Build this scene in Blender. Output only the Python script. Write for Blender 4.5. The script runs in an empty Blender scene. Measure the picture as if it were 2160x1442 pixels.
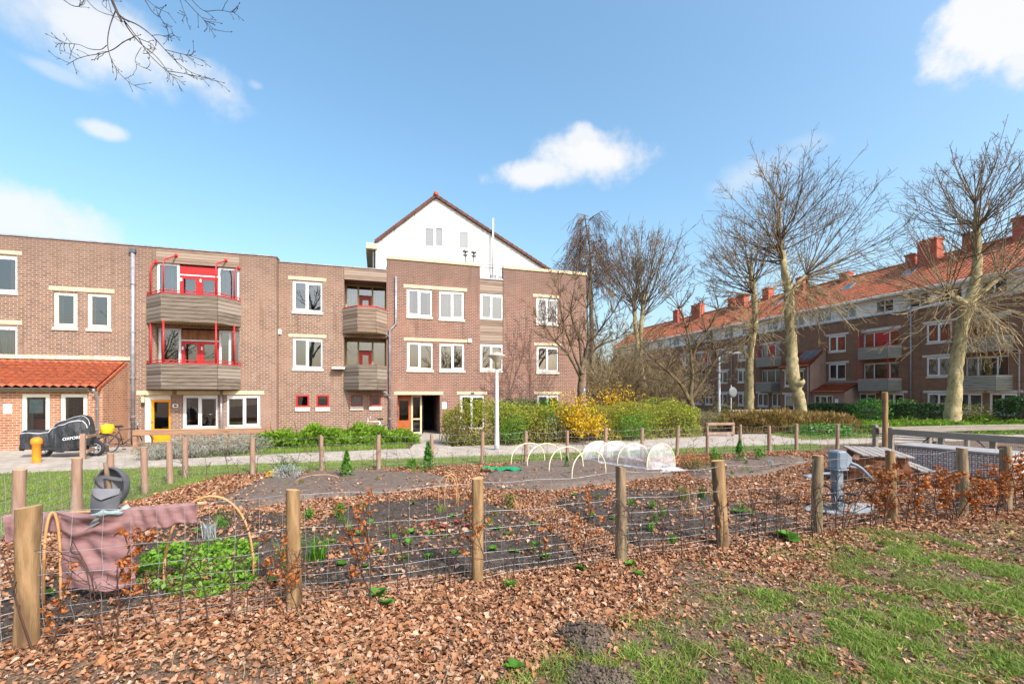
import bpy, math, random
import numpy as np
from math import sin, cos, pi, radians, sqrt, atan2, tan
rnd = random.Random(11)
rng = np.random.default_rng(11)
SC = bpy.context.scene
COL = SC.collection
# ------------------------------------------------------------------ camera model (photo pixels)
F, CX, HY, H = 940.0, 1080.0, 830.0, 2.2
def at(px, py, Z):
    return np.array([(px-CX)/F*Z, Z, H+(HY-py)/F*Z])
def G(px, py, z=0.0):
    s = (H-z)*F/(py-HY)
    return np.array([(px-CX)/F*s, s, z])
cam = bpy.data.cameras.new('camera'); cam_o = bpy.data.objects.new('camera', cam); COL.objects.link(cam_o)
cam.sensor_width = 36; cam.lens = 36*F/2160; cam.shift_y = (HY-721)/2160
cam.clip_start = 0.05; cam.clip_end = 2000
cam_o.location = (0, 0, H); cam_o.rotation_euler = (radians(90), 0, 0)
SC.camera = cam_o
# ------------------------------------------------------------------ object helpers
def tag(o, label=None, cat=None, group=None, kind=None):
    if label: o['label'] = label
    if cat: o['category'] = cat
    if group: o['group'] = group
    if kind: o['kind'] = kind
    return o
def empty(name, loc=(0, 0, 0), rz=0.0, label=None, cat=None, group=None):
    o = bpy.data.objects.new(name, None); COL.objects.link(o)
    o.location = tuple(loc); o.rotation_euler = (0, 0, rz); o.empty_display_size = 0.2
    return tag(o, label, cat, group)
def link_mesh(name, me, mats, parent=None, smooth=False):
    for m in (mats if isinstance(mats, (list, tuple)) else [mats]): me.materials.append(m)
    if smooth: me.polygons.foreach_set('use_smooth', np.ones(len(me.polygons), dtype=bool))
    o = bpy.data.objects.new(name, me); COL.objects.link(o)
    if parent: o.parent = parent
    return o
def copy_tree(o, parent=None):
    c = o.copy(); COL.objects.link(c)
    if parent: c.parent = parent
    for ch in list(o.children): copy_tree(ch, c)
    return c
def npmesh(name, V, FA, mats, parent=None, smooth=False, off=None, mi=None):
    """V (n,3); FA list of int arrays (m,k)"""
    V = np.asarray(V, dtype=np.float32).reshape(-1, 3)
    if off is not None: V = V-np.asarray(off, dtype=np.float32)
    me = bpy.data.meshes.new(name)
    FA = [np.asarray(f, dtype=np.int32) for f in FA if len(f)]
    nl = sum(f.size for f in FA); nf = sum(len(f) for f in FA)
    me.vertices.add(len(V)); me.vertices.foreach_set('co', V.ravel())
    me.loops.add(nl); me.loops.foreach_set('vertex_index', np.concatenate([f.ravel() for f in FA]))
    tot = np.concatenate([np.full(len(f), f.shape[1], dtype=np.int32) for f in FA])
    st = np.concatenate([[0], np.cumsum(tot)[:-1]]).astype(np.int32)
    me.polygons.add(nf); me.polygons.foreach_set('loop_start', st); me.polygons.foreach_set('loop_total', tot)
    if mi is not None: me.polygons.foreach_set('material_index', np.asarray(mi, dtype=np.int32))
    me.update(calc_edges=True); me.validate()
    return link_mesh(name, me, mats, parent, smooth)
class MB:
    def __init__(s): s.v = []; s.f = []; s.m = []
    def add(s, vs, fs, mi=0):
        b = len(s.v); s.v += [tuple(map(float, v)) for v in vs]
        for f in fs: s.f.append(tuple(b+i for i in f)); s.m.append(mi)
        return s
    def quad(s, a, b, c, d, mi=0): return s.add([a, b, c, d], [(0, 1, 2, 3)], mi)
    def box(s, x0, x1, y0, y1, z0, z1, mi=0):
        v = [(x0, y0, z0), (x1, y0, z0), (x1, y1, z0), (x0, y1, z0), (x0, y0, z1), (x1, y0, z1), (x1, y1, z1), (x0, y1, z1)]
        return s.add(v, [(0, 3, 2, 1), (4, 5, 6, 7), (0, 1, 5, 4), (1, 2, 6, 5), (2, 3, 7, 6), (3, 0, 4, 7)], mi)
    def bbox(s, x0, x1, y0, y1, z0, z1, b=0.01, mi=0):
        """box with bevelled vertical and horizontal edges (chamfer)"""
        xs, ys, zs = (x0, x1), (y0, y1), (z0, z1); V = []; idx = {}
        for i in (0, 1):
            for j in (0, 1):
                for k in (0, 1):
                    sx, sy, sz = (1, -1)[i], (1, -1)[j], (1, -1)[k]
                    for a, d in (('x', (0, b*sy, b*sz)), ('y', (b*sx, 0, b*sz)), ('z', (b*sx, b*sy, 0))):
                        idx[i, j, k, a] = len(V); V.append((xs[i]+d[0], ys[j]+d[1], zs[k]+d[2]))
        I = lambda i, j, k, a: idx[i, j, k, a]
        Fs = []
        for i in (0, 1):
            q = [I(i, 0, 0, 'x'), I(i, 1, 0, 'x'), I(i, 1, 1, 'x'), I(i, 0, 1, 'x')]; Fs.append(q if i else q[::-1])
            q = [I(0, i, 0, 'y'), I(0, i, 1, 'y'), I(1, i, 1, 'y'), I(1, i, 0, 'y')]; Fs.append(q if i else q[::-1])
            q = [I(0, 0, i, 'z'), I(1, 0, i, 'z'), I(1, 1, i, 'z'), I(0, 1, i, 'z')]; Fs.append(q if i else q[::-1])
            for j in (0, 1):
                Fs.append([I(0, i, j, 'y'), I(1, i, j, 'y'), I(1, i, j, 'z'), I(0, i, j, 'z')])
                Fs.append([I(i, 0, j, 'x'), I(i, 1, j, 'x'), I(i, 1, j, 'z'), I(i, 0, j, 'z')])
                Fs.append([I(i, j, 0, 'x'), I(i, j, 1, 'x'), I(i, j, 1, 'y'), I(i, j, 0, 'y')])
                for k in (0, 1): Fs.append([I(i, j, k, 'x'), I(i, j, k, 'y'), I(i, j, k, 'z')])
        return s.add(V, Fs, mi)
    def beam(s, p, q, w, h, mi=0, up=(0, 0, 1)):
        p = np.array(p, float); q = np.array(q, float); d = q-p; d /= np.linalg.norm(d)
        a = np.cross(d, up)
        if np.linalg.norm(a) < 1e-4: a = np.cross(d, (1, 0, 0))
        a /= np.linalg.norm(a); b = np.cross(a, d)
        v = []
        for e in (p, q):
            for sx, sy in ((-1, -1), (1, -1), (1, 1), (-1, 1)): v.append(e+a*w/2*sx+b*h/2*sy)
        return s.add(v, [(0, 1, 2, 3), (7, 6, 5, 4), (0, 4, 5, 1), (1, 5, 6, 2), (2, 6, 7, 3), (3, 7, 4, 0)], mi)
    def tube(s, pts, r, n=8, mi=0, caps=True, closed=False):
        pts = [np.array(p, float) for p in pts]; m = len(pts)
        rs = r if isinstance(r, (list, tuple, np.ndarray)) else [r]*m
        b = len(s.v); A = None
        for i, p in enumerate(pts):
            if closed: d = pts[(i+1) % m]-pts[i-1]
            else: d = pts[min(i+1, m-1)]-pts[max(i-1, 0)]
            d = d/(np.linalg.norm(d)+1e-9)
            if A is None:
                A = np.cross(d, (0, 0, 1))
                if np.linalg.norm(A) < 1e-3: A = np.cross(d, (1, 0, 0))
            A = A-d*np.dot(A, d); A /= np.linalg.norm(A)+1e-9; B = np.cross(d, A)
            for k in range(n):
                t = 2*pi*k/n; s.v.append(tuple(p+(A*cos(t)+B*sin(t))*rs[i]))
        for i in range(m if closed else m-1):
            for k in range(n):
                j = (i+1) % m
                s.f.append((b+i*n+k, b+i*n+(k+1) % n, b+j*n+(k+1) % n, b+j*n+k)); s.m.append(mi)
        if caps and not closed:
            s.f.append(tuple(b+k for k in range(n))[::-1]); s.m.append(mi)
            s.f.append(tuple(b+(m-1)*n+k for k in range(n))); s.m.append(mi)
        return s
    def lathe(s, prof, c=(0, 0, 0), n=16, mi=0):
        b = len(s.v); m = len(prof)
        for r, z in prof:
            for k in range(n): s.v.append((c[0]+r*cos(2*pi*k/n), c[1]+r*sin(2*pi*k/n), c[2]+z))
        for i in range(m-1):
            for k in range(n):
                s.f.append((b+i*n+k, b+i*n+(k+1) % n, b+(i+1)*n+(k+1) % n, b+(i+1)*n+k)); s.m.append(mi)
        s.f.append(tuple(b+k for k in range(n))[::-1]); s.m.append(mi)
        s.f.append(tuple(b+(m-1)*n+k for k in range(n))); s.m.append(mi)
        return s
    def grid(s, P, mi=0, wrap=False):
        """P: array (a,b,3)"""
        P = np.asarray(P, float); a, c = P.shape[:2]; b = len(s.v)
        s.v += [tuple(p) for p in P.reshape(-1, 3)]
        for i in range(a-1):
            for j in range(c if wrap else c-1):
                k = (j+1) % c
                s.f.append((b+i*c+j, b+i*c+k, b+(i+1)*c+k, b+(i+1)*c+j)); s.m.append(mi)
        return s
    def extrude(s, poly, z0, z1, mi=0):
        n = len(poly)
        v = [(p[0], p[1], z0) for p in poly]+[(p[0], p[1], z1) for p in poly]
        fs = [tuple(range(n))[::-1], tuple(range(n, 2*n))]+[(i, (i+1) % n, n+(i+1) % n, n+i) for i in range(n)]
        return s.add(v, fs, mi)
    def build(s, name, mats, parent=None, smooth=False, off=None):
        me = bpy.data.meshes.new(name)
        v = s.v if off is None else [(a-off[0], b-off[1], c-off[2]) for a, b, c in s.v]
        me.from_pydata(v, [], s.f)
        if any(s.m): me.polygons.foreach_set('material_index', s.m)
        me.update()
        return link_mesh(name, me, mats, parent, smooth)
# vectorised tubes -------------------------------------------------------------------------------
def tubes(polys, S=4):
    """polys: list of (pts(P,3), rad(P)) -> V, [quads]"""
    groups = {}
    for p, r in polys: groups.setdefault(len(p), []).append((p, r))
    VV = []; FF = []; base = 0
    for P, lst in groups.items():
        pts = np.array([a for a, _ in lst], dtype=float); rad = np.array([b for _, b in lst], dtype=float)
        N = len(lst)
        T = np.empty_like(pts); T[:, 1:-1] = pts[:, 2:]-pts[:, :-2]; T[:, 0] = pts[:, 1]-pts[:, 0]; T[:, -1] = pts[:, -1]-pts[:, -2]
        T /= np.linalg.norm(T, axis=2, keepdims=True)+1e-9
        m = T.mean(axis=1); ref = np.where(np.abs(m[:, 2:3]) > 0.8, np.array([[1.0, 0.1, 0]]), np.array([[0.05, 0.0, 1.0]]))
        A = np.cross(T, ref[:, None, :]); A /= np.linalg.norm(A, axis=2, keepdims=True)+1e-9
        B = np.cross(T, A)
        ang = 2*pi*np.arange(S)/S
        V = pts[:, :, None, :]+rad[:, :, None, None]*(A[:, :, None, :]*np.cos(ang)[None, None, :, None]+B[:, :, None, :]*np.sin(ang)[None, None, :, None])
        idx = base+np.arange(N*P*S).reshape(N, P, S); nx = np.roll(idx, -1, axis=2)
        FF.append(np.stack([idx[:, :-1], nx[:, :-1], nx[:, 1:], idx[:, 1:]], axis=-1).reshape(-1, 4))
        VV.append(V.reshape(-1, 3)); base += N*P*S
    return np.concatenate(VV), [np.concatenate(FF)]
# value noise -------------------------------------------------------------------------------------
_ng = np.random.default_rng(5).random((256, 256))
def vnoise(x, y):
    x = np.asarray(x, float); y = np.asarray(y, float)
    xi = np.floor(x).astype(int); yi = np.floor(y).astype(int); fx = x-xi; fy = y-yi
    fx = fx*fx*(3-2*fx); fy = fy*fy*(3-2*fy)
    g = lambda a, b: _ng[a % 256, b % 256]
    return (g(xi, yi)*(1-fx)+g(xi+1, yi)*fx)*(1-fy)+(g(xi, yi+1)*(1-fx)+g(xi+1, yi+1)*fx)*fy
def fbm(x, y, o=4):
    s = 0; a = 0.5; t = 0
    for i in range(o): s = s+a*vnoise(x*2**i+17*i, y*2**i+9*i); t += a; a *= 0.5
    return s/t
def inside(poly, x, y):
    x = np.asarray(x); y = np.asarray(y); r = np.zeros(x.shape, bool); n = len(poly)
    for i in range(n):
        x0, y0 = poly[i][:2]; x1, y1 = poly[(i+1) % n][:2]
        c = ((y0 > y) != (y1 > y)) & (x < (x1-x0)*(y-y0)/((y1-y0) if y1 != y0 else 1e-9)+x0)
        r ^= c
    return r
# leaf cards ------------------------------------------------------------------------------------
def cards(P, size, aspect=0.5, up=0.3, rs=None, tilt=None, bend=0.0):
    """rhombic leaf faces at P, random orientation; up biases the normals upward"""
    n = len(P); rs = rs or rng
    nrm = rs.normal(size=(n, 3)); nrm[:, 2] += up*2.5
    if tilt is not None: nrm += tilt
    nrm /= np.linalg.norm(nrm, axis=1, keepdims=True)
    a = np.cross(nrm, rs.normal(size=(n, 3))); a /= np.linalg.norm(a, axis=1, keepdims=True); b = np.cross(nrm, a)
    L = (size*(0.6+0.8*rs.random(n)))[:, None] if np.isscalar(size) else size[:, None]
    W = L*aspect
    v = np.stack([P-a*L*0.5, P+b*W*0.5-a*L*0.05+nrm*L*bend, P+a*L*0.5, P-b*W*0.5-a*L*0.05+nrm*L*bend], axis=1)
    return v.reshape(-1, 3), np.arange(4*n).reshape(n, 4)
def litter(P, size, rs=rng, curl=0.35, flat=2.2):
    """curled dead leaves: 8 verts, 2 rows of quads about a midrib"""
    n = len(P)
    nrm = rs.normal(size=(n, 3)); nrm[:, 2] = np.abs(nrm[:, 2])+flat; nrm /= np.linalg.norm(nrm, axis=1, keepdims=True)
    a = np.cross(nrm, rs.normal(size=(n, 3))); a /= np.linalg.norm(a, axis=1, keepdims=True); b = np.cross(nrm, a)
    L = size[:, None]; c = (curl*rs.normal(size=n)+0.12)[:, None]; d = (0.25*rs.normal(size=n))[:, None]
    asp = (0.5+0.5*rs.random(n))[:, None]
    def pt(s, w):
        z = c*w*w*2.2+d*(s*s)*1.6
        j = 1+0.2*rs.normal(size=(n, 1)); w = w*(1+.22*rs.normal(size=(n, 1)))
        return P+a*L*s*j+b*L*asp*w*j+nrm*L*z
    v = [pt(-.5, 0), pt(-.25, .42), pt(-.2, 0), pt(-.25, -.42), pt(.18, .5), pt(.15, 0), pt(.18, -.5), pt(.55, 0)]
    V = np.stack(v, axis=1).reshape(-1, 3); o = (8*np.arange(n))[:, None]
    T = np.concatenate([o+np.array([[0, 2, 1]]), o+np.array([[0, 3, 2]]), o+np.array([[4, 5, 7]]), o+np.array([[5, 6, 7]])])
    Q = np.concatenate([o+np.array([[1, 2, 5, 4]]), o+np.array([[2, 3, 6, 5]])])
    return V, [T, Q]
def blades(P, h, w, rs=rng, lean=0.5):
    n = len(P); a = rs.random(n)*2*pi; la = rs.random(n)*2*pi; ll = lean*rs.random(n)*h
    side = np.stack([np.cos(a), np.sin(a), 0*a], axis=1)*(w/2)[:, None] if not np.isscalar(w) else np.stack([np.cos(a), np.sin(a), 0*a], axis=1)*w/2
    ln = np.stack([np.cos(la)*ll, np.sin(la)*ll, 0*ll], axis=1); up = np.stack([0*h, 0*h, h], axis=1)
    m = P+up*0.55+ln*0.3
    v = np.stack([P-side, P+side, m+side*.8, m-side*.8, P+up*(0.95)+ln], axis=1).reshape(-1, 3)
    o = (5*np.arange(n))[:, None]
    return v, [o+np.array([[3, 2, 4]]), o+np.array([[0, 1, 2, 3]])]
# ------------------------------------------------------------------ materials
def new_mat(name):
    m = bpy.data.materials.new(name); m.use_nodes = True
    nt = m.node_tree; b = nt.nodes['Principled BSDF']
    return m, nt, b
def nd(nt, t, **kw):
    n = nt.nodes.new(t)
    for k, v in kw.items():
        if k.startswith('i_'): n.inputs[k[2:].replace('_', ' ')].default_value = v
        else: setattr(n, k, v)
    return n
def c4(c): return (c[0], c[1], c[2], 1)
def mixc(nt, fac, a, b, mode='MIX'):
    n = nt.nodes.new('ShaderNodeMix'); n.data_type = 'RGBA'; n.blend_type = mode
    for sock, val in ((n.inputs[0], fac), (n.inputs[6], a), (n.inputs[7], b)):
        if isinstance(val, bpy.types.NodeSocket): nt.links.new(val, sock)
        elif isinstance(val, (tuple, list)): sock.default_value = c4(val)
        else: sock.default_value = val
    return n.outputs[2]
def ramp(nt, sock, lo, hi):
    n = nt.nodes.new('ShaderNodeMapRange'); n.inputs[1].default_value = lo; n.inputs[2].default_value = hi
    n.interpolation_type = 'SMOOTHSTEP'; nt.links.new(sock, n.inputs[0]); return n.outputs[0]
def mth(nt, op, a, b=None, c=None):
    n = nt.nodes.new('ShaderNodeMath'); n.operation = op
    for i, v in enumerate((a, b, c)):
        if v is None: continue
        if isinstance(v, bpy.types.NodeSocket): nt.links.new(v, n.inputs[i])
        else: n.inputs[i].default_value = v
    return n.outputs[0]
def coords(nt, stretch=(1, 1, 1), rot=(0, 0, 0)):
    t = nt.nodes.new('ShaderNodeTexCoord'); mp = nt.nodes.new('ShaderNodeMapping')
    mp.inputs['Scale'].default_value = stretch; mp.inputs['Rotation'].default_value = rot
    nt.links.new(t.outputs['Object'], mp.inputs[0]); return mp.outputs[0]
def noise(nt, vec, scale, detail=4, rough=0.55):
    n = nd(nt, 'ShaderNodeTexNoise'); n.inputs['Scale'].default_value = scale; n.inputs['Detail'].default_value = detail
    n.inputs['Roughness'].default_value = rough
    if vec is not None: nt.links.new(vec, n.inputs['Vector'])
    return n.outputs['Fac']
def bump(nt, b, h, strength=0.3, dist=0.02):
    n = nd(nt, 'ShaderNodeBump'); n.inputs['Strength'].default_value = strength; n.inputs['Distance'].default_value = dist
    nt.links.new(h, n.inputs['Height']); nt.links.new(n.outputs[0], b.inputs['Normal'])
def mat(name, c1, c2=None, scale=4, rough=0.75, stretch=(1, 1, 1), bmp=0.0, bscale=40, spec=0.3, c3=None, s3=0.7, f3=0.6, metal=0.0, lo=0.35, hi=0.65):
    m, nt, b = new_mat(name); v = coords(nt, stretch)
    b.inputs['Roughness'].default_value = rough; b.inputs['Specular IOR Level'].default_value = spec; b.inputs['Metallic'].default_value = metal
    if c2 is None: b.inputs['Base Color'].default_value = c4(c1)
    else:
        col = mixc(nt, ramp(nt, noise(nt, v, scale), lo, hi), c1, c2)
        if c3 is not None: col = mixc(nt, mth(nt, 'MULTIPLY', ramp(nt, noise(nt, v, s3, 5), .48, .7), f3), col, c3)
        nt.links.new(col, b.inputs['Base Color'])
    if bmp: bump(nt, b, noise(nt, v, bscale, 5), bmp, 0.02)
    return m
def leafmat(name, cols, trans=0.3, rough=0.55, spec=0.25, patch=None, pscale=1.2):
    """colour differs from leaf to leaf (random per island)"""
    m, nt, b = new_mat(name)
    g = nd(nt, 'ShaderNodeNewGeometry'); cr = nd(nt, 'ShaderNodeValToRGB')
    e = cr.color_ramp.elements; n = len(cols)
    while len(e) < n: e.new(0.5)
    for i, c in enumerate(cols): e[i].position = i/(n-1) if n > 1 else 0; e[i].color = c4(c)
    nt.links.new(g.outputs['Random Per Island'], cr.inputs[0]); col = cr.outputs[0]
    if patch is not None:
        v = coords(nt); col = mixc(nt, mth(nt, 'MULTIPLY', ramp(nt, noise(nt, v, pscale, 3), .42, .66), .75), col, patch)
    nt.links.new(col, b.inputs['Base Color']); b.inputs['Roughness'].default_value = rough; b.inputs['Specular IOR Level'].default_value = spec
    if trans:
        t = nd(nt, 'ShaderNodeBsdfTranslucent'); nt.links.new(col, t.inputs[0]); mx = nd(nt, 'ShaderNodeMixShader'); mx.inputs[0].default_value = trans
        nt.links.new(b.outputs[0], mx.inputs[1]); nt.links.new(t.outputs[0], mx.inputs[2])
        nt.links.new(mx.outputs[0], nt.nodes['Material Output'].inputs[0])
    return m
def brick(name, c1, c2, mortar, patch, bw=0.22, rh=0.075, dark=None, msize=0.009):
    m, nt, b = new_mat(name); t = nd(nt, 'ShaderNodeTexCoord'); s = nd(nt, 'ShaderNodeSeparateXYZ'); nt.links.new(t.outputs['Object'], s.inputs[0])
    cb = nd(nt, 'ShaderNodeCombineXYZ'); nt.links.new(mth(nt, 'ADD', s.outputs[0], s.outputs[1]), cb.inputs[0]); nt.links.new(s.outputs[2], cb.inputs[1])
    bt = nd(nt, 'ShaderNodeTexBrick'); nt.links.new(cb.outputs[0], bt.inputs['Vector'])
    bt.inputs['Scale'].default_value = 1; bt.inputs['Brick Width'].default_value = bw; bt.inputs['Row Height'].default_value = rh
    bt.inputs['Mortar Size'].default_value = msize; bt.inputs['Mortar Smooth'].default_value = 0.3; bt.inputs['Bias'].default_value = 0
    bt.inputs['Color1'].default_value = c4(c1); bt.inputs['Color2'].default_value = c4(c2); bt.inputs['Mortar'].default_value = c4(mortar)
    o = t.outputs['Object']
    col = mixc(nt, mth(nt, 'MULTIPLY', ramp(nt, noise(nt, o, 0.55, 6, .68), .44, .70), .7), bt.outputs['Color'], patch)
    col = mixc(nt, mth(nt, 'MULTIPLY', ramp(nt, noise(nt, o, 1.7, 6, .7), .5, .8), .4), col, mortar)
    cs = nd(nt, 'ShaderNodeCombineXYZ'); nt.links.new(mth(nt, 'MULTIPLY', mth(nt, 'ADD', s.outputs[0], s.outputs[1]), 2.6), cs.inputs[0]); nt.links.new(mth(nt, 'MULTIPLY', s.outputs[2], .28), cs.inputs[1])
    st_ = noise(nt, cs.outputs[0], 1.0, 5, .6); col = mixc(nt, mth(nt, 'MULTIPLY', ramp(nt, st_, .52, .75), .45), col, tuple(x*.8 for x in c2)); col = mixc(nt, mth(nt, 'MULTIPLY', ramp(nt, noise(nt, cs.outputs[0], 1.9, 5, .7), .56, .8), .45), col, tuple(min(1, x*1.05) for x in mortar))
    if dark is not None:   # soot and weathering in the top courses
        w = mth(nt, 'ADD', s.outputs[2], mth(nt, 'MULTIPLY', noise(nt, o, .8, 5), 3.0))
        col = mixc(nt, mth(nt, 'MULTIPLY', ramp(nt, w, 7.6, 11.0), .6), col, dark)
    nt.links.new(col, b.inputs['Base Color']); b.inputs['Roughness'].default_value = .88; b.inputs['Specular IOR Level'].default_value = .2
    h = mth(nt, 'ADD', mth(nt, 'MULTIPLY', bt.outputs['Fac'], -1), mth(nt, 'MULTIPLY', noise(nt, o, 30, 3), .6))
    bump(nt, b, h, .5, .008)
    return m
def planks(name, c1, c2, c3, scale=1.0):
    """weathered boards: long grain along local x+y"""
    m, nt, b = new_mat(name); t = nd(nt, 'ShaderNodeTexCoord'); s = nd(nt, 'ShaderNodeSeparateXYZ'); nt.links.new(t.outputs['Object'], s.inputs[0])
    cb = nd(nt, 'ShaderNodeCombineXYZ'); nt.links.new(mth(nt, 'MULTIPLY', mth(nt, 'ADD', s.outputs[0], s.outputs[1]), 1.2), cb.inputs[0])
    nt.links.new(mth(nt, 'MULTIPLY', s.outputs[2], 22), cb.inputs[1])
    g = nd(nt, 'ShaderNodeNewGeometry')
    nt.links.new(mth(nt, 'MULTIPLY', g.outputs['Random Per Island'], 40), cb.inputs[2])
    f = noise(nt, cb.outputs[0], 1.3*scale, 6, .65)
    col = mixc(nt, ramp(nt, f, .3, .7), c1, c2)
    col = mixc(nt, mth(nt, 'MULTIPLY', ramp(nt, g.outputs['Random Per Island'], .35, 1.0), .7), col, c3)
    nt.links.new(col, b.inputs['Base Color']); b.inputs['Roughness'].default_value = .85; b.inputs['Specular IOR Level'].default_value = .2
    bump(nt, b, f, .35, .01)
    return m
def glass(name, tint, f0=0.1, ior=1.7):
    m, nt, b = new_mat(name); nt.nodes.remove(b)
    tr = nd(nt, 'ShaderNodeBsdfTransparent'); tr.inputs[0].default_value = c4(tint)
    gl = nd(nt, 'ShaderNodeBsdfGlossy'); gl.inputs['Roughness'].default_value = 0.012; gl.inputs[0].default_value = (1, 1, 1, 1)
    fr = nd(nt, 'ShaderNodeFresnel'); fr.inputs[0].default_value = ior
    bp = nd(nt, 'ShaderNodeBump'); bp.inputs['Strength'].default_value = .04; bp.inputs['Distance'].default_value = .02
    nt.links.new(noise(nt, coords(nt), 1.6, 1), bp.inputs['Height']); nt.links.new(bp.outputs[0], gl.inputs['Normal'])
    mx = nd(nt, 'ShaderNodeMixShader'); nt.links.new(mth(nt, 'ADD', fr.outputs[0], f0), mx.inputs[0])
    nt.links.new(tr.outputs[0], mx.inputs[1]); nt.links.new(gl.outputs[0], mx.inputs[2])
    nt.links.new(mx.outputs[0], nt.nodes['Material Output'].inputs[0])
    return m
def net_mat(name, col, alpha):
    m, nt, b = new_mat(name); tr = nd(nt, 'ShaderNodeBsdfTransparent'); mx = nd(nt, 'ShaderNodeMixShader'); mx.inputs[0].default_value = alpha
    v = coords(nt); f = mth(nt, 'MULTIPLY', ramp(nt, noise(nt, v, 5, 4), .3, .8), .35)
    nt.links.new(mth(nt, 'ADD', f, alpha-.1), mx.inputs[0])
    b.inputs['Base Color'].default_value = c4(col); b.inputs['Roughness'].default_value = .6
    nt.links.new(tr.outputs[0], mx.inputs[1]); nt.links.new(b.outputs[0], mx.inputs[2]); nt.links.new(mx.outputs[0], nt.nodes['Material Output'].inputs[0])
    return m
M = {}
M['brick'] = brick('brick_warm', (.222, .12, .082), (.132, .073, .053), (.385, .315, .255), (.3, .195, .145), .25, .09, (.17, .115, .09), .013)
M['brick_b'] = brick('brick_brown', (.215, .10, .07), (.13, .065, .05), (.38, .29, .235), (.28, .15, .11), .24, .085, (.145, .095, .077), .012)
M['brick_porch'] = brick('brick_orange', (.36, .15, .078), (.23, .095, .055), (.48, .36, .27), (.42, .23, .14), .25, .095, None, .013)
M['brick_c'] = brick('brick_dark', (.225, .105, .058), (.13, .064, .04), (.3, .215, .155), (.25, .135, .083), .25, .09, None, .012)
M['brick_side'] = brick('brick_side', (.3, .2, .15), (.22, .13, .1), (.42, .33, .28), (.3, .19, .15))
M['chimney'] = brick('brick_chimney', (.42, .09, .05), (.33, .07, .045), (.4, .18, .13), (.45, .12, .07))
M['cream'] = mat('cream_concrete', (.62, .51, .33), (.54, .44, .28), 3, .8, bmp=.1, c3=(.5, .42, .3), s3=1.5, f3=.5)
M['cream_old'] = mat('cream_flaking', (.62, .5, .3), (.75, .66, .5), 6, .85, bmp=.2, c3=(.3, .26, .2), s3=4, f3=.9)
M['white'] = mat('white_frame', (.72, .72, .72), (.65, .65, .66), 2, .4, spec=.4)
M['ivory'] = mat('ivory_frame', (.74, .71, .6), (.66, .62, .52), 3, .5)
M['sill'] = mat('pale_sill', (.6, .57, .49), (.5, .47, .4), 4, .75, bmp=.1)
M['panel'] = mat('white_cladding', (.66, .65, .63), (.6, .595, .575), .7, .6)
M['panel_c'] = mat('grey_white_cladding', (.76, .76, .7), (.64, .64, .59), .6, .6)
M['red'] = mat('red_paint', (.5, .022, .022), (.42, .018, .02), 3, .4, spec=.4)
M['red_dark'] = mat('red_paint_dull', (.3, .03, .028), (.24, .025, .022), 3, .5)
M['orange'] = mat('orange_paint', (.85, .33, .012), (.75, .27, .01), 2, .4, spec=.4)
M['orange_dark'] = mat('orange_brown_paint', (.38, .105, .03), (.3, .08, .025), 2, .45)
M['ochre'] = mat('ochre_paint', (.42, .33, .16), (.34, .26, .12), 2, .7)
M['zinc'] = mat('zinc_grey', (.36, .36, .39), (.26, .26, .29), 5, .45, metal=.35, bmp=.05)
M['gutter'] = mat('dark_zinc', (.1, .115, .13), (.14, .155, .17), 5, .45, metal=.3)
M['galv'] = mat('galvanised_steel', (.42, .45, .48), (.33, .36, .39), 7, .42, metal=.5)
M['post_grey'] = mat('lamp_grey', (.5, .51, .54), (.44, .45, .48), 3, .4)
M['lamp_shade'] = mat('lamp_cream', (.42, .37, .3), (.36, .32, .26), 3, .45)
M['board'] = planks('weathered_board', (.23, .19, .15), (.095, .075, .06), (.31, .27, .225))
M['board_r'] = planks('brown_board', (.32, .19, .115), (.2, .115, .07), (.36, .24, .16))
M['board_top'] = planks('pale_brown_board', (.28, .205, .155), (.15, .105, .08), (.35, .28, .225))
M['board_c'] = planks('grey_board', (.34, .33, .28), (.17, .165, .135), (.42, .41, .36))
M['tile'] = mat('orange_roof_tile', (.40, .10, .042), (.25, .062, .03), 7, .7, bmp=.15, c3=(.2, .06, .035), s3=2.2, f3=.7, bscale=25)
M['tile_c'] = mat('old_roof_tile', (.42, .13, .06), (.30, .085, .042), 1.6, .75, bmp=.2, c3=(.15, .085, .05), s3=2.2, f3=.85, bscale=12)
M['verge'] = mat('brown_verge_tile', (.13, .05, .036), (.085, .036, .028), 3, .75)
M['bitumen'] = mat('roof_felt', (.12, .12, .13), (.08, .08, .09), 3, .85)
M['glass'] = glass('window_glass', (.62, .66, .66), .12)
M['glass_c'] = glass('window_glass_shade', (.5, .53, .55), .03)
M['curtain'] = mat('net_curtain', (.62, .63, .6), (.42, .44, .43), 9, .9, stretch=(4, 4, .3))
M['green_curtain'] = mat('green_curtain', (.03, .22, .075), (.02, .13, .05), 9, .9, stretch=(4, 4, .3))
M['grey_blind'] = mat('grey_green_blind', (.25, .28, .25), (.2, .23, .21), 2, .8)
M['drape'] = mat('beige_drape', (.42, .37, .29), (.3, .26, .2), 9, .9, stretch=(4, 4, .3))
M['dark'] = mat('dark_interior', (.012, .013, .014), (.022, .022, .022), 2, .9, spec=0)  # near-black: the darkness of unlit rooms and passage is put into the colour
M['paper'] = mat('white_sheet', (.8, .8, .82), (.72, .72, .75), 8, .5)
M['cyan'] = mat('pale_blue_poster', (.25, .55, .6), (.5, .7, .72), 6, .5)
M['blue'] = mat('blue_enamel', (.02, .1, .36), (.02, .08, .3), 2, .3)
M['soil'] = mat('garden_soil', (.036, .031, .028), (.07, .058, .05), 9, .95, bmp=1.0, bscale=26, c3=(.15, .12, .095), s3=22, f3=.6, spec=.1)
M['mole'] = mat('molehill_soil', (.085, .066, .052), (.13, .102, .08), 12, .95, bmp=1.0, bscale=30, spec=.1)
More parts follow.
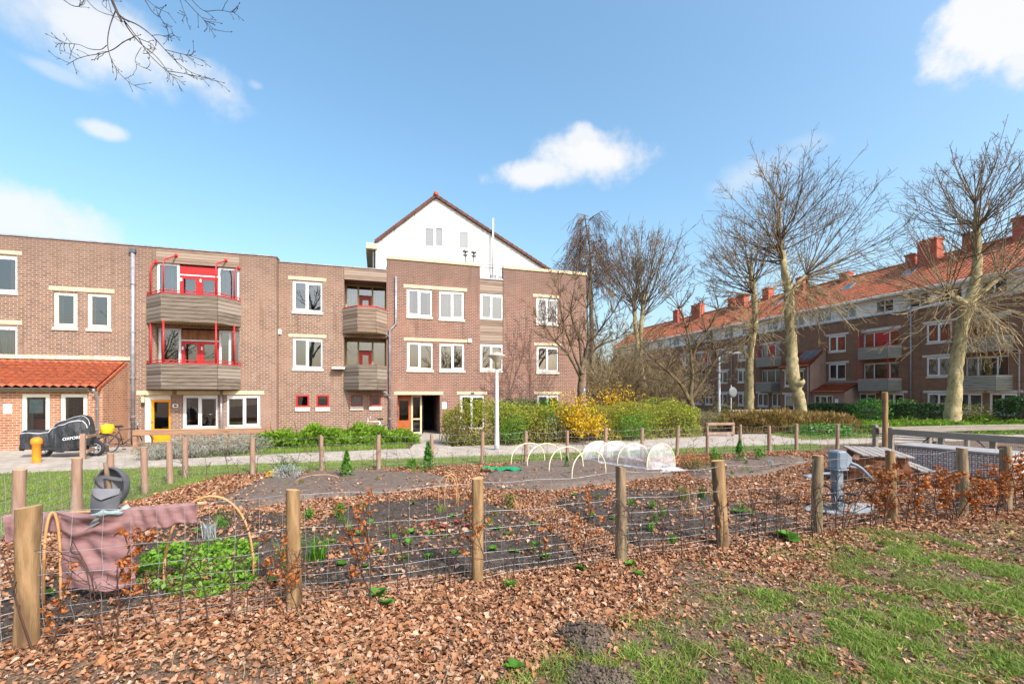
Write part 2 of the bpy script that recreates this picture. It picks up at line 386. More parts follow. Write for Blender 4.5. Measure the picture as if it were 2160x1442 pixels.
M['salad'] = leafmat('salad_leaves', [(.07, .2, .012), (.13, .3, .02), (.2, .4, .035), (.1, .24, .02), (.26, .38, .06)], .35, .45)
M['soil_pale'] = mat('dry_soil', (.15, .115, .095), (.10, .08, .068), 9, .95, bmp=1.0, bscale=30, c3=(.22, .18, .15), s3=18, f3=.5, spec=.1)
M['ground'] = mat('leaf_mould_ground', (.155, .105, .072), (.085, .062, .046), 6, .95, bmp=1.0, bscale=34, c3=(.235, .175, .13), s3=19, f3=.75, spec=.1)
M['path'] = mat('paving_concrete', (.42, .375, .325), (.35, .315, .275), 3, .85, bmp=.15, bscale=60, c3=(.28, .25, .22), s3=.8, f3=.5)
M['lawn'] = mat('lawn_turf', (.075, .13, .025), (.13, .16, .04), 7, .95, bmp=.7, bscale=60, c3=(.2, .16, .08), s3=2.5, f3=.5)
M['grass'] = leafmat('grass_blades', [(.07, .16, .014), (.13, .26, .025), (.21, .34, .045), (.31, .34, .09), (.16, .29, .03), (.36, .32, .14)], .3, patch=(.17, .2, .05), pscale=.8)
M['litter'] = leafmat('dead_leaves', [(.09, .043, .025), (.27, .125, .062), (.38, .205, .12), (.46, .285, .185), (.31, .125, .052), (.53, .375, .27), (.15, .07, .04), (.41, .225, .125), (.23, .12, .07), (.37, .165, .075), (.2, .09, .047), (.34, .19, .11)], .1, .85, .12)
M['beech'] = leafmat('beech_leaves_dead', [(.24, .07, .018), (.4, .13, .03), (.52, .2, .06), (.3, .09, .025)], .3, .5)
M['hedge'] = leafmat('privet_leaves', [(.13, .2, .02), (.25, .32, .03), (.38, .41, .05), (.28, .33, .04), (.34, .28, .06)], .4, .4, patch=(.32, .27, .055), pscale=.8)
M['hedge_dark'] = leafmat('dark_hedge_leaves', [(.012, .04, .008), (.022, .07, .014), (.035, .095, .02)], .2, .4)
M['green'] = leafmat('green_leaves', [(.045, .14, .012), (.08, .22, .02), (.13, .3, .03)], .3, .4)
M['laurel'] = leafmat('laurel_leaves', [(.03, .12, .015), (.06, .2, .025), (.11, .28, .04)], .25, .35)
M['evergreen'] = leafmat('dark_shrub_leaves', [(.02, .055, .012), (.035, .09, .018), (.06, .13, .03)], .2, .4)
M['juniper'] = leafmat('juniper_sprays', [(.09, .19, .012), (.16, .3, .02), (.25, .40, .035), (.055, .12, .012)], .3, .6)
M['yellow'] = leafmat('forsythia_flowers', [(.62, .42, .012), (.78, .56, .02), (.7, .36, .01), (.4, .36, .03)], .3, .5)
M['heath'] = leafmat('brown_shrub_twigs', [(.16, .12, .03), (.24, .16, .045), (.3, .18, .07), (.12, .13, .025)], .2, .7)
M['lavender'] = leafmat('grey_lavender', [(.22, .25, .2), (.3, .33, .29), (.17, .18, .12), (.25, .2, .14)], .15, .7)
M['silver'] = leafmat('silver_lavender', [(.36, .42, .42), (.28, .34, .33), (.44, .48, .47)], .15, .7)
M['redleaf'] = leafmat('red_leaves', [(.16, .03, .02), (.24, .05, .03), (.12, .05, .02)], .2, .5)
M['olive'] = leafmat('olive_leaves', [(.12, .13, .03), (.2, .19, .06), (.08, .1, .02)], .3, .6)
M['post'] = mat('pine_post', (.31, .2, .1), (.21, .13, .06), 4, .85, stretch=(4, 4, .7), bmp=.5, bscale=16, c3=(.085, .05, .028), s3=1.6, f3=.95)
M['post2'] = mat('weathered_pine_post', (.26, .19, .115), (.16, .115, .075), 5, .88, stretch=(4, 4, .5), bmp=.6, bscale=18, c3=(.12, .115, .06), s3=2.4, f3=.8)
M['crumb'] = leafmat('soil_crumbs', [(.06, .045, .035), (.13, .095, .07), (.22, .165, .12), (.1, .06, .035), (.32, .25, .18)], 0, .95, .1)
M['post_end'] = mat('sawn_post_top', (.46, .31, .16), (.36, .22, .1), 14, .8)
M['post_old'] = mat('grey_brown_post', (.3, .19, .135), (.22, .14, .105), 4, .85, stretch=(3, 3, .4), bmp=.3, bscale=14, c3=(.34, .28, .22), s3=2.5, f3=.6)
M['rail'] = mat('brown_rail_timber', (.33, .19, .115), (.24, .135, .085), 3, .8, stretch=(.6, .6, 6), bmp=.2)
M['rail_grey'] = mat('silvered_timber', (.26, .23, .19), (.17, .15, .12), 3, .8, stretch=(.6, .6, 6), bmp=.25, c3=(.36, .33, .29), s3=3, f3=.6)
M['table_top'] = mat('silvered_table_top', (.30, .27, .25), (.22, .2, .185), 4, .75, stretch=(6, .7, 6), bmp=.25, c3=(.4, .37, .34), s3=2, f3=.5)
M['table_leg'] = mat('brown_table_leg', (.30, .13, .065), (.2, .085, .045), 4, .75, stretch=(3, 3, .7), bmp=.2)
M['wire'] = mat('galvanised_wire', (.42, .43, .44), (.34, .34, .35), 8, .4, metal=.5)
M['bark'] = mat('pale_olive_bark', (.43, .365, .2), (.3, .25, .125), 3, .9, bmp=.9, bscale=11, c3=(.1, .08, .045), s3=7, f3=.65, stretch=(1, 1, .6))
M['bark_top'] = mat('brown_olive_bark', (.16, .12, .062), (.11, .082, .045), 3, .9, bmp=.4, bscale=10)
M['bark_dark'] = mat('dark_bark', (.095, .07, .045), (.15, .115, .07), 4, .9, bmp=.5, bscale=12)
M['twig'] = mat('bare_twigs', (.165, .12, .072), (.115, .085, .055), 2, .9)
M['twig_light'] = mat('tan_bare_twigs', (.34, .27, .155), (.24, .185, .105), 2, .9)
M['twig_bg'] = mat('ochre_bare_twigs', (.27, .21, .115), (.2, .15, .08), 2, .9)
M['twig_birch'] = mat('birch_twigs', (.15, .105, .075), (.12, .085, .065), 2, .9)
M['branch'] = mat('near_branch_bark', (.07, .058, .055), (.045, .038, .038), 6, .9, bmp=.3)
M['sapling'] = mat('sapling_bark', (.075, .043, .032), (.05, .03, .024), 5, .8)
M['cane'] = mat('willow_cane', (.52, .3, .13), (.42, .22, .09), 6, .6)
M['pvc'] = mat('cream_pvc_hoop', (.72, .64, .42), (.66, .58, .38), 3, .45)
M['net'] = net_mat('white_insect_net', (.8, .81, .83), .27)
M['net_skirt'] = net_mat('white_net_skirt', (.76, .78, .83), .45)
M['shirt'] = mat('mauve_jersey', (.275, .155, .155), (.225, .122, .125), 5, .95, bmp=.15, bscale=120, c3=(.34, .225, .205), s3=2, f3=.5)
M['cap'] = mat('grey_cap_cloth', (.11, .115, .13), (.075, .08, .09), 5, .85, bmp=.1, bscale=80)
M['cap_in'] = mat('grey_cap_lining', (.2, .2, .225), (.16, .16, .18), 5, .85)
M['mirror_back_shaded'] = mat('grey_mirror_back_shaded', (.17, .19, .195), (.13, .145, .15), 5, .5)  # the disc's shade is put into this darker grey
M['scarf'] = mat('pale_teal_scarf', (.28, .36, .37), (.2, .26, .27), 6, .85, bmp=.1)
M['stick'] = mat('dark_stick', (.13, .09, .055), (.2, .14, .09), 6, .85, stretch=(2, 2, .4), bmp=.4, bscale=20)
M['cover'] = mat('black_nylon_cover', (.024, .026, .03), (.036, .039, .045), 4, .5, bmp=.3, bscale=5, spec=.45)
M['silver_strip'] = mat('silver_reflective_strip', (.55, .56, .6), (.48, .48, .52), 5, .4)
M['rubber'] = mat('black_rubber', (.02, .02, .022), (.03, .03, .032), 5, .7)
M['steel_dark'] = mat('dark_metal', (.04, .042, .048), (.06, .06, .065), 5, .4, metal=.4)
M['chrome'] = mat('bright_metal', (.6, .6, .62), (.5, .5, .52), 5, .25, metal=.8)
M['bike_bag'] = mat('yellow_bag', (.75, .5, .015), (.65, .4, .01), 4, .5)
M['bollard'] = mat('orange_bollard', (.85, .27, .02), (.72, .2, .015), 3, .5)
M['fit'] = mat('grey_blue_powder_coat', (.2, .25, .3), (.16, .2, .245), 5, .45, bmp=.1)
M['fit_plate'] = mat('worn_rubber_plate', (.30, .33, .35), (.22, .245, .26), 4, .75, bmp=.3, c3=(.4, .42, .42), s3=2, f3=.6)
M['tarp'] = mat('green_tarp', (.02, .3, .12), (.015, .22, .085), 6, .5, bmp=.3)
M['lattice'] = mat('grey_lattice', (.62, .58, .56), (.5, .46, .45), 8, .6)
M['lattice_back'] = mat('brown_bed_wall', (.3, .19, .15), (.2, .13, .11), 8, .85)
M['lid'] = mat('pale_grey_sheet', (.33, .325, .32), (.25, .25, .25), 4, .5)
M['alu'] = mat('white_rail_paint', (.7, .7, .7), (.62, .62, .62), 3, .5)
M['stone'] = mat('grey_kerb_stone', (.34, .32, .29), (.27, .25, .23), 5, .9)
nt = M['shirt'].node_tree; b_ = nt.nodes['Principled BSDF']; v_ = coords(nt, (1.6, 1.6, 3.6), (0, .6, 0)); bump(nt, b_, noise(nt, v_, 2.0, 2, .45), .8, .05)
nt = M['cover'].node_tree; b_ = nt.nodes['Principled BSDF']; v_ = coords(nt, (4.5, 2, 1.6), (0, .35, 0)); bump(nt, b_, noise(nt, v_, 2.2, 5, .6), 1.0, .09)
nt = M['path'].node_tree; b_ = nt.nodes['Principled BSDF']; bt_ = nd(nt, 'ShaderNodeTexBrick'); bt_.inputs['Scale'].default_value = 1; bt_.inputs['Brick Width'].default_value = .3; bt_.inputs['Row Height'].default_value = .3; bt_.inputs['Mortar Size'].default_value = .008
bt_.inputs['Color1'].default_value = (1, 1, 1, 1); bt_.inputs['Color2'].default_value = (.8, .79, .77, 1); bt_.inputs['Mortar'].default_value = (.4, .38, .33, 1); nt.links.new(coords(nt, (1, 1, 1), (0, 0, -.293)), bt_.inputs['Vector'])
old_ = b_.inputs['Base Color'].links[0].from_socket; nt.links.new(mixc(nt, .85, old_, bt_.outputs['Color'], 'MULTIPLY'), b_.inputs['Base Color'])
# ================================================================== LIGHT AND SKY
SUN_EL, SUN_AZ = radians(43), atan2(.686, -.727)
SC.view_settings.view_transform = 'Standard'; SC.view_settings.look = 'None'; SC.view_settings.gamma = 1
SC.view_settings.exposure = 1.08; SC.view_settings.use_curve_mapping = False
sun = bpy.data.lights.new('sun', 'SUN'); sun.energy = 2.6; sun.angle = radians(.5); sun.color = (1, .95, .87)
so = bpy.data.objects.new('sun', sun); COL.objects.link(so)
so.rotation_euler = (pi/2-SUN_EL, 0, pi-SUN_AZ); so.location = (10, -10, 30)
W = bpy.data.worlds.new('World'); SC.world = W; W.use_nodes = True
wt = W.node_tree; bg = wt.nodes['Background']; out = wt.nodes['World Output']
sky = nd(wt, 'ShaderNodeTexSky', sky_type='NISHITA', sun_disc=False, sun_elevation=SUN_EL, sun_rotation=SUN_AZ)
sky.altitude = 0; sky.air_density = 1.15; sky.dust_density = 4.0; sky.ozone_density = 2.2
hs_ = nd(wt, 'ShaderNodeHueSaturation'); hs_.inputs['Saturation'].default_value = 1.12; hs_.inputs['Hue'].default_value = .486; hs_.inputs['Value'].default_value = .97; wt.links.new(sky.outputs[0], hs_.inputs['Color']); wt.links.new(hs_.outputs[0], bg.inputs[0]); bg.inputs[1].default_value = .15
tc = nd(wt, 'ShaderNodeTexCoord'); sp = nd(wt, 'ShaderNodeSeparateXYZ'); wt.links.new(tc.outputs['Generated'], sp.inputs[0])
ya = mth(wt, 'MAXIMUM', mth(wt, 'ABSOLUTE', sp.outputs[1]), .05)
az = mth(wt, 'ARCTAN2', sp.outputs[0], ya); el = mth(wt, 'ARCSINE', sp.outputs[2])
warp = noise(wt, tc.outputs['Generated'], 9, 6, .6); fine = noise(wt, tc.outputs['Generated'], 26, 6, .62)
def pix_dir(px, py):
    x, y, z = (px-CX)/F, 1.0, (HY-py)/F; l = sqrt(x*x+y*y+z*z); return atan2(x, y), math.asin(z/l)
# the clouds of the day: direction, half size (degrees), tilt, opacity
mask = None
for px, py, w, h, tl, op, soft in [(1255, 332, 9.4, 3.4, 0, 1, .75), (1120, 366, 6.6, 1.9, .03, .95, .7), (1230, 300, 3.0, 2.0, 0, .9, .6), (190, 70, 10.5, 3.6, -.2, .9, .9), (330, 118, 9, 2.6, -.2, .9, .9),
                             (30, 455, 7.5, 3.4, -.1, .9, .7), (222, 276, 2.3, .9, .05, .75, .8), (2120, 55, 5.2, 5.0, .6, 1, .5), (2150, 110, 2.6, 3.4, 0, .9, .6),
                             (1590, 368, 6.0, 2.6, .1, .5, 1.0), (110, 148, 3, .7, -.05, .4, .9), (540, 180, 1, .5, 0, .3, .9), (1700, 305, 3, 1.2, 0, .2, 1), (60, 520, 9, 1.6, 0, .5, 1), (60, 20, 6, 3, 0, .6, .9)]:
    a0, e0 = pix_dir(px, py)
    da = mth(wt, 'SUBTRACT', az, a0); de = mth(wt, 'SUBTRACT', el, e0)
    u = mth(wt, 'ADD', mth(wt, 'MULTIPLY', da, cos(tl)), mth(wt, 'MULTIPLY', de, sin(tl)))
    v = mth(wt, 'ADD', mth(wt, 'MULTIPLY', da, -sin(tl)), mth(wt, 'MULTIPLY', de, cos(tl)))
    u = mth(wt, 'DIVIDE', u, radians(w)); v = mth(wt, 'DIVIDE', v, radians(h))
    d = mth(wt, 'SQRT', mth(wt, 'ADD', mth(wt, 'MULTIPLY', u, u), mth(wt, 'MULTIPLY', v, v)))
    d = mth(wt, 'ADD', d, mth(wt, 'MULTIPLY', mth(wt, 'SUBTRACT', warp, .5), 1.5))
    d = mth(wt, 'ADD', d, mth(wt, 'MULTIPLY', mth(wt, 'SUBTRACT', fine, .5), .7))
    k = nd(wt, 'ShaderNodeMapRange', interpolation_type='SMOOTHSTEP'); wt.links.new(d, k.inputs[0])
    k.inputs[1].default_value = 1.0; k.inputs[2].default_value = 1.0-soft; k.inputs[3].default_value = 0; k.inputs[4].default_value = op
    mask = k.outputs[0] if mask is None else mth(wt, 'MAXIMUM', mask, k.outputs[0])
bg2 = nd(wt, 'ShaderNodeBackground'); bg2.inputs[0].default_value = (.93, .945, .97, 1); bg2.inputs[1].default_value = .49
mxs = nd(wt, 'ShaderNodeMixShader'); wt.links.new(mask, mxs.inputs[0]); wt.links.new(bg.outputs[0], mxs.inputs[1]); wt.links.new(bg2.outputs[0], mxs.inputs[2])
wt.links.new(mxs.outputs[0], out.inputs[0])
# ================================================================== GROUND
def sheet(name, poly, z, m, thick=0.0):
    mb = MB()
    if thick: mb.extrude(poly, z-thick, z)
    else: mb.add([(p[0], p[1], z) for p in poly], [tuple(range(len(poly)))])
    return tag(mb.build(name, m), kind='structure')
# gently uneven ground near the camera, flat sheet to the horizon
n = 90; gx = np.linspace(-16, 16, n); gy = np.linspace(1.5, 15, n)
def gz(x, y):
    return (fbm(np.asarray(x)*.9+30, np.asarray(y)*.9+11, 4)-.5)*.07
XX, YY = np.meshgrid(gx, gy, indexing='ij'); ed = np.minimum(np.minimum(XX+16, 16-XX), np.minimum(YY-1.5, 15-YY)); ZZ = gz(XX, YY)*np.clip(ed/1.5, 0, 1)
mb = MB(); mb.grid(np.stack([XX, YY, ZZ], axis=2))
S = 400
for a in [[(-S, -S), (S, -S), (S, 1.5), (-S, 1.5)], [(-S, 15), (S, 15), (S, S), (-S, S)], [(-S, 1.5), (-16, 1.5), (-16, 15), (-S, 15)], [(16, 1.5), (S, 1.5), (S, 15), (16, 15)]]:
    mb.add([(p[0], p[1], 0) for p in a], [(0, 1, 2, 3)])
tag(mb.build('ground', M['ground'], smooth=True), kind='structure')
near = lambda x: 15.85+.27*x
far = lambda x: 19.05+.38*x
fence_y = lambda x: 14.0+.29*x
sheet('footpath', [(-11.8, near(-11.8)), (-1, near(-1)-.1), (8, near(8)), (16, near(16)-.3), (40, 24.5), (40, 36), (16.2, far(16.2)), (10, far(10)), (0, far(0)), (-8.4, far(-8.4)), (-11.8, 14.5)], .05, M['path'], .12)
sheet('forecourt', [(-30, 7.2), (-11.8, near(-11.8)), (-11.8, 14.5), (-11.2, 19), (-30, 15)], .052, M['path'], .12)
sheet('entrance_walk', [(-4.75, 23.6), (-4.0, 17.55), (-2.5, 18.15), (-3.15, 24.2)], .056, M['path'], .1)
sheet('lawn_strip', [(-7.75, 12.0), (-7.75, near(-7.75)), (13.2, near(13.2)), (12.2, 17.5)], .045, M['lawn'], .06)
sheet('lawn', [(-34, 3.2), (-7.5, 3.8), (-7.75, 12.0), (-7.75, near(-7.75)), (-11.8, near(-11.8)), (-30, 7.3)], .046, M['lawn'], .06)
sheet('lawn_bed_edge', [(-10.8, 15.2), (-4.2, 17.45), (-4.4, 18.6), (-10.9, 16.6)], .052, M['lawn'], .06)
sheet('lawn_far', [(13, 24.3), (40, 31.5), (40, 30), (15, 22.8)], .047, M['lawn'], .05)
# ================================================================== BUILDINGS
class Frame:
    def __init__(s, ox, oy, ang): s.o = np.array([ox, oy]); s.a = ang; s.c, s.s = cos(ang), sin(ang)
    def loc(s, x, y): x -= s.o[0]; y -= s.o[1]; return np.array([x*s.c+y*s.s, -x*s.s+y*s.c])
    def world(s, x, y): return (s.o[0]+x*s.c-y*s.s, s.o[1]+x*s.s+y*s.c)
    def px(s, px, py, y=0.0):
        c = s.loc(0, 0); u = (px-CX)/F; d = np.array([u*s.c+s.s, -u*s.s+s.c])
        k = (y-c[1])/d[1]; return c[0]+k*d[0], H+k*(HY-py)/F
ANG = atan2(940, 3120)
FB = Frame(0, 25.1, ANG)
FC = Frame(34.5, 36.0, ANG-pi/2)
class Bld:
    def __init__(s, name, fr, x, y, label, cat='building'):
        s.fr = fr; s.off = (x, y, 0); w = fr.world(x, y)
        s.root = empty(name, (w[0], w[1], 0), fr.a, label, cat)
    def part(s, name, mb, m, parent=None, smooth=False): return mb.build(name, m, parent or s.root, smooth, off=s.off)
def wall_mb(mb, x0, x1, z0, z1, y, holes, depth=.13, mi=0):
    """facade quads around the openings plus their reveals (facing -y)"""
    xs = sorted({x0, x1} | {v for h in holes for v in h[:2] if x0 < v < x1}); zs = sorted({z0, z1} | {v for h in holes for v in h[2:4] if z0 < v < z1})
    for i in range(len(xs)-1):
        for j in range(len(zs)-1):
            a, b, c, d = xs[i], xs[i+1], zs[j], zs[j+1]; mx, mz = (a+b)/2, (c+d)/2
            if any(h[0] < mx < h[1] and h[2] < mz < h[3] for h in holes): continue
            mb.quad((a, y, c), (b, y, c), (b, y, d), (a, y, d), mi)
    for h in holes:
        a, b, c, d = h[:4]; e = h[4] if len(h) > 4 else depth
        a2, b2, c2, d2 = max(a, x0), min(b, x1), max(c, z0), min(d, z1)
        mb.quad((a2, y, c2), (a2, y, d2), (a2, y+e, d2), (a2, y+e, c2), mi); mb.quad((b2, y, d2), (b2, y, c2), (b2, y+e, c2), (b2, y+e, d2), mi)
        mb.quad((a2, y, d2), (b2, y, d2), (b2, y+e, d2), (a2, y+e, d2), mi); mb.quad((b2, y, c2), (a2, y, c2), (a2, y+e, c2), (b2, y+e, c2), mi)
def window(B, x0, x1, z0, z1, y=0.0, mull=(.5,), frame='white', gl='glass', inside=None, sill=True, fw=.075, sash=True, name='window', rec=.05, vent=None, sillh=.13):
    mb = MB(); e = .003; a, b, c, d = x0+e, x1-e, z0+e, z1-e; f0, f1 = y+rec, y+rec+.07
    mb.box(a, b, f0, f1, c, c+fw); mb.box(a, b, f0, f1, d-fw, d); mb.box(a, a+fw, f0, f1, c+fw, d-fw); mb.box(b-fw, b, f0, f1, c+fw, d-fw)
    xs = [a+fw*.5]+[a+(b-a)*m for m in mull]+[b-fw*.5]
    for m in xs[1:-1]: mb.box(m-fw*.55, m+fw*.55, f0-.002, f1, c+fw, d-fw)
    for i in range(len(xs)-1):
        l, r = xs[i]+fw*.5, xs[i+1]-fw*.5
        op = sash and (i % 2 == (1 if sash == 2 else 0))
        if op:
            g = .05; q0, q1 = f0-.018, f1-.02
            mb.box(l, r, q0, q1, c+fw, c+fw+g); mb.box(l, r, q0, q1, d-fw-g, d-fw); mb.box(l, l+g, q0, q1, c+fw+g, d-fw-g); mb.box(r-g, r, q0, q1, c+fw+g, d-fw-g)
        elif sash: mb.box(l, r, f0+.01, f1-.01, d-fw-.09, d-fw)
    w = B.part(name, mb, M[frame])
    pm = MB()
    for i in range(len(xs)-1):
        l, r = xs[i]+fw*.4, xs[i+1]-fw*.4
        pm.quad((l, y+rec+.035, c+fw*.8), (r, y+rec+.035, c+fw*.8), (r, y+rec+.035, d-fw*.8), (l, y+rec+.035, d-fw*.8))
    B.part('pane', pm, M[gl], w)
    if inside:
        cm = MB(); y2 = y+rec+.2; pts = []
        for k in range(41):
            t = k/40; pts.append((a+.03+(b-a-.06)*t, y2+.025*sin(k*2.2)+.012*sin(k*5.1)))
        rng_ = [(0, 41)] if inside != 'green_curtain' else [(0, 17), (22, 38)]
        for i0, i1 in rng_: cm.grid([[(p[0], p[1], z) for p in pts[i0:i1]] for z in (c+.02, d-.04)])
        B.part('blind' if 'blind' in inside else 'curtain', cm, M[inside], w)
    else:
        q_ = rnd.random(); y2 = y+rec+.16
        if q_ < .55:
            cm = MB(); wd = (b-a)*rnd.uniform(.12, .26)
            for l_, r_ in ((a+.04, a+.04+wd), (b-.04-wd*rnd.uniform(.4, 1), b-.04)): cm.grid([[(l_+(r_-l_)*k/12, y2+.02*sin(k*1.9), z) for k in range(13)] for z in (c+.02, d-.04)])
            B.part('curtain', cm, M[rnd.choice(['curtain', 'drape', 'grey_blind'])], w)
        elif q_ < .8:
            cm = MB(); cm.quad((a+.04, y2, d-(d-c)*rnd.uniform(.2, .5)), (b-.04, y2, d-(d-c)*.3), (b-.04, y2, d-.04), (a+.04, y2, d-.04)); B.part('blind', cm, M[rnd.choice(['grey_blind', 'drape'])], w)
        cm = MB(); cm.quad((a, y+1.1, c-.4), (b, y+1.1, c-.4), (b, y+1.1, d+.1), (a, y+1.1, d+.1)); B.part('dark_room_sheet', cm, M['dark'], w)  # near-black sheet: the unlit room's darkness is put into its colour
    if sill:
        sm = MB(); sm.bbox(x0-.04, x1+.04, y-.05, y+.1, z0-sillh-.02, z0-.025, .008); B.part('sill', sm, M['sill'], w)
    return w
def lintel(B, x0, x1, z0, z1, y=0.0, m='cream'):
    mb = MB(); mb.bbox(x0, x1, y-.018, y+.1, z0, z1, .006); return B.part('lintel', mb, M[m])
def pipe(B, pts, r=.05, m='zinc', brackets=()):
    mb = MB(); mb.tube(pts, r, 10)
    o = B.part('downpipe', mb, M[m], smooth=True)
    bm_ = MB()
    for z in brackets:
        x, y = pts[-1][:2]; bm_.lathe([(r*1.02, -.025), (r*1.3, -.02), (r*1.3, .02), (r*1.02, .025)], (x, y, z), 10)
    if brackets: B.part('bracket', bm_, M[m], o)
    return o
def balcony(B, poly, z0, z1, wood='board', rail=None, nb=7, under='ochre', slab=.14):
    """poly: wall-left, front-left, front-right, wall-right (x, y)"""
    mb = MB(); mb.extrude(poly, z0+.02, z0+slab); root = B.part('balcony', mb, M[under])
    pm = MB(); h = (z1-z0)/nb
    for i in range(len(poly)-1):
        p = np.array(poly[i]); q = np.array(poly[i+1]); d = (q-p)/np.linalg.norm(q-p); nn = np.array([d[1], -d[0]])
        for k in range(nb):
            j = rnd.uniform(-.004, .004); a, b = z0+k*h+.006, z0+(k+1)*h-.014
            o0, o1 = nn*(.002+j), nn*(.03+j)
            v = [(*(p+o0), a), (*(q+o0), a), (*(q+o1), a), (*(p+o1), a), (*(p+o0), b), (*(q+o0), b), (*(q+o1), b), (*(p+o1), b)]
            pm.add(v, [(0, 3, 2, 1), (4, 5, 6, 7), (0, 1, 5, 4), (1, 2, 6, 5), (2, 3, 7, 6), (3, 0, 4, 7)])
        pm.add([(*p, z0+.03), (*q, z0+.03), (*(q-nn*.03), z0+.03), (*(p-nn*.03), z0+.03), (*p, z1-.01), (*q, z1-.01), (*(q-nn*.03), z1-.01), (*(p-nn*.03), z1-.01)],
               [(4, 5, 6, 7), (0, 1, 5, 4), (2, 3, 7, 6), (1, 2, 6, 5), (3, 0, 4, 7)], 1)
    B.part('planking', pm, [M[wood], M['dark']], root)
    if rail:
        rm = MB(); cap = MB()
        for i in range(len(poly)-1):
            p, q = poly[i], poly[i+1]
            rm.beam((*p, z1+.025), (*q, z1+.025), .07, .045)
            if rail == 'bar': rm.tube([(*p, z1+.14), (*q, z1+.14)], .022, 6)
        if rail == 'bar':
            for p in poly: rm.tube([(*p, z1), (*p, z1+.14)], .018, 6)
            for i in range(len(poly)-1):
                p, q = np.array(poly[i]), np.array(poly[i+1])
                for t in (.33, .66):
                    m_ = p+(q-p)*t; rm.tube([(*m_, z1), (*m_, z1+.14)], .014, 6)
        B.part('railing', rm, M['red'], root)
    return root
def tile_roof(mb, x0, x1, yt, zt, yb, zb, rows, cols, amp=.035, step=.03, sub=5):
    """pantiles: wavy across, stepped down the slope; top edge (yt,zt), eave (yb,zb)"""
    xs = np.linspace(x0, x1, cols*sub+1); ph = (xs-x0)/(x1-x0)*cols*2*pi
    wv = amp*(np.sin(ph)+.35*np.sin(2*ph+.6)); P = []
    for r in range(rows):
        for t, l in ((r/rows, 0.0), ((r+1)/rows+.15/rows, step)):
            y = yt+(yb-yt)*min(t, 1.02); z = zt+(zb-zt)*min(t, 1.02)
            P.append(np.stack([xs, np.full_like(xs, y-l*.3), z+wv+l], axis=1))
    return mb.grid(P)
def french(B, xa, xb, xc, xd, z0, z1, y, dim=False, ztr=None):
    """side lights xa-xb and xc-xd in white frames around a red double door"""
    window(B, xa, xb, z0, z1, y, (), 'white', inside=None if dim else 'curtain', sill=False, sash=False, fw=.09, rec=.0, name='side_light')
    window(B, xc, xd, z0, z1-.02, y, () if not dim else (.5,), 'white', inside=None if dim else 'curtain', sill=False, sash=False, fw=.09, rec=.0, name='side_light')
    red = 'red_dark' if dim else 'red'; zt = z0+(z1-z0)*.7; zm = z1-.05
    mb = MB(); mb.box(xb, xc, y+.02, y+.08, zt+.06, zm); tr = B.part('transom_panel', mb, M[red if not dim else 'table_leg'])  # when dim, brown replaces red: shade put into the panel colour
    mb = MB(); mb.box(xb, xc, y-.01, y+.08, zt, zt+.055); B.part('bar', mb, M['white'], tr)
    md = (xb+xc)/2
    for l, r in ((xb+.005, md-.004), (md+.004, xc-.005)):
        mb = MB(); f = .13
        mb.box(l, r, y+.02, y+.07, z0, z0+.3); mb.box(l, r, y+.02, y+.07, zt-f, zt-.004); mb.box(l, l+f, y+.02, y+.07, z0+.3, zt-f); mb.box(r-f, r, y+.02, y+.07, z0+.3, zt-f)
        d = B.part('door', mb, M['red'])
        g = MB(); g.quad((l+f-.01, y+.05, z0+.29), (r-f+.01, y+.05, z0+.29), (r-f+.01, y+.05, zt-f+.01), (l+f-.01, y+.05, zt-f+.01)); B.part('pane', g, M['glass'], d)
        hb = MB(); hb.box(l+.03, l+.09, y-.02, y+.02, z0+.9, z0+1.05); B.part('handle', hb, M['white'], d)
    mb = MB(); mb.quad((xb, y+.5, z0), (xc, y+.5, z0), (xc, y+.5, zt), (xb, y+.5, zt)); B.part('curtain', mb, M['grey_blind' if not dim else 'dark'])  # when dim, no curtain but a near-black sheet painting the unlit room
def rect(fr, xl, xr, yt, yb, y=0.0, ref='l'):
    a, zt = fr.px(xl, yt, y); b = fr.px(xr, yt, y)[0]; zb = fr.px(xl, yb, y)[1]
    if ref == 'r': zt = fr.px(xr, yt, y)[1]; zb = fr.px(xr, yb, y)[1]
    return a, b, zb, zt
# ------------------------------------------------------------------ left wing with the porch
YA = -.5
A = Bld('apartment_building', FB, -13.5, YA+5, 'left brick apartment wing with red balcony doors, orange front door and tiled porch')
ax1, azr = FB.px(583, 541.3, YA); ax0 = FB.px(-330, 600, YA)[0]; azt = FB.px(300, 519.6, YA)[1]
holes = []
wa = [rect(FB, -62, 36, 539, 615.4, YA, 'r'), rect(FB, -62, 36, 687, 763.3, YA, 'r'), rect(FB, 113, 163, 614.7, 688.3, YA), rect(FB, 184, 234, 617.5, 691, YA),
      rect(FB, 385, 459, 833, 903, YA), rect(FB, 478, 549, 833, 900, YA)]
fu = rect(FB, 330, 505, 553, 632, YA); fl = rect(FB, 330, 505, 689.5, 778, YA); dr = rect(FB, 303, 360, 833, 941, YA); dr = (dr[0], dr[1], .05, dr[3])
pu = (fu[0], fu[1], fu[3], azt-.04)
holes = wa+[fu+(.12,), fl+(.3,), dr+(.25,)]
mb = MB(); wall_mb(mb, ax0, ax1, 0, azt, YA, holes)
mb.quad((ax1, YA, 0), (ax1, YA+11, 0), (ax1, YA+11, azt), (ax1, YA, azt)); mb.quad((ax0, YA+11, 0), (ax0, YA, 0), (ax0, YA, azt), (ax0, YA+11, azt)); mb.quad((ax1, YA+11, 0), (ax0, YA+11, 0), (ax0, YA+11, azt), (ax1, YA+11, azt))
A.part('wall', mb, M['brick'])
